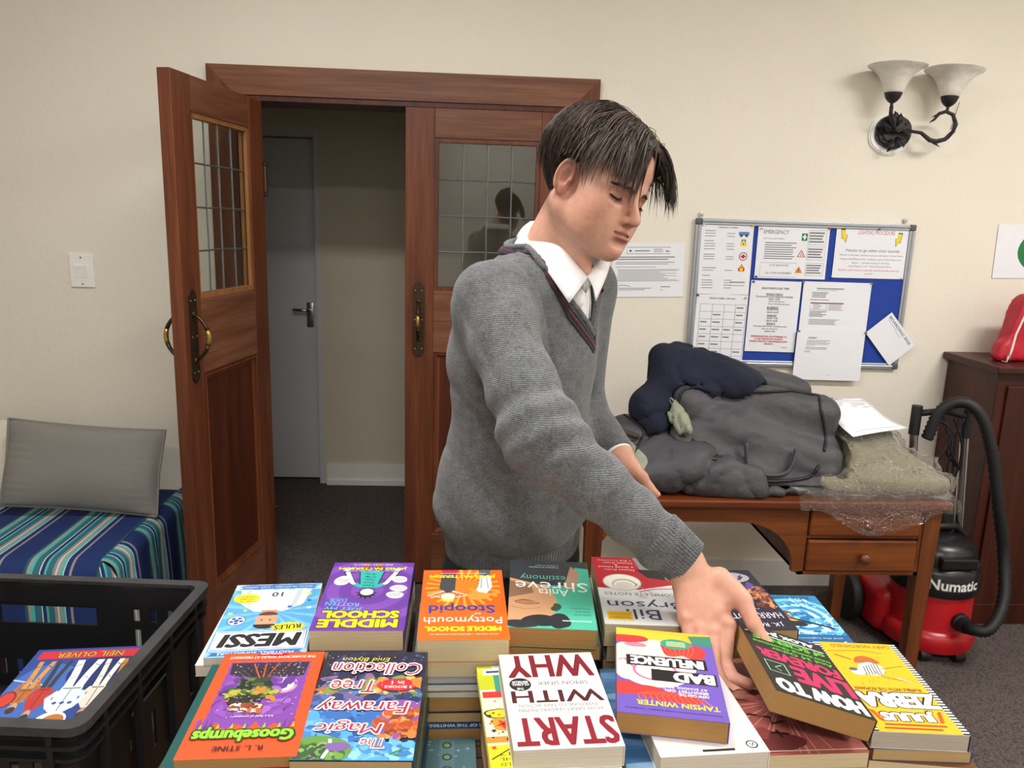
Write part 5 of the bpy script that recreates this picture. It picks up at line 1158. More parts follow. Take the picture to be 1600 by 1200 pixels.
def c_zebra_art(p):
    for k in range(36):
        y = k/36
        for x0, x1 in ((0, .075), (.925, 1)): p.rect(x0, y, x1, y+.028, K_); p.rect(x0, y, x1, y+.014, W_)
    p.rect(.07, .0, .93, 1, '#eeb91c'); rg = random.Random(3)
    for k in range(40): x, y = rg.uniform(.12, .85), rg.uniform(.15, .5); p.line([(x, y), (x+.01, y+.03)], .005, '#c98a14')
    # helmet crest, shield and sword ornaments
    p.ell(.52, .26, .15, .09, '#b8642a', 20, 0, 180, 360); p.blob(.52, .33, .13, .09, '#e6e4e0', 3, .15)
    for k in range(6): p.line([(.42+.035*k, .25+.01*k), (.45+.035*k, .40)], .012, '#4a4c54')
    p.line([(.9, .12), (.5, .10), (.25, .13)], .014, '#b5762a'); p.line([(.12, .28), (.3, .31), (.42, .33)], .012, '#8a6a34'); p.line([(.85, .16), (.68, .22)], .02, '#8d5a2a'); p.line([(.15, .48), (.45, .42), (.5, .36)], .016, '#b0703a'); p.poly([(.30, .42), (.11, .50), (.30, .44)], '#c9c9c9'); p.ell(.70, .37, .08, .04, '#e6e4e0'); p.ell(.74, .34, .05, .02, '#5d606a')
def c_zebra_text(p):
    p.text('GARY NORTHFIELD', .10, .025, .82, .065, '#7a4a10', 0); p.text('RUMBLE WITH THE ROMANS!', .14, .545, .88, .58, '#7a3d10', .03)
    for tx, y0, y1, x0, x1 in (('ZEBRA', .60, .76, .06, .92), ('JULIUS', .785, .895, .22, .80)): p.text(tx, x0-.012, y0-.01, x1+.012, y1+.006, K_, .10); p.text(tx, x0, y0, x1, y1, '#f4f2ec', .06)
    for x in (.15, .86):
        for k in range(5): p.ell(x+.01*k*(1 if x < .5 else -1), .80+.022*k, .035, .009, '#d8521e', 10, 35 if x < .5 else -35)
    lines(p, .25, .85, .955, .975, 1, '#c03a1a', .7, 0, 0); lines(p, .18, .82, .92, .94, 1, '#c03a1a', .7, 0, 0)
def c_wizard(p):
    p.rect(0, 0, 1, 1, '#231f33'); p.blob(.5, .45, .55, .22, '#3d2c63', 3, .15); rg = random.Random(4)
    for k in range(70): p.star(rg.uniform(.03, .97), rg.uniform(.25, .8), rg.uniform(.004, .012), rg.choice(('#8d86a8', '#c9c4dc', '#5b5478')), 4, .4)
    p.patch(.05, .25, .95, .7, ['#2c2444', '#4a3874', '#1c182c', '#5a4888'], 70, .06, 3, .4); p.patch(.04, .32, .24, .66, ['#7a4230', '#b06a42', '#5a2e22', '#d08a5a', '#3a2030'], 60, .045, 6, .5); p.line([(.35, .3), (.55, .36), (.45, .45), (.62, .5)], .012, '#8f88b0')
    p.ell(.42, .145, .33, .10, '#a9a6b0', 32); p.text('20', .36, .105, .52, .175, '#3a3550', 0); p.poly([(.24, .19), (.30, .19), (.24, .14), (.27, .14), (.18, .09), (.21, .13), (.17, .13)], '#3a3550'); lines(p, .45, .68, .08, .2, 5, '#55506a', .3)
    p.text('HARRY POTTER', .06, .74, .95, .83, '#d5d0de', .01); p.text('J.K. ROWLING', .14, .88, .86, .95, '#e6e2ee', .01); p.text('Philosopher', .3, .66, .7, .69, '#a49ac0', 0)
def c_sea(p):
    p.rect(0, 0, 1, 1, '#2a86bd'); 
    for k in range(6): p.ell(.42, .42, .52-.07*k, .36-.05*k, ('#7cc9e2', '#3f9fd0', '#a8def0', '#2f8fc8', '#bfe8f2', '#1f6fa8')[k], 36)
    rg = random.Random(8)
    for k in range(30): a = rg.uniform(0, 6.28); p.line([(.45+.3*math.cos(a), .4+.25*math.sin(a)), (.45+.5*math.cos(a+.3), .4+.38*math.sin(a+.3))], .012, '#d6f0f6')
    p.patch(.1, .1, .9, .7, ['#d6f0f6', '#8ed4ea', '#2f8fc8', '#1f6fa8', '#5ab4dc'], 90, .04, 3, .5); p.patch(.58, .32, .95, .48, ['#6a3420', '#8a4426', '#4a2418', '#c0622a'], 40, .06, 4, .5); p.patch(.52, .42, .80, .50, ['#e08a2a', '#f0b040', '#c8541e'], 30, .04, 5, .5); p.line([(.6, .42), (.3, .52), (.1, .60)], .04, '#1f2a38'); p.blob(.55, .52, .12, .05, '#1a2430', 7, .2); p.rect(0, .70, 1, 1, '#1d5f96')
    p.text('JACKSON', .08, .80, .95, .89, '#dbe6ec', .01); p.text('PERCY', .12, .90, .78, .97, '#dbe6ec', .01); p.text('and the Lightning Thief', .1, .74, .9, .77, '#b9d6e6', 0); p.text('RICK RIORDAN', .12, .02, .9, .075, '#2a6a94', .02)
def c_pink(p):
    p.rect(0, 0, 1, 1, '#a8574f'); rg = random.Random(3)
    for k in range(40): a = rg.uniform(0, 6.28); p.line([(.5+.15*math.cos(a), .5+.12*math.sin(a)), (.5+.6*math.cos(a), .5+.5*math.sin(a))], .008, '#d59a8c')
    p.blob(.8, .9, .3, .08, '#6a2f2c', 2, .2); p.line([(.9, .62), (.7, .66), (.72, .72), (.6, .70)], .03, '#2c1616'); p.line([(.8, .8), (.62, .82)], .03, '#2c1616'); p.line([(.72, .78), (.7, .85)], .03, '#2c1616'); p.patch(.1, .1, .9, .9, ['#b86a60', '#9a4c46', '#8a403c'], 30, .05, 3); p.rect(0, .965, 1, .972, '#e0c8b8')
def c_dahl(p):
    p.rect(0, 0, 1, 1, '#dfe6d0'); p.rect(.86, .0, 1, .25, '#c8cf22'); p.rect(.7, .06, .86, .28, '#3f9c86'); p.rect(.75, .03, .95, .10, W_); lines(p, .77, .92, .05, .08, 1, '#2a4a7a', .8, 0, 0)
    p.poly([(.98, .27), (.78, .27), (.78, .245), (.66, .30), (.78, .355), (.78, .33), (.98, .33)], '#d8352c'); p.blob(.86, .48, .12, .05, K_, 3, .15); p.blob(.86, .48, .105, .042, '#d8d62a', 3, .15); p.blob(.82, .58, .14, .05, '#e0a12a', 5, .2); p.star(.84, .575, .075, '#d8352c'); p.rect(.80, .68, 1, .73, '#e8952c'); p.ell(.78, .705, .06, .025, K_); p.ell(.78, .705, .035, .014, W_)
    p.rect(.55, .75, 1, 1, '#e3dc1c'); p.line([(.98, .86), (.80, .77), (.62, .86)], .012, K_)
    for k, tx in enumerate(('WINNER', 'ROALD', 'DAHL', '2017')): p.text(tx, .70, .93-.04*k, .92, .955-.04*k, '#5a5a10', .01)
    for x, y, c in ((.95, .5, K_), (.93, .63, K_), (.75, .64, '#d8352c'), (.95, .77, '#d8352c'), (.74, .4, '#e8952c')): p.star(x, y, .03, c)
    rg = random.Random(6)
    for k in range(26): p.ell(rg.uniform(.6, .97), rg.uniform(.35, .72), .012, .006, rg.choice((K_, '#d8352c', '#3f9c86', '#e8952c')), 8)
def c_history_art(p):
    p.rect(0, 0, 1, 1, '#24428c'); p.blob(.75, .55, .35, .35, '#3b62ac', 2, .1); p.line([(1, .35), (.72, .42)], .02, '#9fc0e0'); p.line([(1, .62), (.78, .58)], .02, '#9fc0e0'); p.blob(.3, .3, .3, .2, '#1a2a66', 6, .1)
    # row of people in the clothes of different ages
    def fig(x, w_, leg, top, y1, skin='#c09070'):
        for q in (-1, 1):
            p.poly([(x+q*w_*.45, .15), (x+q*w_*.95, .15), (x+q*w_*.72, .33), (x+q*w_*.66, .47), (x+q*w_*.04, .47), (x+q*w_*.2, .3)][::q], leg); p.line([(x+q*w_*.7, y1-.05), (x+q*w_*1.15, y1-.15), (x+q*w_*.7, y1-.22)], w_*.42, top)
            p.line([(x+q*w_*.45, .20), (x+q*w_*.85, .22)], .008, '#22283a'); p.line([(x+q*w_*.3, .34), (x+q*w_*.6, .36)], .006, '#22283a')
        p.poly([(x-w_*.7, .45), (x+w_*.7, .45), (x+w_*.9, y1-.05), (x+w_*.4, y1), (x-w_*.4, y1), (x-w_*.9, y1-.05)], top); p.line([(x-w_*.6, .47), (x+w_*.6, .47)], .012, '#22283a'); p.line([(x, .48), (x, y1-.02)], .006, '#22283a')
        p.ell(x, y1+.045, w_*.42, .05, skin); p.ell(x, y1+.07, w_*.45, .035, '#3a2a20')
    fig(.83, .075, '#c98a3a', '#a8642c', .60); fig(.68, .07, '#2d3440', '#b03028', .68); fig(.10, .085, '#b87a2c', '#96602a', .66); fig(.25, .08, '#e2ded4', '#d9d4c8', .68); fig(.46, .12, '#dfe8f0', '#cfdde8', .72)
    p.ell(.46, .79, .12, .085, '#e9eef4', 26); p.ell(.44, .79, .085, .06, '#b5702c', 22); p.ell(.43, .805, .03, .02, '#e8b060'); p.ell(.93, .56, .07, .085, '#7a2018', 20); p.ell(.93, .56, .055, .07, '#c0392c', 20)
    for x in (.40, .46, .52): p.ell(x, .62, .018, .014, '#2f4fa0')
    p.patch(.55, .05, .95, .9, ['#3b62ac', '#2c4f9a'], 0, .03)
def c_history_text(p):
    p.rect(.03, .03, .95, .125, '#c2263a'); p.text('NEIL OLIVER', .22, .045, .80, .115, '#1d2414', .04); p.text('NEIL OLIVER', .222, .05, .795, .11, '#c8b93a', .0); p.text('BOTS', .70, .915, .96, .985, '#e2c52a', .04)
TOPS = {}
def top_book(key, label, cx, cy, z, ang, w, h, th, cover, pages, design, spine=None, hard=False, mtx=None):
    TOPS[key] = (cx, cy, z-th, ang, w, h, label)
    return make_book('book', label, w, h, th, cover, pages, spine, mtx or upside(cx, cy, z, th, ang), None, hard, design)
top_book('messi', 'light blue football paperback with a black block title and yellow burst', -.297, 1.072, .992, 4.5, .134, .214, .012, '#58a8dc', 'pages_white', [('cover_illustration', c_football_art), ('cover_lettering', c_football_text)], '#f0f0f0')
top_book('middle', 'purple paperback with heavy yellow title and a cartoon upside down', -.156, 1.109, 1.012, 0.5, .133, .221, .032, '#6b3aa0', 'pages_cream', [('cover_illustration', c_purple_art), ('cover_lettering', c_purple_text)], '#3a2a70')
top_book('potty', 'orange paperback with blue and white title lettering', -.006, 1.084, 1.012, 1.2, .129, .219, .034, '#ef6a22', 'pages_cream', [('cover_illustration', c_orange_art), ('cover_lettering', c_orange_text)])
top_book('testi', 'teal and charcoal novel with a sleeping face and thin white lettering', .131, 1.118, 1.012, -4, .130, .226, .030, '#4cb89c', 'pages_brown', [('cover_illustration', c_testi_art), ('cover_lettering', c_testi_text)])
top_book('notes', 'red and white paperback with a cup and saucer and a yellow price sticker', .280, 1.155, 1.0, -3.5, .134, .236, .036, '#dcdcdc', 'pages_cream', [('cover_illustration', c_notes_art), ('cover_lettering', c_notes_text)])
top_book('goose', 'orange paperback with a purple night scene and dripping green title', -.254, .856, 1.0, 2.5, .131, .211, .013, '#e8552a', 'pages_brown', [('cover_illustration', c_slime_art), ('cover_lettering', c_slime_text)])
top_book('magic', 'thick starry night storybook with pink scripted title', -.122, .857, .998, -.8, .135, .220, .040, '#24304f', 'pages_tan', [('cover_illustration', c_tree_art), ('cover_lettering', c_tree_text)], '#2a2f3c')
top_book('why', 'white paperback with huge dark red capitals', .114, .862, 1.0, 3.2, .128, .196, .026, '#e2e0de', 'pages_white', [('cover_lettering', c_why)])
top_book('bad', 'violet paperback with a red haired face in pink glasses', .266, .907, 1.008, -10, .133, .201, .028, '#6d55b5', 'pages_brown', [('cover_illustration', c_glasses_art), ('cover_lettering', c_glasses_text)])
top_book('zebra', 'yellow paperback with black and white striped edges and a white title', .590, .949, .960, -4.5, .124, .215, .024, '#e9e9e6', 'pages_grey', [('cover_illustration', c_zebra_art), ('cover_lettering', c_zebra_text)], K_)
top_book('percy', 'bright blue sea swirl paperback between the dark purple and yellow books', .566, 1.172, .9305, -2, .129, .198, .024, '#2a86bd', 'pages_cream', [('cover_illustration', c_sea)])
top_book('harry', 'dark purple starry paperback with a silver oval badge behind the hand', .462, 1.198, .962, 1.5, .124, .215, .030, '#231f33', 'pages_tan', [('cover_illustration', c_wizard)])
top_book('pink', 'dull red book lying under the book being lifted', .433, .930, .946, 2, .141, .215, .022, '#a8574f', 'pages_cream', [('cover_illustration', c_pink)], '#6a2f2c')
# the book being lifted out of the row
NR, NL, FL = np.array([.507, .838, .988]), np.array([.384, .836, 1.022]), np.array([.403, 1.035, 1.006])
yv = NL-FL; yv /= np.linalg.norm(yv); xv = NL-NR; xv -= yv*(xv @ yv); xv /= np.linalg.norm(xv); zv = np.cross(xv, yv)
lw, lh, lt = .130, .200, .030; cen = NL-xv*lw/2-yv*lh/2-zv*lt+np.array([0, 0, .004])
LM = Matrix.Identity(4)
for i in range(3): LM[i][0], LM[i][1], LM[i][2], LM[i][3] = xv[i], yv[i], zv[i], cen[i]
LIVE_M = LM
top_book('live', 'black paperback with pink and green capitals being lifted by the hand', 0, 0, 0, 0, lw, lh, lt, '#1d1c1d', 'pages_brown', [('cover_lettering', c_live)], None, False, LM)
# second layer books that show
def white_logo(p): p.ell(.12, .93, .055, .035, K_, 20); p.ell(.12, .93, .042, .026, W_, 20); p.line([(.10, .915), (.125, .945), (.14, .92)], .012, K_); p.rect(.3, .955, .6, .975, K_)
top_book('white2', 'white covered book with a small oval mark under the violet paperback', .287, .882, .979, 4, .133, .205, .027, '#eceae6', 'pages_white', [('cover_lettering', white_logo)])
top_book('dahl', 'lime yellow doodled annual sticking out under the white and red book', .098, .866, .973, 4.5, .150, .222, .010, '#e3dc1c', 'pages_white', [('cover_illustration', c_dahl)])
def sea_paint(p):
    for k in range(9): p.blob(.5, .08+.11*k, .6, .05, ('#5d86b5', '#3d6a9a', '#7fa6c8')[k % 3], k, .1)
def winner(p): p.text('WINNER OF THE WHITBREAD', .08, .955, .92, .985, '#cfe0ee', .03)
STACK = {
 # key: list of (w, h, t, cover, pages, dx, dy, dang, design)
 'messi': [(.138, .214, .017, '#e9e4da', 'pages_white', -.006, 0, -2, None), (.132, .21, .020, '#3a9a98', 'pages_tan', .004, 0, 1, None)],
 'middle': [(.130, .212, .030, '#d3c9b4', 'pages_cream', .002, 0, 0, None), (.135, .21, .025, '#b8402c', 'pages_tan', -.002, 0, 1, None)],
 'potty': [(.129, .215, .024, '#d8cdb8', 'pages_cream', .002, .0, 0, None), (.135, .22, .008, '#8f969c', 'pages_grey', -.003, -.002, 0, None), (.138, .222, .011, '#2a5a94', 'pages_white', -.002, -.003, 0, None), (.132, .215, .014, '#dcd8d0', 'pages_white', 0, 0, -1, None), (.13, .21, .024, '#5a4632', 'pages_brown', 0, 0, 1, None), (.133, .215, .016, '#1c2f4a', 'pages_tan', .002, 0, -.5, None), (.138, .228, .020, '#1f4a7c', 'pages_brown', 0, -.006, 0, winner), (.13, .21, .02, '#a86a2c', 'pages_tan', 0, 0, 0, None), (.13, .21, .02, '#2c2620', 'pages_tan', 0, 0, 0, None)],
 'testi': [(.132, .214, .022, '#6b4a32', 'pages_brown', .004, 0, 1, None), (.13, .21, .018, '#20242c', 'pages_tan', 0, 0, -1, None)],
 'notes': [(.134, .22, .030, '#c9bda5', 'pages_cream', .002, 0, 2, None), (.13, .21, .02, '#344a6a', 'pages_tan', 0, 0, 0, None)],
 'goose': [(.144, .212, .018, '#1f5a58', 'pages_cream', -.010, -.006, 0, None), (.14, .215, .022, '#6a3a2a', 'pages_tan', .004, 0, -1, None)],
 'magic': [(.136, .222, .028, '#55632c', 'pages_tan', 0, 0, 0, None), (.136, .22, .022, '#2a2f3c', 'pages_tan', 0, 0, -1, None), (.14, .225, .018, '#2f8fb0', 'pages_white', -.003, 0, 1, None)],
 'dahl': [(.132, .205, .018, '#e8d83a', 'pages_white', -.004, 0, -3, None), (.13, .2, .022, '#5a7a9a', 'pages_cream', 0, 0, 1, None)],
 'white2': [(.152, .215, .022, '#4a78a8', 'pages_white', -.018, .01, -4, sea_paint), (.14, .215, .014, '#3f86c0', 'pages_white', -.004, 0, -3, None), (.135, .21, .024, '#d8a080', 'pages_cream', 0, 0, 1, None)],
 'pink': [(.14, .218, .022, '#c8cf52', 'pages_lime', 0, 0, -.5, None), (.138, .215, .028, '#8a7a62', 'pages_cream', .001, 0, .5, None)],
 'zebra': [(.126, .216, .017, '#2a4f8a', 'pages_tan', .003, 0, 1, None), (.150, .225, .022, '#7a5232', 'pages_cream', .004, 0, -3, None)],
 'harry': [(.09, .2, .03, '#3a2f4a', 'pages_tan', -.018, 0, 0, None)], 'percy': [(.13, .2, .026, '#1d5f96', 'pages_cream', 0, 0, 1, None)],
}
NICK = {'messi': 'light blue football paperback', 'middle': 'purple paperback', 'potty': 'orange paperback', 'testi': 'teal and charcoal novel', 'notes': 'red and white cup paperback', 'goose': 'orange night scene paperback', 'magic': 'starry storybook', 'dahl': 'lime yellow annual', 'white2': 'white book with the oval mark', 'pink': 'dull red book', 'zebra': 'yellow striped edge paperback', 'harry': 'dark purple starry paperback', 'percy': 'blue sea swirl paperback'}
ORD = ['first', 'second', 'third', 'fourth', 'fifth', 'sixth', 'seventh', 'eighth', 'ninth', 'tenth', 'eleventh', 'twelfth']
rg = random.Random(21); PAL = ['#6a4632', '#2f4a5a', '#8a2f2c', '#c9b48a', '#394a32', '#22242a', '#9aa4a8', '#b88a3a', '#54406a']
for key, under in STACK.items():
    cx, cy, z, ang, w0, h0, lb = TOPS[key]; k = 0
    while z > TT+.0005:
        if k < len(under): w_, h_, t_, cov, pg, dx, dy, da, des = under[k]
        else: w_, h_, t_, cov, pg, dx, dy, da, des = rg.uniform(.126, .138), rg.uniform(.2, .215), rg.uniform(.022, .036), rg.choice(PAL), rg.choice(('pages_tan', 'pages_cream', 'pages_brown')), rg.uniform(-.003, .003), rg.uniform(-.003, .003), rg.uniform(-1.0, 1.0), None
        if key == 'harry': w_, h_, dx, da = .09, .2, -.018, 0
        left = z-TT
        if left < .045: t_ = left
        elif left-t_ < .012: t_ = left/2
        t_ = t_-.0004 if left >= t_ else left
        make_book('book', 'book lying %s below the %s in its stack' % (ORD[k], NICK[key]), w_, h_, t_, cov, pg, None, upside(cx+dx, cy+dy, z, t_, ang+da), 'books stacked under others', False, [('cover_lettering', des)] if des else None)
        z -= t_+.0004; k += 1
# small teal patterned book in the gap, standing on a short stack
def teal_pat(p):
    for k in range(60): r_ = random.Random(k); p.ell(r_.uniform(.05, .95), r_.uniform(.03, .97), .03, .012, r_.choice(('#7fa0a4', '#4a6a70', '#9ab4b6')), 8)
    p.rect(.42, .02, .72, .98, '#5d8188')
    for k in range(6): p.ell(.57, .1+.16*k, .10, .045, '#2c4448', 14); p.ell(.57, .1+.16*k, .065, .028, '#7d9a5a', 12)
make_book('book', 'teal patterned book low in the gap beside the white and red book', .068, .15, .03, '#55777e', 'pages_tan', None, upside(-.017, .880, .872, .03, 2), None, False, [('cover_illustration', teal_pat)])
z = .8416; k = 0
for t_, c_ in ((.034, '#2a2a30'), (.034, '#6a4a32'), (.0328, '#2f4a5a')):
    make_book('book', 'book lying %s below the teal patterned book in the gap' % ORD[k], .066, .148, t_, c_, 'pages_tan', None, upside(-.017, .880, z, t_, 2), 'books stacked under others'); z -= t_+.0004; k += 1

# ---- black plastic crate with a book in it
t_ang = -6.0; CH = .213
cx0, cy0 = -.742, 1.085
CM = Matrix.Translation((cx0, cy0, TT)) @ Matrix.Rotation(math.radians(t_ang+2), 4, 'Z')
t = thing('crate', 'black plastic crate with slotted sides left of the books', 'crate', mtx=CM)
cl, cw_ = .54, .375; th_ = .004
mat('crate_plastic', '#141519', .55, .15, 20, .2, bscale=120); mat('crate_worn', '#333335', .7, .35, 25, .4, bscale=60)
m = MB(); m.box((-cl/2, -cw_/2, 0), (cl/2, cw_/2, .006)); m.build('base', 'crate_plastic', t)
def slotted(nm, L, axis, sgn, holes):
    """a wall of length L with slots: built from strips between sorted cuts"""
    xs = sorted({-L/2, L/2, *[h_[0] for h_ in holes], *[h_[1] for h_ in holes]}); m = MB(); zs_all = (.006, CH-.006)
    for a, b_ in zip(xs, xs[1:]):
        mid = (a+b_)/2; hs = sorted([(h_[2], h_[3]) for h_ in holes if h_[0] < mid < h_[1]]); z = zs_all[0]
        for z0_, z1_ in hs+[(zs_all[1], None)]:
            if z0_ > z:
                if axis == 'x': m.box((a, sgn*cw_/2-(th_ if sgn > 0 else 0), z), (b_, sgn*cw_/2+(0 if sgn > 0 else th_), z0_))
                else: m.box((sgn*cl/2-(th_ if sgn > 0 else 0), a, z), (sgn*cl/2+(0 if sgn > 0 else th_), b_, z0_))
            z = z1_ if z1_ is not None else z
    return m.build(nm, 'crate_plastic', t)
long_h = []
for s in (-1, 1):
    for k in range(3): x = s*(.155+.03*k); long_h += [(x-.006, x+.006, .055, .125), (x-.006, x+.006, .14, .165)]
long_h += [(-.085, .085, .13, .168)]
for k in range(7): x = -.09+.03*k; long_h += [(x-.006, x+.006, .03, .06)]
slotted('wall_panel', cl, 'x', 1, long_h); slotted('wall_panel', cl, 'x', -1, long_h)
sh = [(-.06, .06, .13, .168)]
for k in range(5): y = -.13+.065*k; sh += [(y-.006, y+.006, .04, .10)]
slotted('wall_panel', cw_-.008, 'y', 1, sh); slotted('wall_panel', cw_-.008, 'y', -1, sh)
m = MB()
def ring(z0_, z1_, o, i):
    a, b_ = cl/2+o, cw_/2+o; c_, d_ = cl/2-i, cw_/2-i; rr = .022
    def rrect(A, B, r):
        return [(sx*(A-r)+r*math.cos(q), sy*(B-r)+r*math.sin(q)) for sx, sy, q0 in ((1, 1, 0), (-1, 1, PI/2), (-1, -1, PI), (1, -1, 1.5*PI)) for q in [q0+PI/2*k/4 for k in range(5)]]
    O, I_ = rrect(a, b_, rr), rrect(c_, d_, rr*.6); n = len(O)
    vs = [(x, y, z0_) for x, y in O]+[(x, y, z1_) for x, y in O]+[(x, y, z0_) for x, y in I_]+[(x, y, z1_) for x, y in I_]
    fs = []
    for k in range(n):
        j = (k+1) % n; fs += [(k, j, n+j, n+k), (n+k, n+j, 3*n+j, 3*n+k), (2*n+j, 2*n+k, 3*n+k, 3*n+j), (j, k, 2*n+k, 2*n+j)]
    m.add(vs, fs)
ring(CH-.012, CH, .014, .004); m.build('rim', 'crate_worn', t)
m = MB(); ring(CH-.034, CH-.028, .012, .0); ring(CH-.052, CH-.047, .010, .0); m.build('rib_band', 'crate_plastic', t)
for sx in (-1, 1):
    for x in (.10, .24):
        for sy in (-1, 1): m = MB(); y0_ = sy*cw_/2; m.box((sx*x-.004, min(y0_, y0_+sy*.011), .01), (sx*x+.004, max(y0_, y0_+sy*.011), CH-.012)); m.build('rib', 'crate_plastic', t)
    for y in (-.14, -.05, .05, .14): m = MB(); x0_ = sx*cl/2; m.box((min(x0_, x0_+sx*.011), y-.004, .01), (max(x0_, x0_+sx*.011), y+.004, CH-.012)); m.build('rib', 'crate_plastic', t)
HB = Matrix.Translation((-.580, 1.030, .868)) @ Matrix.Rotation(PI+math.radians(5), 4, 'Z') @ Matrix.Rotation(math.radians(0), 4, 'X')
make_book('book', 'blue hardback with costumed figures lying in the black crate', .170, .235, .028, '#24428c', 'pages_white', None, HB, None, True, [('cover_illustration', c_history_art), ('cover_lettering', c_history_text)])
z = .8678
for k, c_ in enumerate(('#8a2f2c', '#3a5a7a', '#c9b48a', '#b8402c')):
    t_ = (.8678-TT-.007)/4; make_book('book', 'book lying %s below the blue hardback inside the black crate' % ORD[k], .165, .225, t_-.0005, c_, 'pages_white', None, upside(-.582-.002*k, 1.030, z, t_-.0005, 4+k), 'books in the crate'); z -= t_
# ================================================================== THE PERSON
def skin_mat():
    m, n, b = nt('skin'); a = n.nodes.new('ShaderNodeAttribute'); a.attribute_name = 'tint'; v = _obj(n)
    f = _noise(n, v, 60, 5, .6); f2 = _noise(n, v, 14, 3)
    mx = n.nodes.new('ShaderNodeMix'); mx.data_type = 'RGBA'; mx.blend_type = 'MULTIPLY'; mx.inputs['Factor'].default_value = 1
    n.links.new(a.outputs['Color'], mx.inputs['A']); n.links.new(_ramp(n, f, [(.3, (.90, .86, .84)), (.7, (1.04, 1.03, 1.02))]), mx.inputs['B'])
    mx2 = n.nodes.new('ShaderNodeMix'); mx2.data_type = 'RGBA'; mx2.blend_type = 'MULTIPLY'; mx2.inputs['Factor'].default_value = 1
    n.links.new(mx.outputs['Result'], mx2.inputs['A']); n.links.new(_ramp(n, f2, [(.35, (1.0, .93, .92)), (.65, (1.02, 1.02, 1.0))]), mx2.inputs['B'])
    n.links.new(mx2.outputs['Result'], b.inputs['Base Color']); b.inputs['Roughness'].default_value = .52; b.inputs['Specular IOR Level'].default_value = .4
    b.inputs['Subsurface Weight'].default_value = .12; b.inputs['Subsurface Radius'].default_value = (.012, .005, .003); b.inputs['Subsurface Scale'].default_value = .6
    _bump(n, b, _noise(n, v, 420, 3), .12, .0006)
skin_mat()
def knit_mat(name, c1, c2, rib=None):
    m, n, b = nt(name); v = _obj(n)
    f = _noise(n, _map(n, v, (1, 1, 1.6)), 260, 4, .75); f2 = _noise(n, v, 55, 3)
    a = n.nodes.new('ShaderNodeMath'); a.operation = 'MULTIPLY_ADD'; a.inputs[1].default_value = .35; n.links.new(f2, a.inputs[0]); n.links.new(f, a.inputs[2])
    n.links.new(_ramp(n, a.outputs[0], [(.45, lin(c1)), (.85, lin(c2))]), b.inputs['Base Color']); b.inputs['Roughness'].default_value = .95; b.inputs['Specular IOR Level'].default_value = .15
    b.inputs['Sheen Weight'].default_value = .25; b.inputs['Sheen Roughness'].default_value = .5
    w_ = n.nodes.new('ShaderNodeTexWave'); w_.inputs['Scale'].default_value = 110; w_.inputs['Distortion'].default_value = 1.5; w_.bands_direction = 'Z'; n.links.new(v, w_.inputs['Vector'])
    ad = n.nodes.new('ShaderNodeMath'); ad.operation = 'ADD'; n.links.new(w_.outputs['Fac'], ad.inputs[0]); n.links.new(f, ad.inputs[1]); _bump(n, b, ad.outputs[0], .45, .0016)
knit_mat('grey_knit', '#414346', '#7a7d80'); knit_mat('maroon_knit', '#3a1c2a', '#5c3040'); knit_mat('navy_knit', '#1c1f2a', '#30333f')
mat('white_cotton', '#ecebee', .8, .02, 20); mat('black_cloth', '#17171a', .9, .1, 60); mat('black_leather', '#121212', .35)
def hair_mat():
    m, n, b = nt('hair'); a = n.nodes.new('ShaderNodeAttribute'); a.attribute_name = 'tint'; n.links.new(a.outputs['Color'], b.inputs['Base Color'])
    b.inputs['Roughness'].default_value = .48; b.inputs['Specular IOR Level'].default_value = .32
hair_mat()
PE = thing('person', 'dark haired person in a grey jumper and white collar reaching for a book', 'person', (.09, 1.46, 0))

# ---- head frame
HR = np.array([[.6119, .7279, .3096], [-.7607, .6488, -.0218], [-.2167, -.2221, .9506]])       # columns: forward, left, up
HR[:, 0] /= np.linalg.norm(HR[:, 0]); HR[:, 1] -= HR[:, 0]*(HR[:, 1] @ HR[:, 0]); HR[:, 1] /= np.linalg.norm(HR[:, 1]); HR[:, 2] = np.cross(HR[:, 0], HR[:, 1])
HP = np.array([.2125, 1.396, 1.6534]); HS = .966
def h2w(p): return np.asarray(p, float)*HS @ HR.T+HP
def w2h(P): return (P-HP) @ HR/HS
EYE = (.0745, .0315, -.0115)
def two(P, fn):
    """mirror: evaluate with |y|"""
    Q = P.copy(); Q[:, 1] = np.abs(Q[:, 1]); return fn(Q)
def skull(P):
    d = s_ell(P, (-.012, 0, .035), (.101, .074, .086)); d = smin(d, s_ell(P, (.032, 0, .035), (.066, .063, .062)), .03); return d
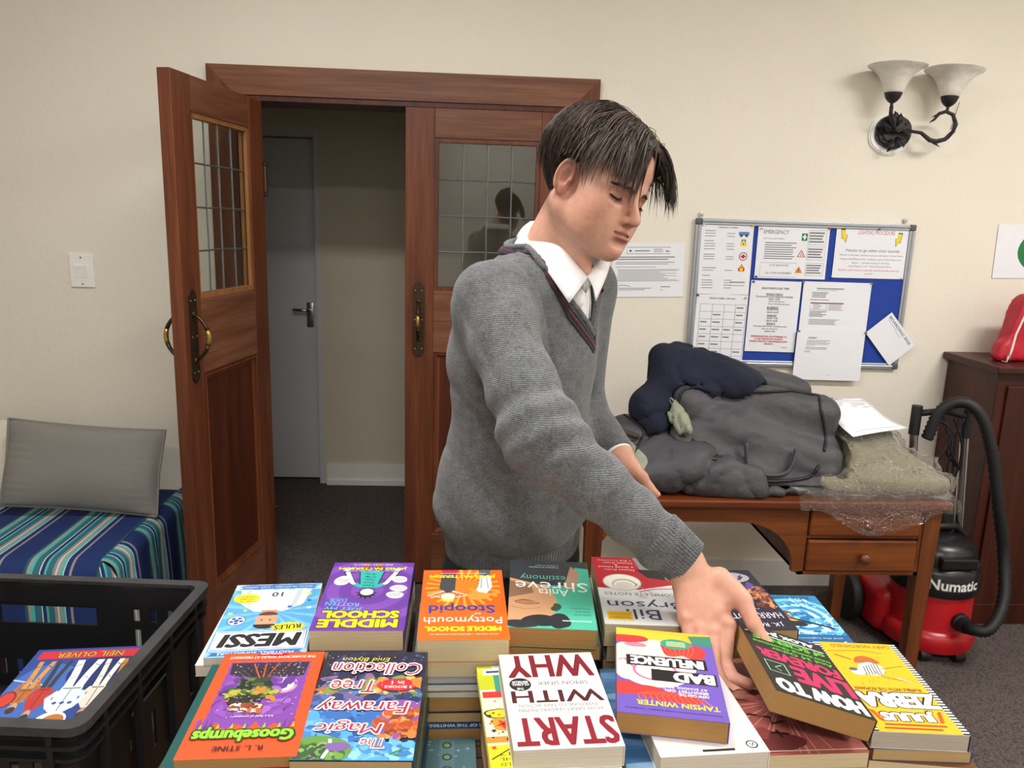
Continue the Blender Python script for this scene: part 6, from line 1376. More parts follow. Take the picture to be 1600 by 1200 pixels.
def f_head(P):
    Q = P.copy(); Q[:, 1] = np.abs(Q[:, 1])
    d = skull(P)
    d = smin(d, s_ell(Q, (.036, 0, -.045), (.060, .060, .074)), .03)
    d = smin(d, s_cone(Q, (-.006, .053, -.062), (.076, .012, -.104), .013, .015), .035)
    d = smin(d, s_ell(Q, (.085, 0, -.103), (.018, .02, .016)), .022)
    d = smin(d, s_ell(Q, (.054, .040, -.036), (.030, .022, .024)), .03)
    d = smin(d, s_ell(Q, (.056, .032, -.066), (.026, .022, .026)), .03)
    d = smin(d, s_cone(Q, (.092, .012, .006), (.070, .052, .004), .0095, .009), .016)
    d = smin(d, s_ell(Q, (.072, 0, -.072), (.028, .033, .027)), .022)
    d = smax(d, -s_ell(Q, (.096, .032, -.011), (.017, .020, .0115)), .013)
    # eyelids over the downcast eyeball, with the crease above
    e = s_ell(Q, EYE, (.0145, .0155, .0135)); d = smin(d, e, .004)
    d = smax(d, -s_cone(Q, (.0905, .018, -.0045), (.080, .047, -.0055), .0016, .0012), .003)
    # nose
    d = smin(d, s_cone(P, (.094, 0, -.004), (.1155, 0, -.040), .0065, .0095), .012)
    d = smin(d, s_ell(P, (.1145, 0, -.0435), (.0115, .0115, .0095)), .006)
    d = smin(d, s_ell(Q, (.1015, .0125, -.0475), (.0115, .0065, .0078)), .006)
    d = smax(d, -s_ell(Q, (.106, .0068, -.0535), (.0068, .0042, .0050)), .003)
    # lips
    d = smin(d, s_cone(Q, (.1030, .002, -.0668), (.0905, .0265, -.0725), .0048, .0026), .005)
    d = smin(d, s_ell(Q, (.0990, 0, -.0785), (.0098, .0205, .0060)), .006)
    d = smax(d, -np.minimum(s_cone(Q, (.1080, 0, -.0722), (.1020, .0150, -.0722), .0022, .0022), s_cone(Q, (.1020, .0150, -.0722), (.0925, .0280, -.0716), .0022, .0018)), .0016)
    d = smax(d, -s_ell(P, (.1035, 0, -.0885), (.006, .017, .0045)), .010)
    return d
def f_ear(P):
    """his right ear"""
    Re = rotm('Y', 10) @ rotm('Z', 30); c = np.array((-.004, -.0790, -.0080)); L = (P-c) @ Re
    d = s_ell(L, (0, .002, 0), (.0165, .0050, .0285)); d = smin(d, s_ell(L, (.0055, .001, -.0215), (.0085, .0048, .0100)), .006)
    rr = np.sqrt((L[:, 0]/.0150)**2+(L[:, 2]/.0270)**2)
    helix = np.sqrt(((rr-1)*.0165)**2+(L[:, 1]+.0030)**2)-.0028; helix = np.where((L[:, 2] < -.006) & (L[:, 0] > -.006), helix+.012, helix); d = smin(d, helix, .0025)
    anti = np.sqrt(((np.sqrt(((L[:, 0]-.002)/.0092)**2+((L[:, 2]+.002)/.0165)**2)-1)*.0105)**2+(L[:, 1]+.0020)**2)-.0016; anti = np.where(L[:, 0] > .002, anti+.012, anti); d = smin(d, anti, .003)
    d = smax(d, -s_ell(L, (.0040, -.0048, -.0030), (.0080, .0058, .0125)), .0025)
    d = smin(d, s_ell(L, (.0125, -.0030, -.0060), (.0032, .0040, .0058)), .004)
    return d
NB = np.array([.132, 1.462, 1.495]); NT = h2w((-.030, 0, -.055))
def f_face_w(W):
    P = w2h(W); d = f_head(P)*HS
    ear = np.minimum(f_ear(P), f_ear(P*np.array([1, -1, 1])))*HS; d = smin(d, ear, .004)
    nk = s_cone(W, NB, NT, .060, .052); nk = smin(nk, s_cone(W, h2w((-.02, -.055, -.05)), np.array([.20, 1.375, 1.50]), .014, .012), .03); nk = smin(nk, s_ell(W, NB+np.array([.055, -.06, .035]), (.02, .02, .02)), .03)
    d = smin(d, nk, .022)
    return d
V1, F1 = surface_nets(f_face_w, (.03, 1.24, 1.44), (.36, 1.56, 1.80), .0018)
V1 = smooth_mesh(V1, F1, 2, .4)
def head_tint(W):
    P = w2h(W); Q = P.copy(); Q[:, 1] = np.abs(Q[:, 1])
    base = np.array(lin('#d3a591')); col = np.tile(base, (len(P), 1))
    def blend(wt, c): nonlocal col; c = np.array(lin(c)); col = col*(1-wt[:, None])+c*wt[:, None]
    sm = lambda d, e: 1/(1+np.exp(np.clip(d/e, -40, 40)))
    blend(.45*sm(s_ell(Q, (.062, .048, -.045), (.03, .022, .026)), .006), '#b96f5f'); blend(.3*sm(s_ell(P, (.115, 0, -.044), (.012, .014, .012)), .003), '#c07866')
    blend(.5*sm(s_ell(Q, (.0, .078, -.016), (.025, .012, .032)), .004), '#c4786a')
    lip = np.minimum(s_cone(Q, (.1050, .002, -.0680), (.0915, .0270, -.0725), .0048, .0026), s_ell(Q, (.1010, 0, -.0785), (.0100, .0205, .0058))); blend(.85*sm(lip, .0007), '#a8615c')
    blend(.75*sm(np.minimum(s_cone(Q, (.1070, 0, -.0722), (.1010, .0150, -.0722), .0020, .0020), s_cone(Q, (.1010, .0150, -.0722), (.0925, .0275, -.0716), .0020, .0013)), .0006), '#5f302c')
    blend(.5*sm(s_cone(Q, (.094, .030, .0035), (.080, .0505, .0035), .0040, .0030), .0010), '#3a2a22'); blend(.5*sm(s_cone(Q, (.1, .013, .0005), (.094, .030, .0038), .0038, .0043), .0010), '#3a2a22')
    blend(.25*sm(s_ell(Q, (.088, .032, -.016), (.012, .018, .010)), .002), '#a06a5a')
    blend(.9*sm(s_ell(Q, (.107, .0065, -.0555), (.006, .0034, .0035)), .0008), '#4a241e')
    fade = sm(s_ell(Q, (.014, .077, .012), (.022, .02, .026)), .006); blend(.55*fade, '#4a3a32'); blend(.6*sm(s_ell(Q, (-.07, .05, -.03), (.045, .03, .05)), .010), '#4a3a32')
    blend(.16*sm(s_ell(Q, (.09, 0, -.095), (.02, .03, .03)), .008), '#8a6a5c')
    rg = np.random.default_rng(3)
    for _ in range(16):
        c = (rg.uniform(.03, .09), rg.uniform(.02, .065), rg.uniform(-.09, .03)); dd = f_head(np.array([c]))[0]
        blend(.35*sm(np.sqrt((Q[:, 1]-c[1])**2+(Q[:, 2]-c[2])**2)-rg.uniform(.0008, .002), .0006)*(P[:, 1] < 0), '#8a4a40')
    return col
C1 = head_tint(V1)

# ---- right hand round the lifted book
def A3(px, py, y): return AY(px, py, y)
WR = np.array([.333, 1.083, 1.082])
ix = [A3(1137, 976, 1.020), A3(1132, 1034, .990), AZ(1145, 1060, .960), AZ(1171, 1069, .957)]
mi = [A3(1113, 988, 1.014), A3(1114, 1040, .978), AZ(1130, 1072, .958), AZ(1160, 1086, .956)]
ri = [A3(1091, 984, 1.014), A3(1098, 1026, .980), AZ(1116, 1066, .962), AZ(1145, 1092, .957)]
li = [A3(1073, 968, 1.024), A3(1077, 1006, 1.0), A3(1094, 1040, .972), AZ(1118, 1068, .962)]
tb = [A3(1124, 905, 1.060), A3(1160, 938, 1.035), A3(1178, 976, 1.010), A3(1196, 1003, .992)]
def f_hand(W):
    d = s_cone(W, WR+np.array([-.05, .03, .045]), WR, .029, .028)
    for k, q in enumerate((ix, mi, ri, li)):
        d = smin(d, s_cone(W, WR+(q[0]-WR)*.15+np.array([0, 0, -.004]), q[0]+np.array([.0, .004, -.004]), .021 if k < 3 else .018, (.0135, .014, .013, .012)[k]), .016)
    pal = s_cone(W, WR+(ix[0]-WR)*.5+np.array([.006, .012, -.016]), mi[0]+np.array([.004, .012, -.014]), .014, .012); d = smin(d, pal, .02)
    th = s_cone(W, tb[0], tb[1], .0185, .0140); th = smin(th, s_cone(W, tb[1], tb[2], .0130, .0108), .006); th = smin(th, s_cone(W, tb[2], tb[3], .0108, .0084), .005)
    d = smin(d, th, .014)
    web = s_cone(W, tb[1]*.6+tb[0]*.4, ix[0]*.75+WR*.25, .010, .009); d = smin(d, web, .016)
    for k, q in enumerate((ix, mi, ri, li)):
        r0 = (.0108, .0108, .0100, .0088)[k]
        g = s_cone(W, q[0], q[1], r0*1.08, r0); g = smin(g, s_cone(W, q[1], q[2], r0*.98, r0*.88), .003); g = smin(g, s_cone(W, q[2], q[3], r0*.88, r0*.72), .003)
        d = smin(d, g, .005)
        d = smin(d, s_ell(W, q[0]+np.array([-.001, -.003, .006]), (.006, .006, .004)), .008)
    return d
V2, F2 = surface_nets(f_hand, (.24, .93, .915), (.50, 1.17, 1.16), .0019); V2 = smooth_mesh(V2, F2, 2, .45)
def hand_tint(W, tips, knk):
    col = np.tile(np.array(lin('#d3a28e')), (len(W), 1)); sm = lambda d, e: 1/(1+np.exp(np.clip(d/e, -40, 40)))
    for p in tips: wt = .45*sm(np.sqrt(((W-p)**2).sum(1))-.010, .003); col = col*(1-wt[:, None])+np.array(lin('#c87e6c'))*wt[:, None]
    for p in knk: wt = .4*sm(np.sqrt(((W-p)**2).sum(1))-.012, .004); col = col*(1-wt[:, None])+np.array(lin('#c27a68'))*wt[:, None]
    return col
C2 = hand_tint(V2, [tb[3], ix[3], mi[3]], [q[0] for q in (ix, mi, ri, li)]+[ix[1], tb[2]])
# ---- left hand, half hidden behind the right forearm
LW = A3(966, 712, 1.46)
lt_ = [A3(985, 728, 1.445), A3(1003, 745, 1.435), A3(1014, 762, 1.43), A3(1025, 772, 1.425)]
lf = [[A3(975+8*k, 752+5*k, 1.455-.012*k) for k in (0,)][0]]
lfing = [[A3(990-5*k, 757+3*k, 1.45+.012*k), A3(1006-5*k, 778+3*k, 1.445+.012*k), A3(1014-5*k, 796+2*k, 1.442+.012*k), A3(1016-5*k, 812, 1.44+.012*k)] for k in range(4)]
LE = np.array([.232, 1.600, 1.20])
def f_lhand(W):
    d = s_cone(W, LW+(LE-LW)*.25, LW, .030, .027)
    for k, q in enumerate(lfing):
        d = smin(d, s_cone(W, LW, q[0], .020, .013), .016); r0 = (.0105, .0105, .0098, .0085)[k]
        g = s_cone(W, q[0], q[1], r0, r0*.95); g = smin(g, s_cone(W, q[1], q[2], r0*.95, r0*.85), .003); g = smin(g, s_cone(W, q[2], q[3], r0*.85, r0*.7), .003); d = smin(d, g, .004)
    th = s_cone(W, LW*.6+lt_[0]*.4, lt_[0], .018, .0165); th = smin(th, s_cone(W, lt_[0], lt_[1], .0155, .0115), .008); th = smin(th, s_cone(W, lt_[1], lt_[2], .0112, .0102), .005); th = smin(th, s_cone(W, lt_[2], lt_[3], .0102, .0082), .004)
    return smin(d, th, .010)
V3, F3 = surface_nets(f_lhand, (.22, 1.38, .95), (.42, 1.58, 1.24), .0024); V3 = smooth_mesh(V3, F3, 2, .45); C3 = hand_tint(V3, [lt_[3]], [lt_[1]])
# ---- torso, arms and legs of the body under the clothes
TC = np.array([.100, 1.445]); TF = np.array([.71, -.704, 0.]); TF /= np.linalg.norm(TF); TL = np.array([-TF[1], TF[0], 0.]); TRm = np.stack([TF, TL, np.array([0, 0, 1.])], 1)
SR = np.array([.030, 1.340, 1.448]); SL = np.array([.225, 1.550, 1.460]); ER = np.array([.112, 1.165, 1.252]); HIP = np.array([.092, 1.475])
def f_under(W):
    d = s_ell(W, (TC[0], TC[1], 1.32), (.10, .15, .20), TRm); d = smin(d, s_ell(W, (HIP[0], HIP[1], 1.02), (.10, .145, .2), TRm), .08)
    d = smin(d, s_cone(W, SR, SL, .05, .05), .06); d = smin(d, s_cone(W, SR, ER, .042, .036), .03); d = smin(d, s_cone(W, ER, WR, .036, .026), .02)
    d = smin(d, s_cone(W, SL, LE, .042, .036), .03); d = smin(d, s_cone(W, LE, LW, .036, .026), .02); d = smin(d, s_cone(W, (TC[0]+.02, TC[1], 1.44), NB+np.array([0, 0, .02]), .07, .055), .04)
    for s in (-1, 1): d = smin(d, s_cone(W, np.array([HIP[0], HIP[1], .90])+TL*s*.075, np.array([HIP[0], HIP[1]+.02, .10])+TL*s*.085, .07, .04), .04)
    return d
V4, F4 = surface_nets(f_under, (-.15, 1.02, .06), (.42, 1.70, 1.56), .012); C4 = np.tile(np.array(lin('#d3a28e')), (len(V4), 1))
off = 0; VV, FF, CC = [], [], []
for v, f_, c in ((V1, F1, C1), (V2, F2, C2), (V3, F3, C3), (V4, F4, C4)): VV.append(v); FF.append(f_+off); CC.append(c); off += len(v)
np_mesh('body', np.concatenate(VV), np.concatenate(FF), 'skin', PE, cols=np.concatenate(CC), world=True)
# nails
mat('nail', '#dba596', .3, .03)
def nail(name, tip, prev, up, s=1.0):
    ax = tip-prev; ax /= np.linalg.norm(ax); up = np.asarray(up, float); up -= ax*(up @ ax); up /= np.linalg.norm(up); sd_ = np.cross(ax, up); R_ = np.stack([ax, sd_, up], 1)
    f = lambda W: s_ell(W, tip+up*.0052*s+ax*.001, (.0080*s, .0062*s, .0028*s), R_)
    lo = tip-.02; hi = tip+.02; P, F = surface_nets(f, lo, hi, .0012); np_mesh(name, smooth_mesh(P, F, 1), F, 'nail', PE, world=True)
nail('thumb_nail', tb[3], tb[2], (.15, -.35, .9), 1.0); nail('left_thumb_nail', lt_[3], lt_[2], (.5, -.5, .6), .9)

# ---- face details: lashes, eye slits
def lash(side):
    m = MB(); pts = []
    for k in range(9):
        t = k/8; y = .0165+.0305*t; z = -.0128-.0048*math.sin(PI*t)-.001*t
        p = np.array([.12, y*side, z]); d = np.array([-1., 0, 0])
        for _ in range(60):
            v = float(f_head(p[None])[0])
            if v < 2e-4: break
            p = p+d*max(v*.7, 1e-4)
        pts.append(h2w(p+np.array([.0006, 0, 0])))
    m.tube(pts, [.0005, .0009, .0012, .0014, .0015, .0015, .0015, .0013, .0007], 6)
    rg = random.Random(2)
    for k in range(22):
        t = .1+.9*k/21; i = min(7, int(t*8)); a = t*8-i; p = np.array(pts[i])*(1-a)+np.array(pts[i+1])*a
        dirv = HR @ np.array([.0055, side*.003*(t-.2), -.0045+rg.uniform(-.001, .001)]); m.tube([p, p+dirv*.55, p+dirv+HR @ np.array([.0006, 0, .0010])], [.0003, .00025, .0001], 4)
    m.build('eyelashes', 'black_cloth', PE, True, world=True)
lash(-1); lash(1)
def brow(side):
    m = MB(); rg = random.Random(5)
    for k in range(125):
        t = rg.random(); y = .011+.040*t; z = .0005+.0045*math.sin(min(1, t*1.25)*PI*.6)-.004*max(0, t-.65)+rg.uniform(-.0034, .0034)*(1-.5*t)
        p = np.array([.125, y*side, z]); d = np.array([-1., 0, 0])
        for _ in range(50):
            v = float(f_head(p[None])[0])
            if v < 3e-4: break
            p = p+d*max(v*.7, 1e-4)
        dr = np.array([-.25-.35*t, side*(.55+.4*t), .5-.55*t]); dr /= np.linalg.norm(dr); L = rg.uniform(.005, .008)
        q0 = h2w(p); q1 = h2w(p+dr*L*.5+np.array([.0008, 0, 0])); q2 = h2w(p+dr*L-np.array([.0003, 0, 0])); m.tube([q0, q1, q2], [.00032, .0003, .0001], 3, False)
    m.build('eyebrow', 'brow_hair', PE, True, world=True)
mat('brow_hair', '#2e221c', .6)
brow(-1); brow(1)
# ================================================================== CLOTHES AND HAIR
nrm = lambda v: np.asarray(v, float)/np.linalg.norm(v)
CUE = ER+(WR-ER)*.83                           # where the right cuff begins
def f_sw0(W):
    d = s_ell(W, (TC[0], TC[1], 1.32), (.120, .168, .205), TRm)
    d = smin(d, s_ell(W, (HIP[0]+.002, HIP[1]-.014, 1.075), (.134, .170, .178), TRm), .09)
    d = smin(d, s_cone(W, SR, SL, .056, .058), .06); d = smin(d, s_cone(W, (TC[0]+.02, TC[1]+.005, 1.45), NB+np.array([0, 0, .03]), .085, .066), .05)
    ar = s_cone(W, SR, ER, .062, .060); ar = smin(ar, s_cone(W, ER, CUE, .060, .042), .03); d = smin(d, ar, .035)
    al = s_cone(W, SL, LE, .058, .050); al = smin(al, s_cone(W, LE, LW+(LE-LW)*.12, .046, .036), .03); d = smin(d, al, .03)
    return d
ua = nrm(ER-SR); fa = nrm(WR-ER)
def f_sw1(W):
    d = f_sw0(W)
    # drag folds: at the elbow, under the arm and above the hem
    te = (W-ER) @ nrm(ua+fa); de = np.sqrt(((W-ER)**2).sum(1))
    d = d-.0055*np.sin(te*105+3*vnoise(W, 12, 5))*np.exp(-(de/.085)**2)
    tf = (W-ER) @ fa; near = np.exp(-((s_cone(W, ER, CUE, 0, 0))/.075)**4); d = d-.0032*np.sin(tf*85+5*vnoise(W, 10, 8))*near*(tf > .02)
    tu = (W-SR) @ ua; near = np.exp(-((s_cone(W, SR, ER, 0, 0))/.085)**4); d = d-.0028*np.sin(tu*60+6*vnoise(W, 9, 9))*near
    low = np.exp(-((W[:, 2]-1.03)/.06)**2); d = d-.006*np.sin(((W[:, 0]*60+W[:, 2]*30)+3*vnoise(W, 9, 12)))*low*.6-.010*low
    pit = np.array([.02, 1.33, 1.30]); dp = np.sqrt((((W-pit)*np.array([1, .6, .7]))**2).sum(1)); d = d+.008*np.exp(-np.abs(np.sin((W[:, 0]*.9+W[:, 2]*.6)*38+2*vnoise(W, 8, 3)))*5)*np.exp(-(dp/.13)**2)
    # armhole seam
    sx = (W-SR) @ nrm(SL-SR+np.array([0, 0, .03])); gate = (W[:, 2] > 1.30)*(sx < .12); d = d+.0035*np.exp(-((sx-.052)/.0035)**2)*gate
    return d-.0025*vnoise(W, 28, 14)
# ---- the V neck
AP = np.array([0, 0, 0.])
def b_front(a, z, f=f_sw1, lift=0.0):
    """point on the front of the jumper at lateral a and height z"""
    p = np.array([TC[0], TC[1], z])+TL*a+TF*.30; q = on_surface(f, p, -TF, 90)+TF*lift
    if (q-p) @ -TF > .36: q = p-TF*.29
    return q
def vcoords(W): return (W[:, 0]-TC[0])*TL[0]+(W[:, 1]-TC[1])*TL[1], (W[:, 0]-TC[0])*TF[0]+(W[:, 1]-TC[1])*TF[1]
VPX = [(925, 521), (910, 495), (887, 467), (865, 437), (842, 410), (822, 385)]      # seen right hand edge of the V
_vp = [on_surface(f_sw0, AY(a, b, 1.15), ray(a, b), 200) for a, b in VPX]; _va = [float((p[0]-TC[0])*TL[0]+(p[1]-TC[1])*TL[1]) for p in _vp]; _vz = [float(p[2]) for p in _vp]
VA_z = _vz[0]; VA_a = _va[0]
def v_edge(z, side, off=0.0):
    """lateral position of the V edge at height z"""
    if side < 0: return np.interp(z, _vz, _va)-off
    return VA_a+np.clip(z-VA_z, 0, 1)*.42+off
def f_v(W):
    a, b = vcoords(W); z = W[:, 2]; v = np.maximum(v_edge(z, -1)-a, a-v_edge(z, 1))*.8; v = np.maximum(v, (VA_z-z)); v = np.maximum(v, -(b+.02))
    hole = s_cone(W, NB-np.array([0, 0, .02]), NB+np.array([.02, -.01, .14]), .062, .085); return np.minimum(v, hole)
def f_sw(W):
    d = f_sw1(W); d = np.maximum(d, -np.maximum(f_v(W), -(d+.022))); return np.maximum(d, .965-W[:, 2])
P_, F_ = surface_nets(f_sw, (-.16, 1.02, .94), (.42, 1.72, 1.60), .0044)
P_ = smooth_mesh(P_, F_, 2, .5); np_mesh('jumper', P_, F_, 'grey_knit', PE, world=True)
# shirt front inside the V
def f_shirt(W):
    a, b = vcoords(W); d = f_sw0(W)+.009-.0012*np.sin(a*120); return np.maximum(np.maximum(d, s_box(W, np.array([TC[0], TC[1], 1.47])+TF*.08+TL*.015, (.14, .085, .14), .02, TRm)), -(s_cone(W, NB, NT, .056, .05)))
THR = AY(917, 436, 1.362); f_shirt0 = f_shirt
def f_shirt(W): return smin(f_shirt0(W), s_cone(W, THR+np.array([-.024, .026, -.006]), THR+np.array([-.014, .016, -.040]), .015, .015), .014)
P_, F_ = surface_nets(f_shirt, (-.05, 1.22, 1.31), (.36, 1.60, 1.62), .005); np_mesh('shirt', smooth_mesh(P_, F_, 2), F_, 'white_cotton', PE, world=True)
pk = [b_front(VA_a+.012, z, lambda W: f_sw0(W)+.009, .0012) for z in np.linspace(VA_z+.01, 1.50, 8)]
m = MB(); m.tube(pk, .0012, 5); pk2 = [b_front(VA_a-.012, z, lambda W: f_sw0(W)+.009, .0012) for z in np.linspace(VA_z+.03, 1.50, 8)]; m.tube(pk2, .0009, 5); m.build('shirt_placket', 'white_cotton', PE, True, world=True)
# neckband stripes
def band(offset, r, mt, nm):
    m = MB(); pts = []
    zr = np.linspace(_vz[-1], VA_z, 14); drop = offset*1.6
    for z in zr: pts.append(b_front(float(v_edge(z, -1)), z-drop, f_sw0, .0015))
    for z in np.linspace(VA_z, 1.500, 12)[1:]: pts.append(b_front(float(v_edge(z, 1)), z-drop, f_sw0, .0015))
    ring = []
    for th in np.linspace(80, -80, 9):
        dv = -TF*math.cos(math.radians(th))+TL*math.sin(math.radians(th)); zz = 1.548-.010*abs(th)/80-offset*.5
        ring.append(on_surface(f_sw0, np.array([NB[0], NB[1], zz])+dv*.25, -dv, 90)+dv*.001)
    path = cat(pts+ring+[pts[0]], 3); m.tube(path, r, 8); m.build(nm, mt, PE, True, world=True)
band(.000, .0058, 'grey_knit', 'neckband'); band(.0095, .0034, 'navy_knit', 'neckband_stripe'); band(.0155, .0046, 'maroon_knit', 'neckband_stripe'); band(.0215, .0030, 'navy_knit', 'neckband_stripe')
# hem and cuffs with knitted ribs
def ribbed(nm, rings, nr, amp, mt, cap=False):
    """rings: list of (centre, u, v, ru, rv); ribs run along the tube"""
    n = nr*4; V = []; F = []
    for c, u, v, ru, rv in rings:
        for k in range(n):
            a = 2*PI*k/n; q = 1+amp*math.sin(nr*a)/max(ru, rv)*1.0; V.append(c+u*(ru*q*math.cos(a))+v*(rv*q*math.sin(a)))
    for i in range(len(rings)-1):
        for k in range(n): j = (k+1) % n; F.append((i*n+k, i*n+j, (i+1)*n+j, (i+1)*n+k))
    return np_mesh(nm, np.array(V), np.array(F), mt, PE, world=True)
rg_ = []
for k, (z, s) in enumerate(((1.012, .95), (1.002, 1.02), (.985, 1.02), (.965, .985), (.945, .97), (.930, .965), (.927, .945), (.94, .93))): rg_.append((np.array([HIP[0], HIP[1]-.006, z]), TF, TL, .119*s, .156*s))
ribbed('hem_rib', rg_, 120, .0016, 'grey_knit')
def cuff(nm, a, b, r0, r1, nr, mt='grey_knit', amp=.0014):
    ax = nrm(b-a); u = nrm(np.cross(ax, (0, 0, 1))); v = np.cross(ax, u); rr = []
    for t, s in ((0, .96), (.06, 1.06), (.3, 1.05), (.6, 1.02), (.9, 1.0), (.985, .99), (1.0, .95), (.97, .86), (.8, .8)): rr.append((a+(b-a)*t, u, v, (r0+(r1-r0)*t)*s, (r0+(r1-r0)*t)*s))
    return ribbed(nm, rr, nr, amp, mt)
cuff('cuff', CUE-fa*.012, WR+fa*.004, .0405, .0375, 46); la = nrm(LW-LE)
cuff('cuff', LW-la*.065, LW-la*.006, .036, .033, 42); cuff('shirt_cuff', LW-la*.04, LW+la*.004, .0325, .031, 8, 'white_cotton', 0)
# collar
def collar(nm, U, L):
    U = [np.asarray(p, float) for p in cat(U, 5)]; L = [np.asarray(p, float) for p in cat(L, 5)]; n = len(U); V = []; F = []; K = 6
    cn = np.array([NB[0]+.02, NB[1]-.01, 0])
    for k in range(n):
        for j in range(K+1):
            t = j/K; p = U[k]*(1-t)+L[k]*t; o = p-cn; o[2] = 0; o /= np.linalg.norm(o)+1e-9; V.append(p+o*(.004*math.sin(PI*t)+.002+.005*t)+np.array([0, 0, .003*math.sin(PI*t)]))
    for k in range(n-1):
        for j in range(K): a = k*(K+1)+j; F.append((a, a+1, a+K+2, a+K+1))
    o = np_mesh(nm, np.array(V), np.array(F), 'white_cotton', PE, world=True); sm = o.modifiers.new('s', 'SOLIDIFY'); sm.thickness = .0022; sm.offset = 0
    # inner stand
    V2_ = []; F2_ = []
    for k in range(n):
        for t in (0, .5, 1): p = U[k]+np.array([0, 0, -.028*t]); o_ = p-cn; o_[2] = 0; o_ /= np.linalg.norm(o_)+1e-9; V2_.append(p-o_*.002*t)
    for k in range(n-1):
        for j in range(2): a = k*3+j; F2_.append((a, a+3, a+4, a+1))
    o2 = np_mesh('collar_stand', np.array(V2_), np.array(F2_), 'white_cotton', PE, world=True); sm = o2.modifiers.new('s', 'SOLIDIFY'); sm.thickness = .0016
cb, cb2 = (.150, 1.535, 1.580), (.150, 1.555, 1.545)
throat = AY(917, 433, 1.362)
collar('collar', [cb, (.108, 1.515, 1.583), AY(850, 347, 1.455), AY(866, 366, 1.410), AY(890, 400, 1.375), throat], [cb2, (.088, 1.53, 1.548), AY(826, 373, 1.445), AY(842, 401, 1.388), AY(864, 436, 1.348), AY(888, 473, 1.326)])
collar('collar', [throat, (.222, 1.385, 1.527), (.228, 1.44, 1.557), (.205, 1.505, 1.576), cb], [AY(927, 470, 1.340), (.236, 1.392, 1.503), (.244, 1.45, 1.534), (.220, 1.535, 1.545), cb2])
# trousers and shoes
def f_tr(W):
    d = s_ell(W, (HIP[0], HIP[1], .93), (.112, .150, .12), TRm)
    for s in (-1, 1):
        h0 = np.array([HIP[0], HIP[1], .88])+TL*s*.078; kn = np.array([HIP[0], HIP[1]+.005, .48])+TL*s*.085; an = np.array([HIP[0], HIP[1]+.02, .07])+TL*s*.09
        d = smin(d, smin(s_cone(W, h0, kn, .088, .066), s_cone(W, kn, an, .066, .055), .02), .03)
    d = np.maximum(d, W[:, 2]-.985); return np.maximum(d, .05-W[:, 2])-.003*vnoise(W, 25, 5)
P_, F_ = surface_nets(f_tr, (-.16, 1.24, .03), (.34, 1.72, 1.0), .011); np_mesh('trousers', smooth_mesh(P_, F_, 2), F_, 'black_cloth', PE, world=True)
for s in (-1, 1):
    a0 = np.array([HIP[0], HIP[1]+.02, 0])+TL*s*.09
    fsh = lambda W: np.maximum(smin(s_cone(W, a0+np.array([0, 0, .045])-TF*.03, a0+TF*.15+np.array([0, 0, .03]), .042, .036), s_cone(W, a0+np.array([0, 0, .05]), a0+np.array([0, 0, .10]), .042, .04), .02), .002-W[:, 2])
    P_, F_ = surface_nets(fsh, a0-np.array([.24, .24, .01]), a0+np.array([.24, .24, .16]), .008); np_mesh('shoe', smooth_mesh(P_, F_, 1), F_, 'black_leather', PE, world=True)

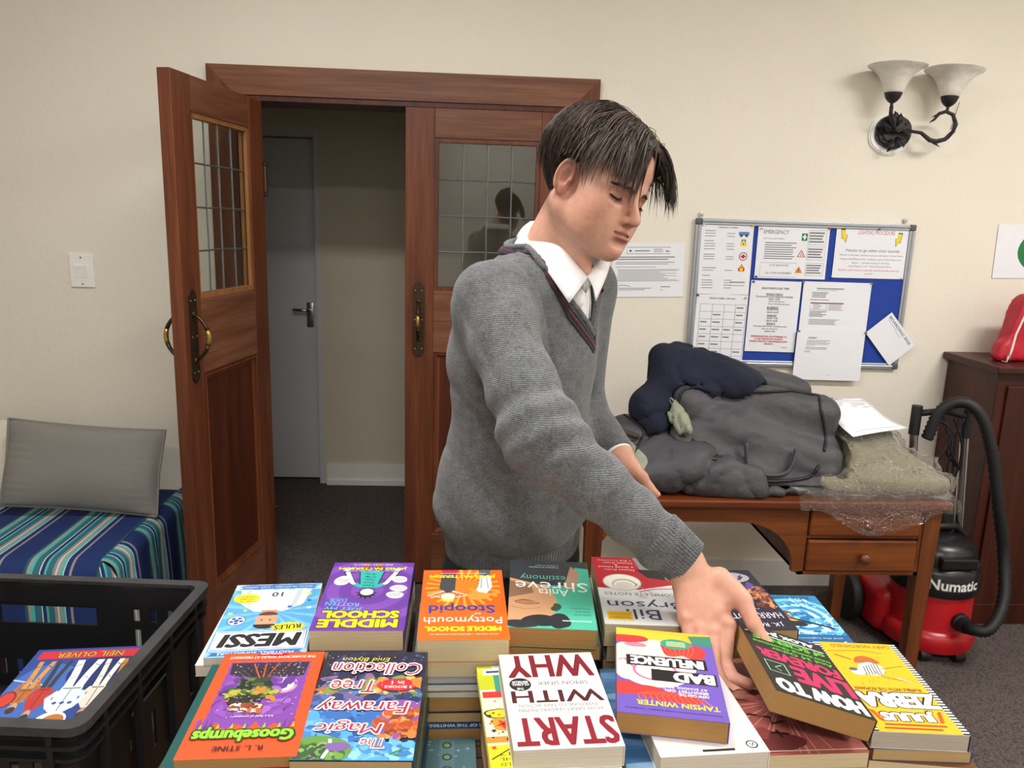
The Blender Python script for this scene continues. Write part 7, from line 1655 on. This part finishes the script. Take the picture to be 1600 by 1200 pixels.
# ---- hair
def hairline(P):
    """lowest z of hair at a head position"""
    x = P[:, 0]; return np.interp(x, [-.13, -.075, -.045, -.028, -.015, .012, .028, .05, .07, .085], [-.075, -.075, -.05, -.01, .022, .018, .024, .048, .066, .075])
def f_cap(P):
    sk = skull(P); th = .011+.004*np.clip((P[:, 2]-.03)/.06, -1.5, 1)
    return smax(sk-th, (hairline(P)-P[:, 2])*.8, .010)
P_, F_ = surface_nets(lambda W: f_cap(w2h(W))*HS, (.04, 1.22, 1.54), (.38, 1.58, 1.83), .004); P_ = smooth_mesh(P_, F_, 2)
cap_c = np.tile(np.array(lin('#2f2621')), (len(P_), 1)); np_mesh('hair_base', P_, F_, 'hair', PE, cols=cap_c, world=True)
def make_hair(N=5200, K=13, seed=4):
    rg = np.random.default_rng(seed)
    # roots: half along the parting, half over the whole scalp
    n1 = int(N*.45); u = rg.random(n1); xa = .082-.150*u; yy = rg.normal(size=n1)*.010
    r1 = np.stack([xa, yy+.014, np.full(n1, .2)], 1)
    r2 = rg.normal(size=(N*3, 3)); r2 /= np.linalg.norm(r2, axis=1)[:, None]; r2 = r2*.16+np.array([-.005, 0, .03])
    def proj_to(P, h):
        for _ in range(6):
            v = skull(P)-h; e = 1e-4; g = np.stack([(skull(P+e*np.eye(3)[k])-skull(P-e*np.eye(3)[k]))/(2*e) for k in range(3)], 1); g /= np.maximum(np.linalg.norm(g, axis=1), 1e-6)[:, None]; P = P-g*v[:, None]
        return P, g
    for_r1, _ = proj_to(np.stack([r1[:, 0], r1[:, 1], .035+.09*np.sqrt(np.maximum(0, 1-((r1[:, 0]+.01)/.105)**2))], 1), .006)
    r2, _ = proj_to(r2, .006); keep = r2[:, 2] > hairline(r2)+.004; r2 = r2[keep][:N-n1]; R0 = np.concatenate([for_r1, r2]); N = len(R0)
    side = np.where(R0[:, 1] > .014, 1., -1.); side = np.where(rg.random(N) < .04, -side, side)
    top = np.clip((R0[:, 2]-.055)/.05, 0, 1)
    front = np.clip((R0[:, 0]-.035)/.04, 0, 1); front = front*front*(3-2*front)
    length = np.where(top > .5, rg.uniform(.115, .160, N), rg.uniform(.045, .085, N))*(1-.12*front); length = np.where(R0[:, 0] < -.06, length*.85, length)
    lift = (.009+.015*rg.random(N))*(.35+.65*top)*(1+.35*front)
    gv = HR.T @ np.array([0, 0, -1.]); step = length/(K-1); P = R0.copy(); out = [P.copy()]; alive = np.ones(N, bool)
    jit = rg.normal(size=(N, 3))*.075; clump = .26*np.stack([vnoise(R0, 160, 3), vnoise(R0, 160, 4), vnoise(R0, 160, 5)], 1)
    for k in range(1, K):
        t = k/(K-1)
        xd = -.50+1.0*front-.55*front*t; lat = side*(1.0-.45*t-.35*front*t*(side > 0)); d = np.stack([xd*(1-.5*t), lat, np.full(N, .18*(1-2.2*t))], 1)+gv*(.15+1.0*t+.7*t*front[:, None]*(t > .35))
        d = d+jit+clump; d /= np.linalg.norm(d, axis=1)[:, None]
        Pn = P+d*step[:, None]
        h = .005+lift*math.sin(PI*min(1, t*1.15)*.62); Q, g = proj_to(Pn, h)
        sd_ = skull(Pn); free = (front > .35) & (t > .35)
        below = (hairline(Pn)+.006 > Pn[:, 2])
        Pn = np.where((free & (sd_ > .007))[:, None], Pn, Q)
        stop = below & ~(front > .25); Pn = np.where(stop[:, None], P+d*step[:, None]*.15, Pn)
        inside = skull(Pn) < .0035; Q2, _ = proj_to(Pn, .004); Pn = np.where(inside[:, None], Q2, Pn)
        P = Pn; out.append(P.copy())
    S = np.stack(out, 1)                                    # N,K,3
    rad = rg.uniform(.0006, .0012, N)
    prof = np.interp(np.linspace(0, 1, K), [0, .1, .6, .9, 1], [.7, 1, .9, .45, .08])
    T = np.gradient(S, axis=1); T /= np.maximum(np.linalg.norm(T, axis=2), 1e-9)[..., None]
    ref = S-np.array([-.01, 0, .0]); ref /= np.linalg.norm(ref, axis=2)[..., None]; B = np.cross(T, ref); B /= np.maximum(np.linalg.norm(B, axis=2), 1e-9)[..., None]; Nn = np.cross(B, T)
    V = []
    for a in (0, 2*PI/3, 4*PI/3): V.append(S+(B*math.cos(a)*1.5+Nn*math.sin(a)*.8)*(rad[:, None]*prof[None])[..., None])
    V = np.stack(V, 2).reshape(-1, 3)                       # index ((i*K)+k)*3+a
    base = (np.arange(N)[:, None]*K+np.arange(K-1)[None]).reshape(-1)*3; F = []
    for a in range(3): b = (a+1) % 3; F.append(np.stack([base+a, base+b, base+3+b, base+3+a], 1))
    F = np.concatenate(F)
    c1, c2, c3 = (np.array(lin(c)) for c in ('#2a211c', '#493c34', '#6a5b50')); mixv = rg.random(N)
    col = np.where(mixv[:, None] < .8, c1+(c2-c1)*(mixv/.8)[:, None], c2+(c3-c2)*((mixv-.8)/.2)[:, None]); col = np.repeat(col, K*3, 0)
    W = h2w(V); o = np_mesh('hair', W, F, 'hair', PE, cols=col, world=True); o['kind'] = 'stuff'
make_hair()
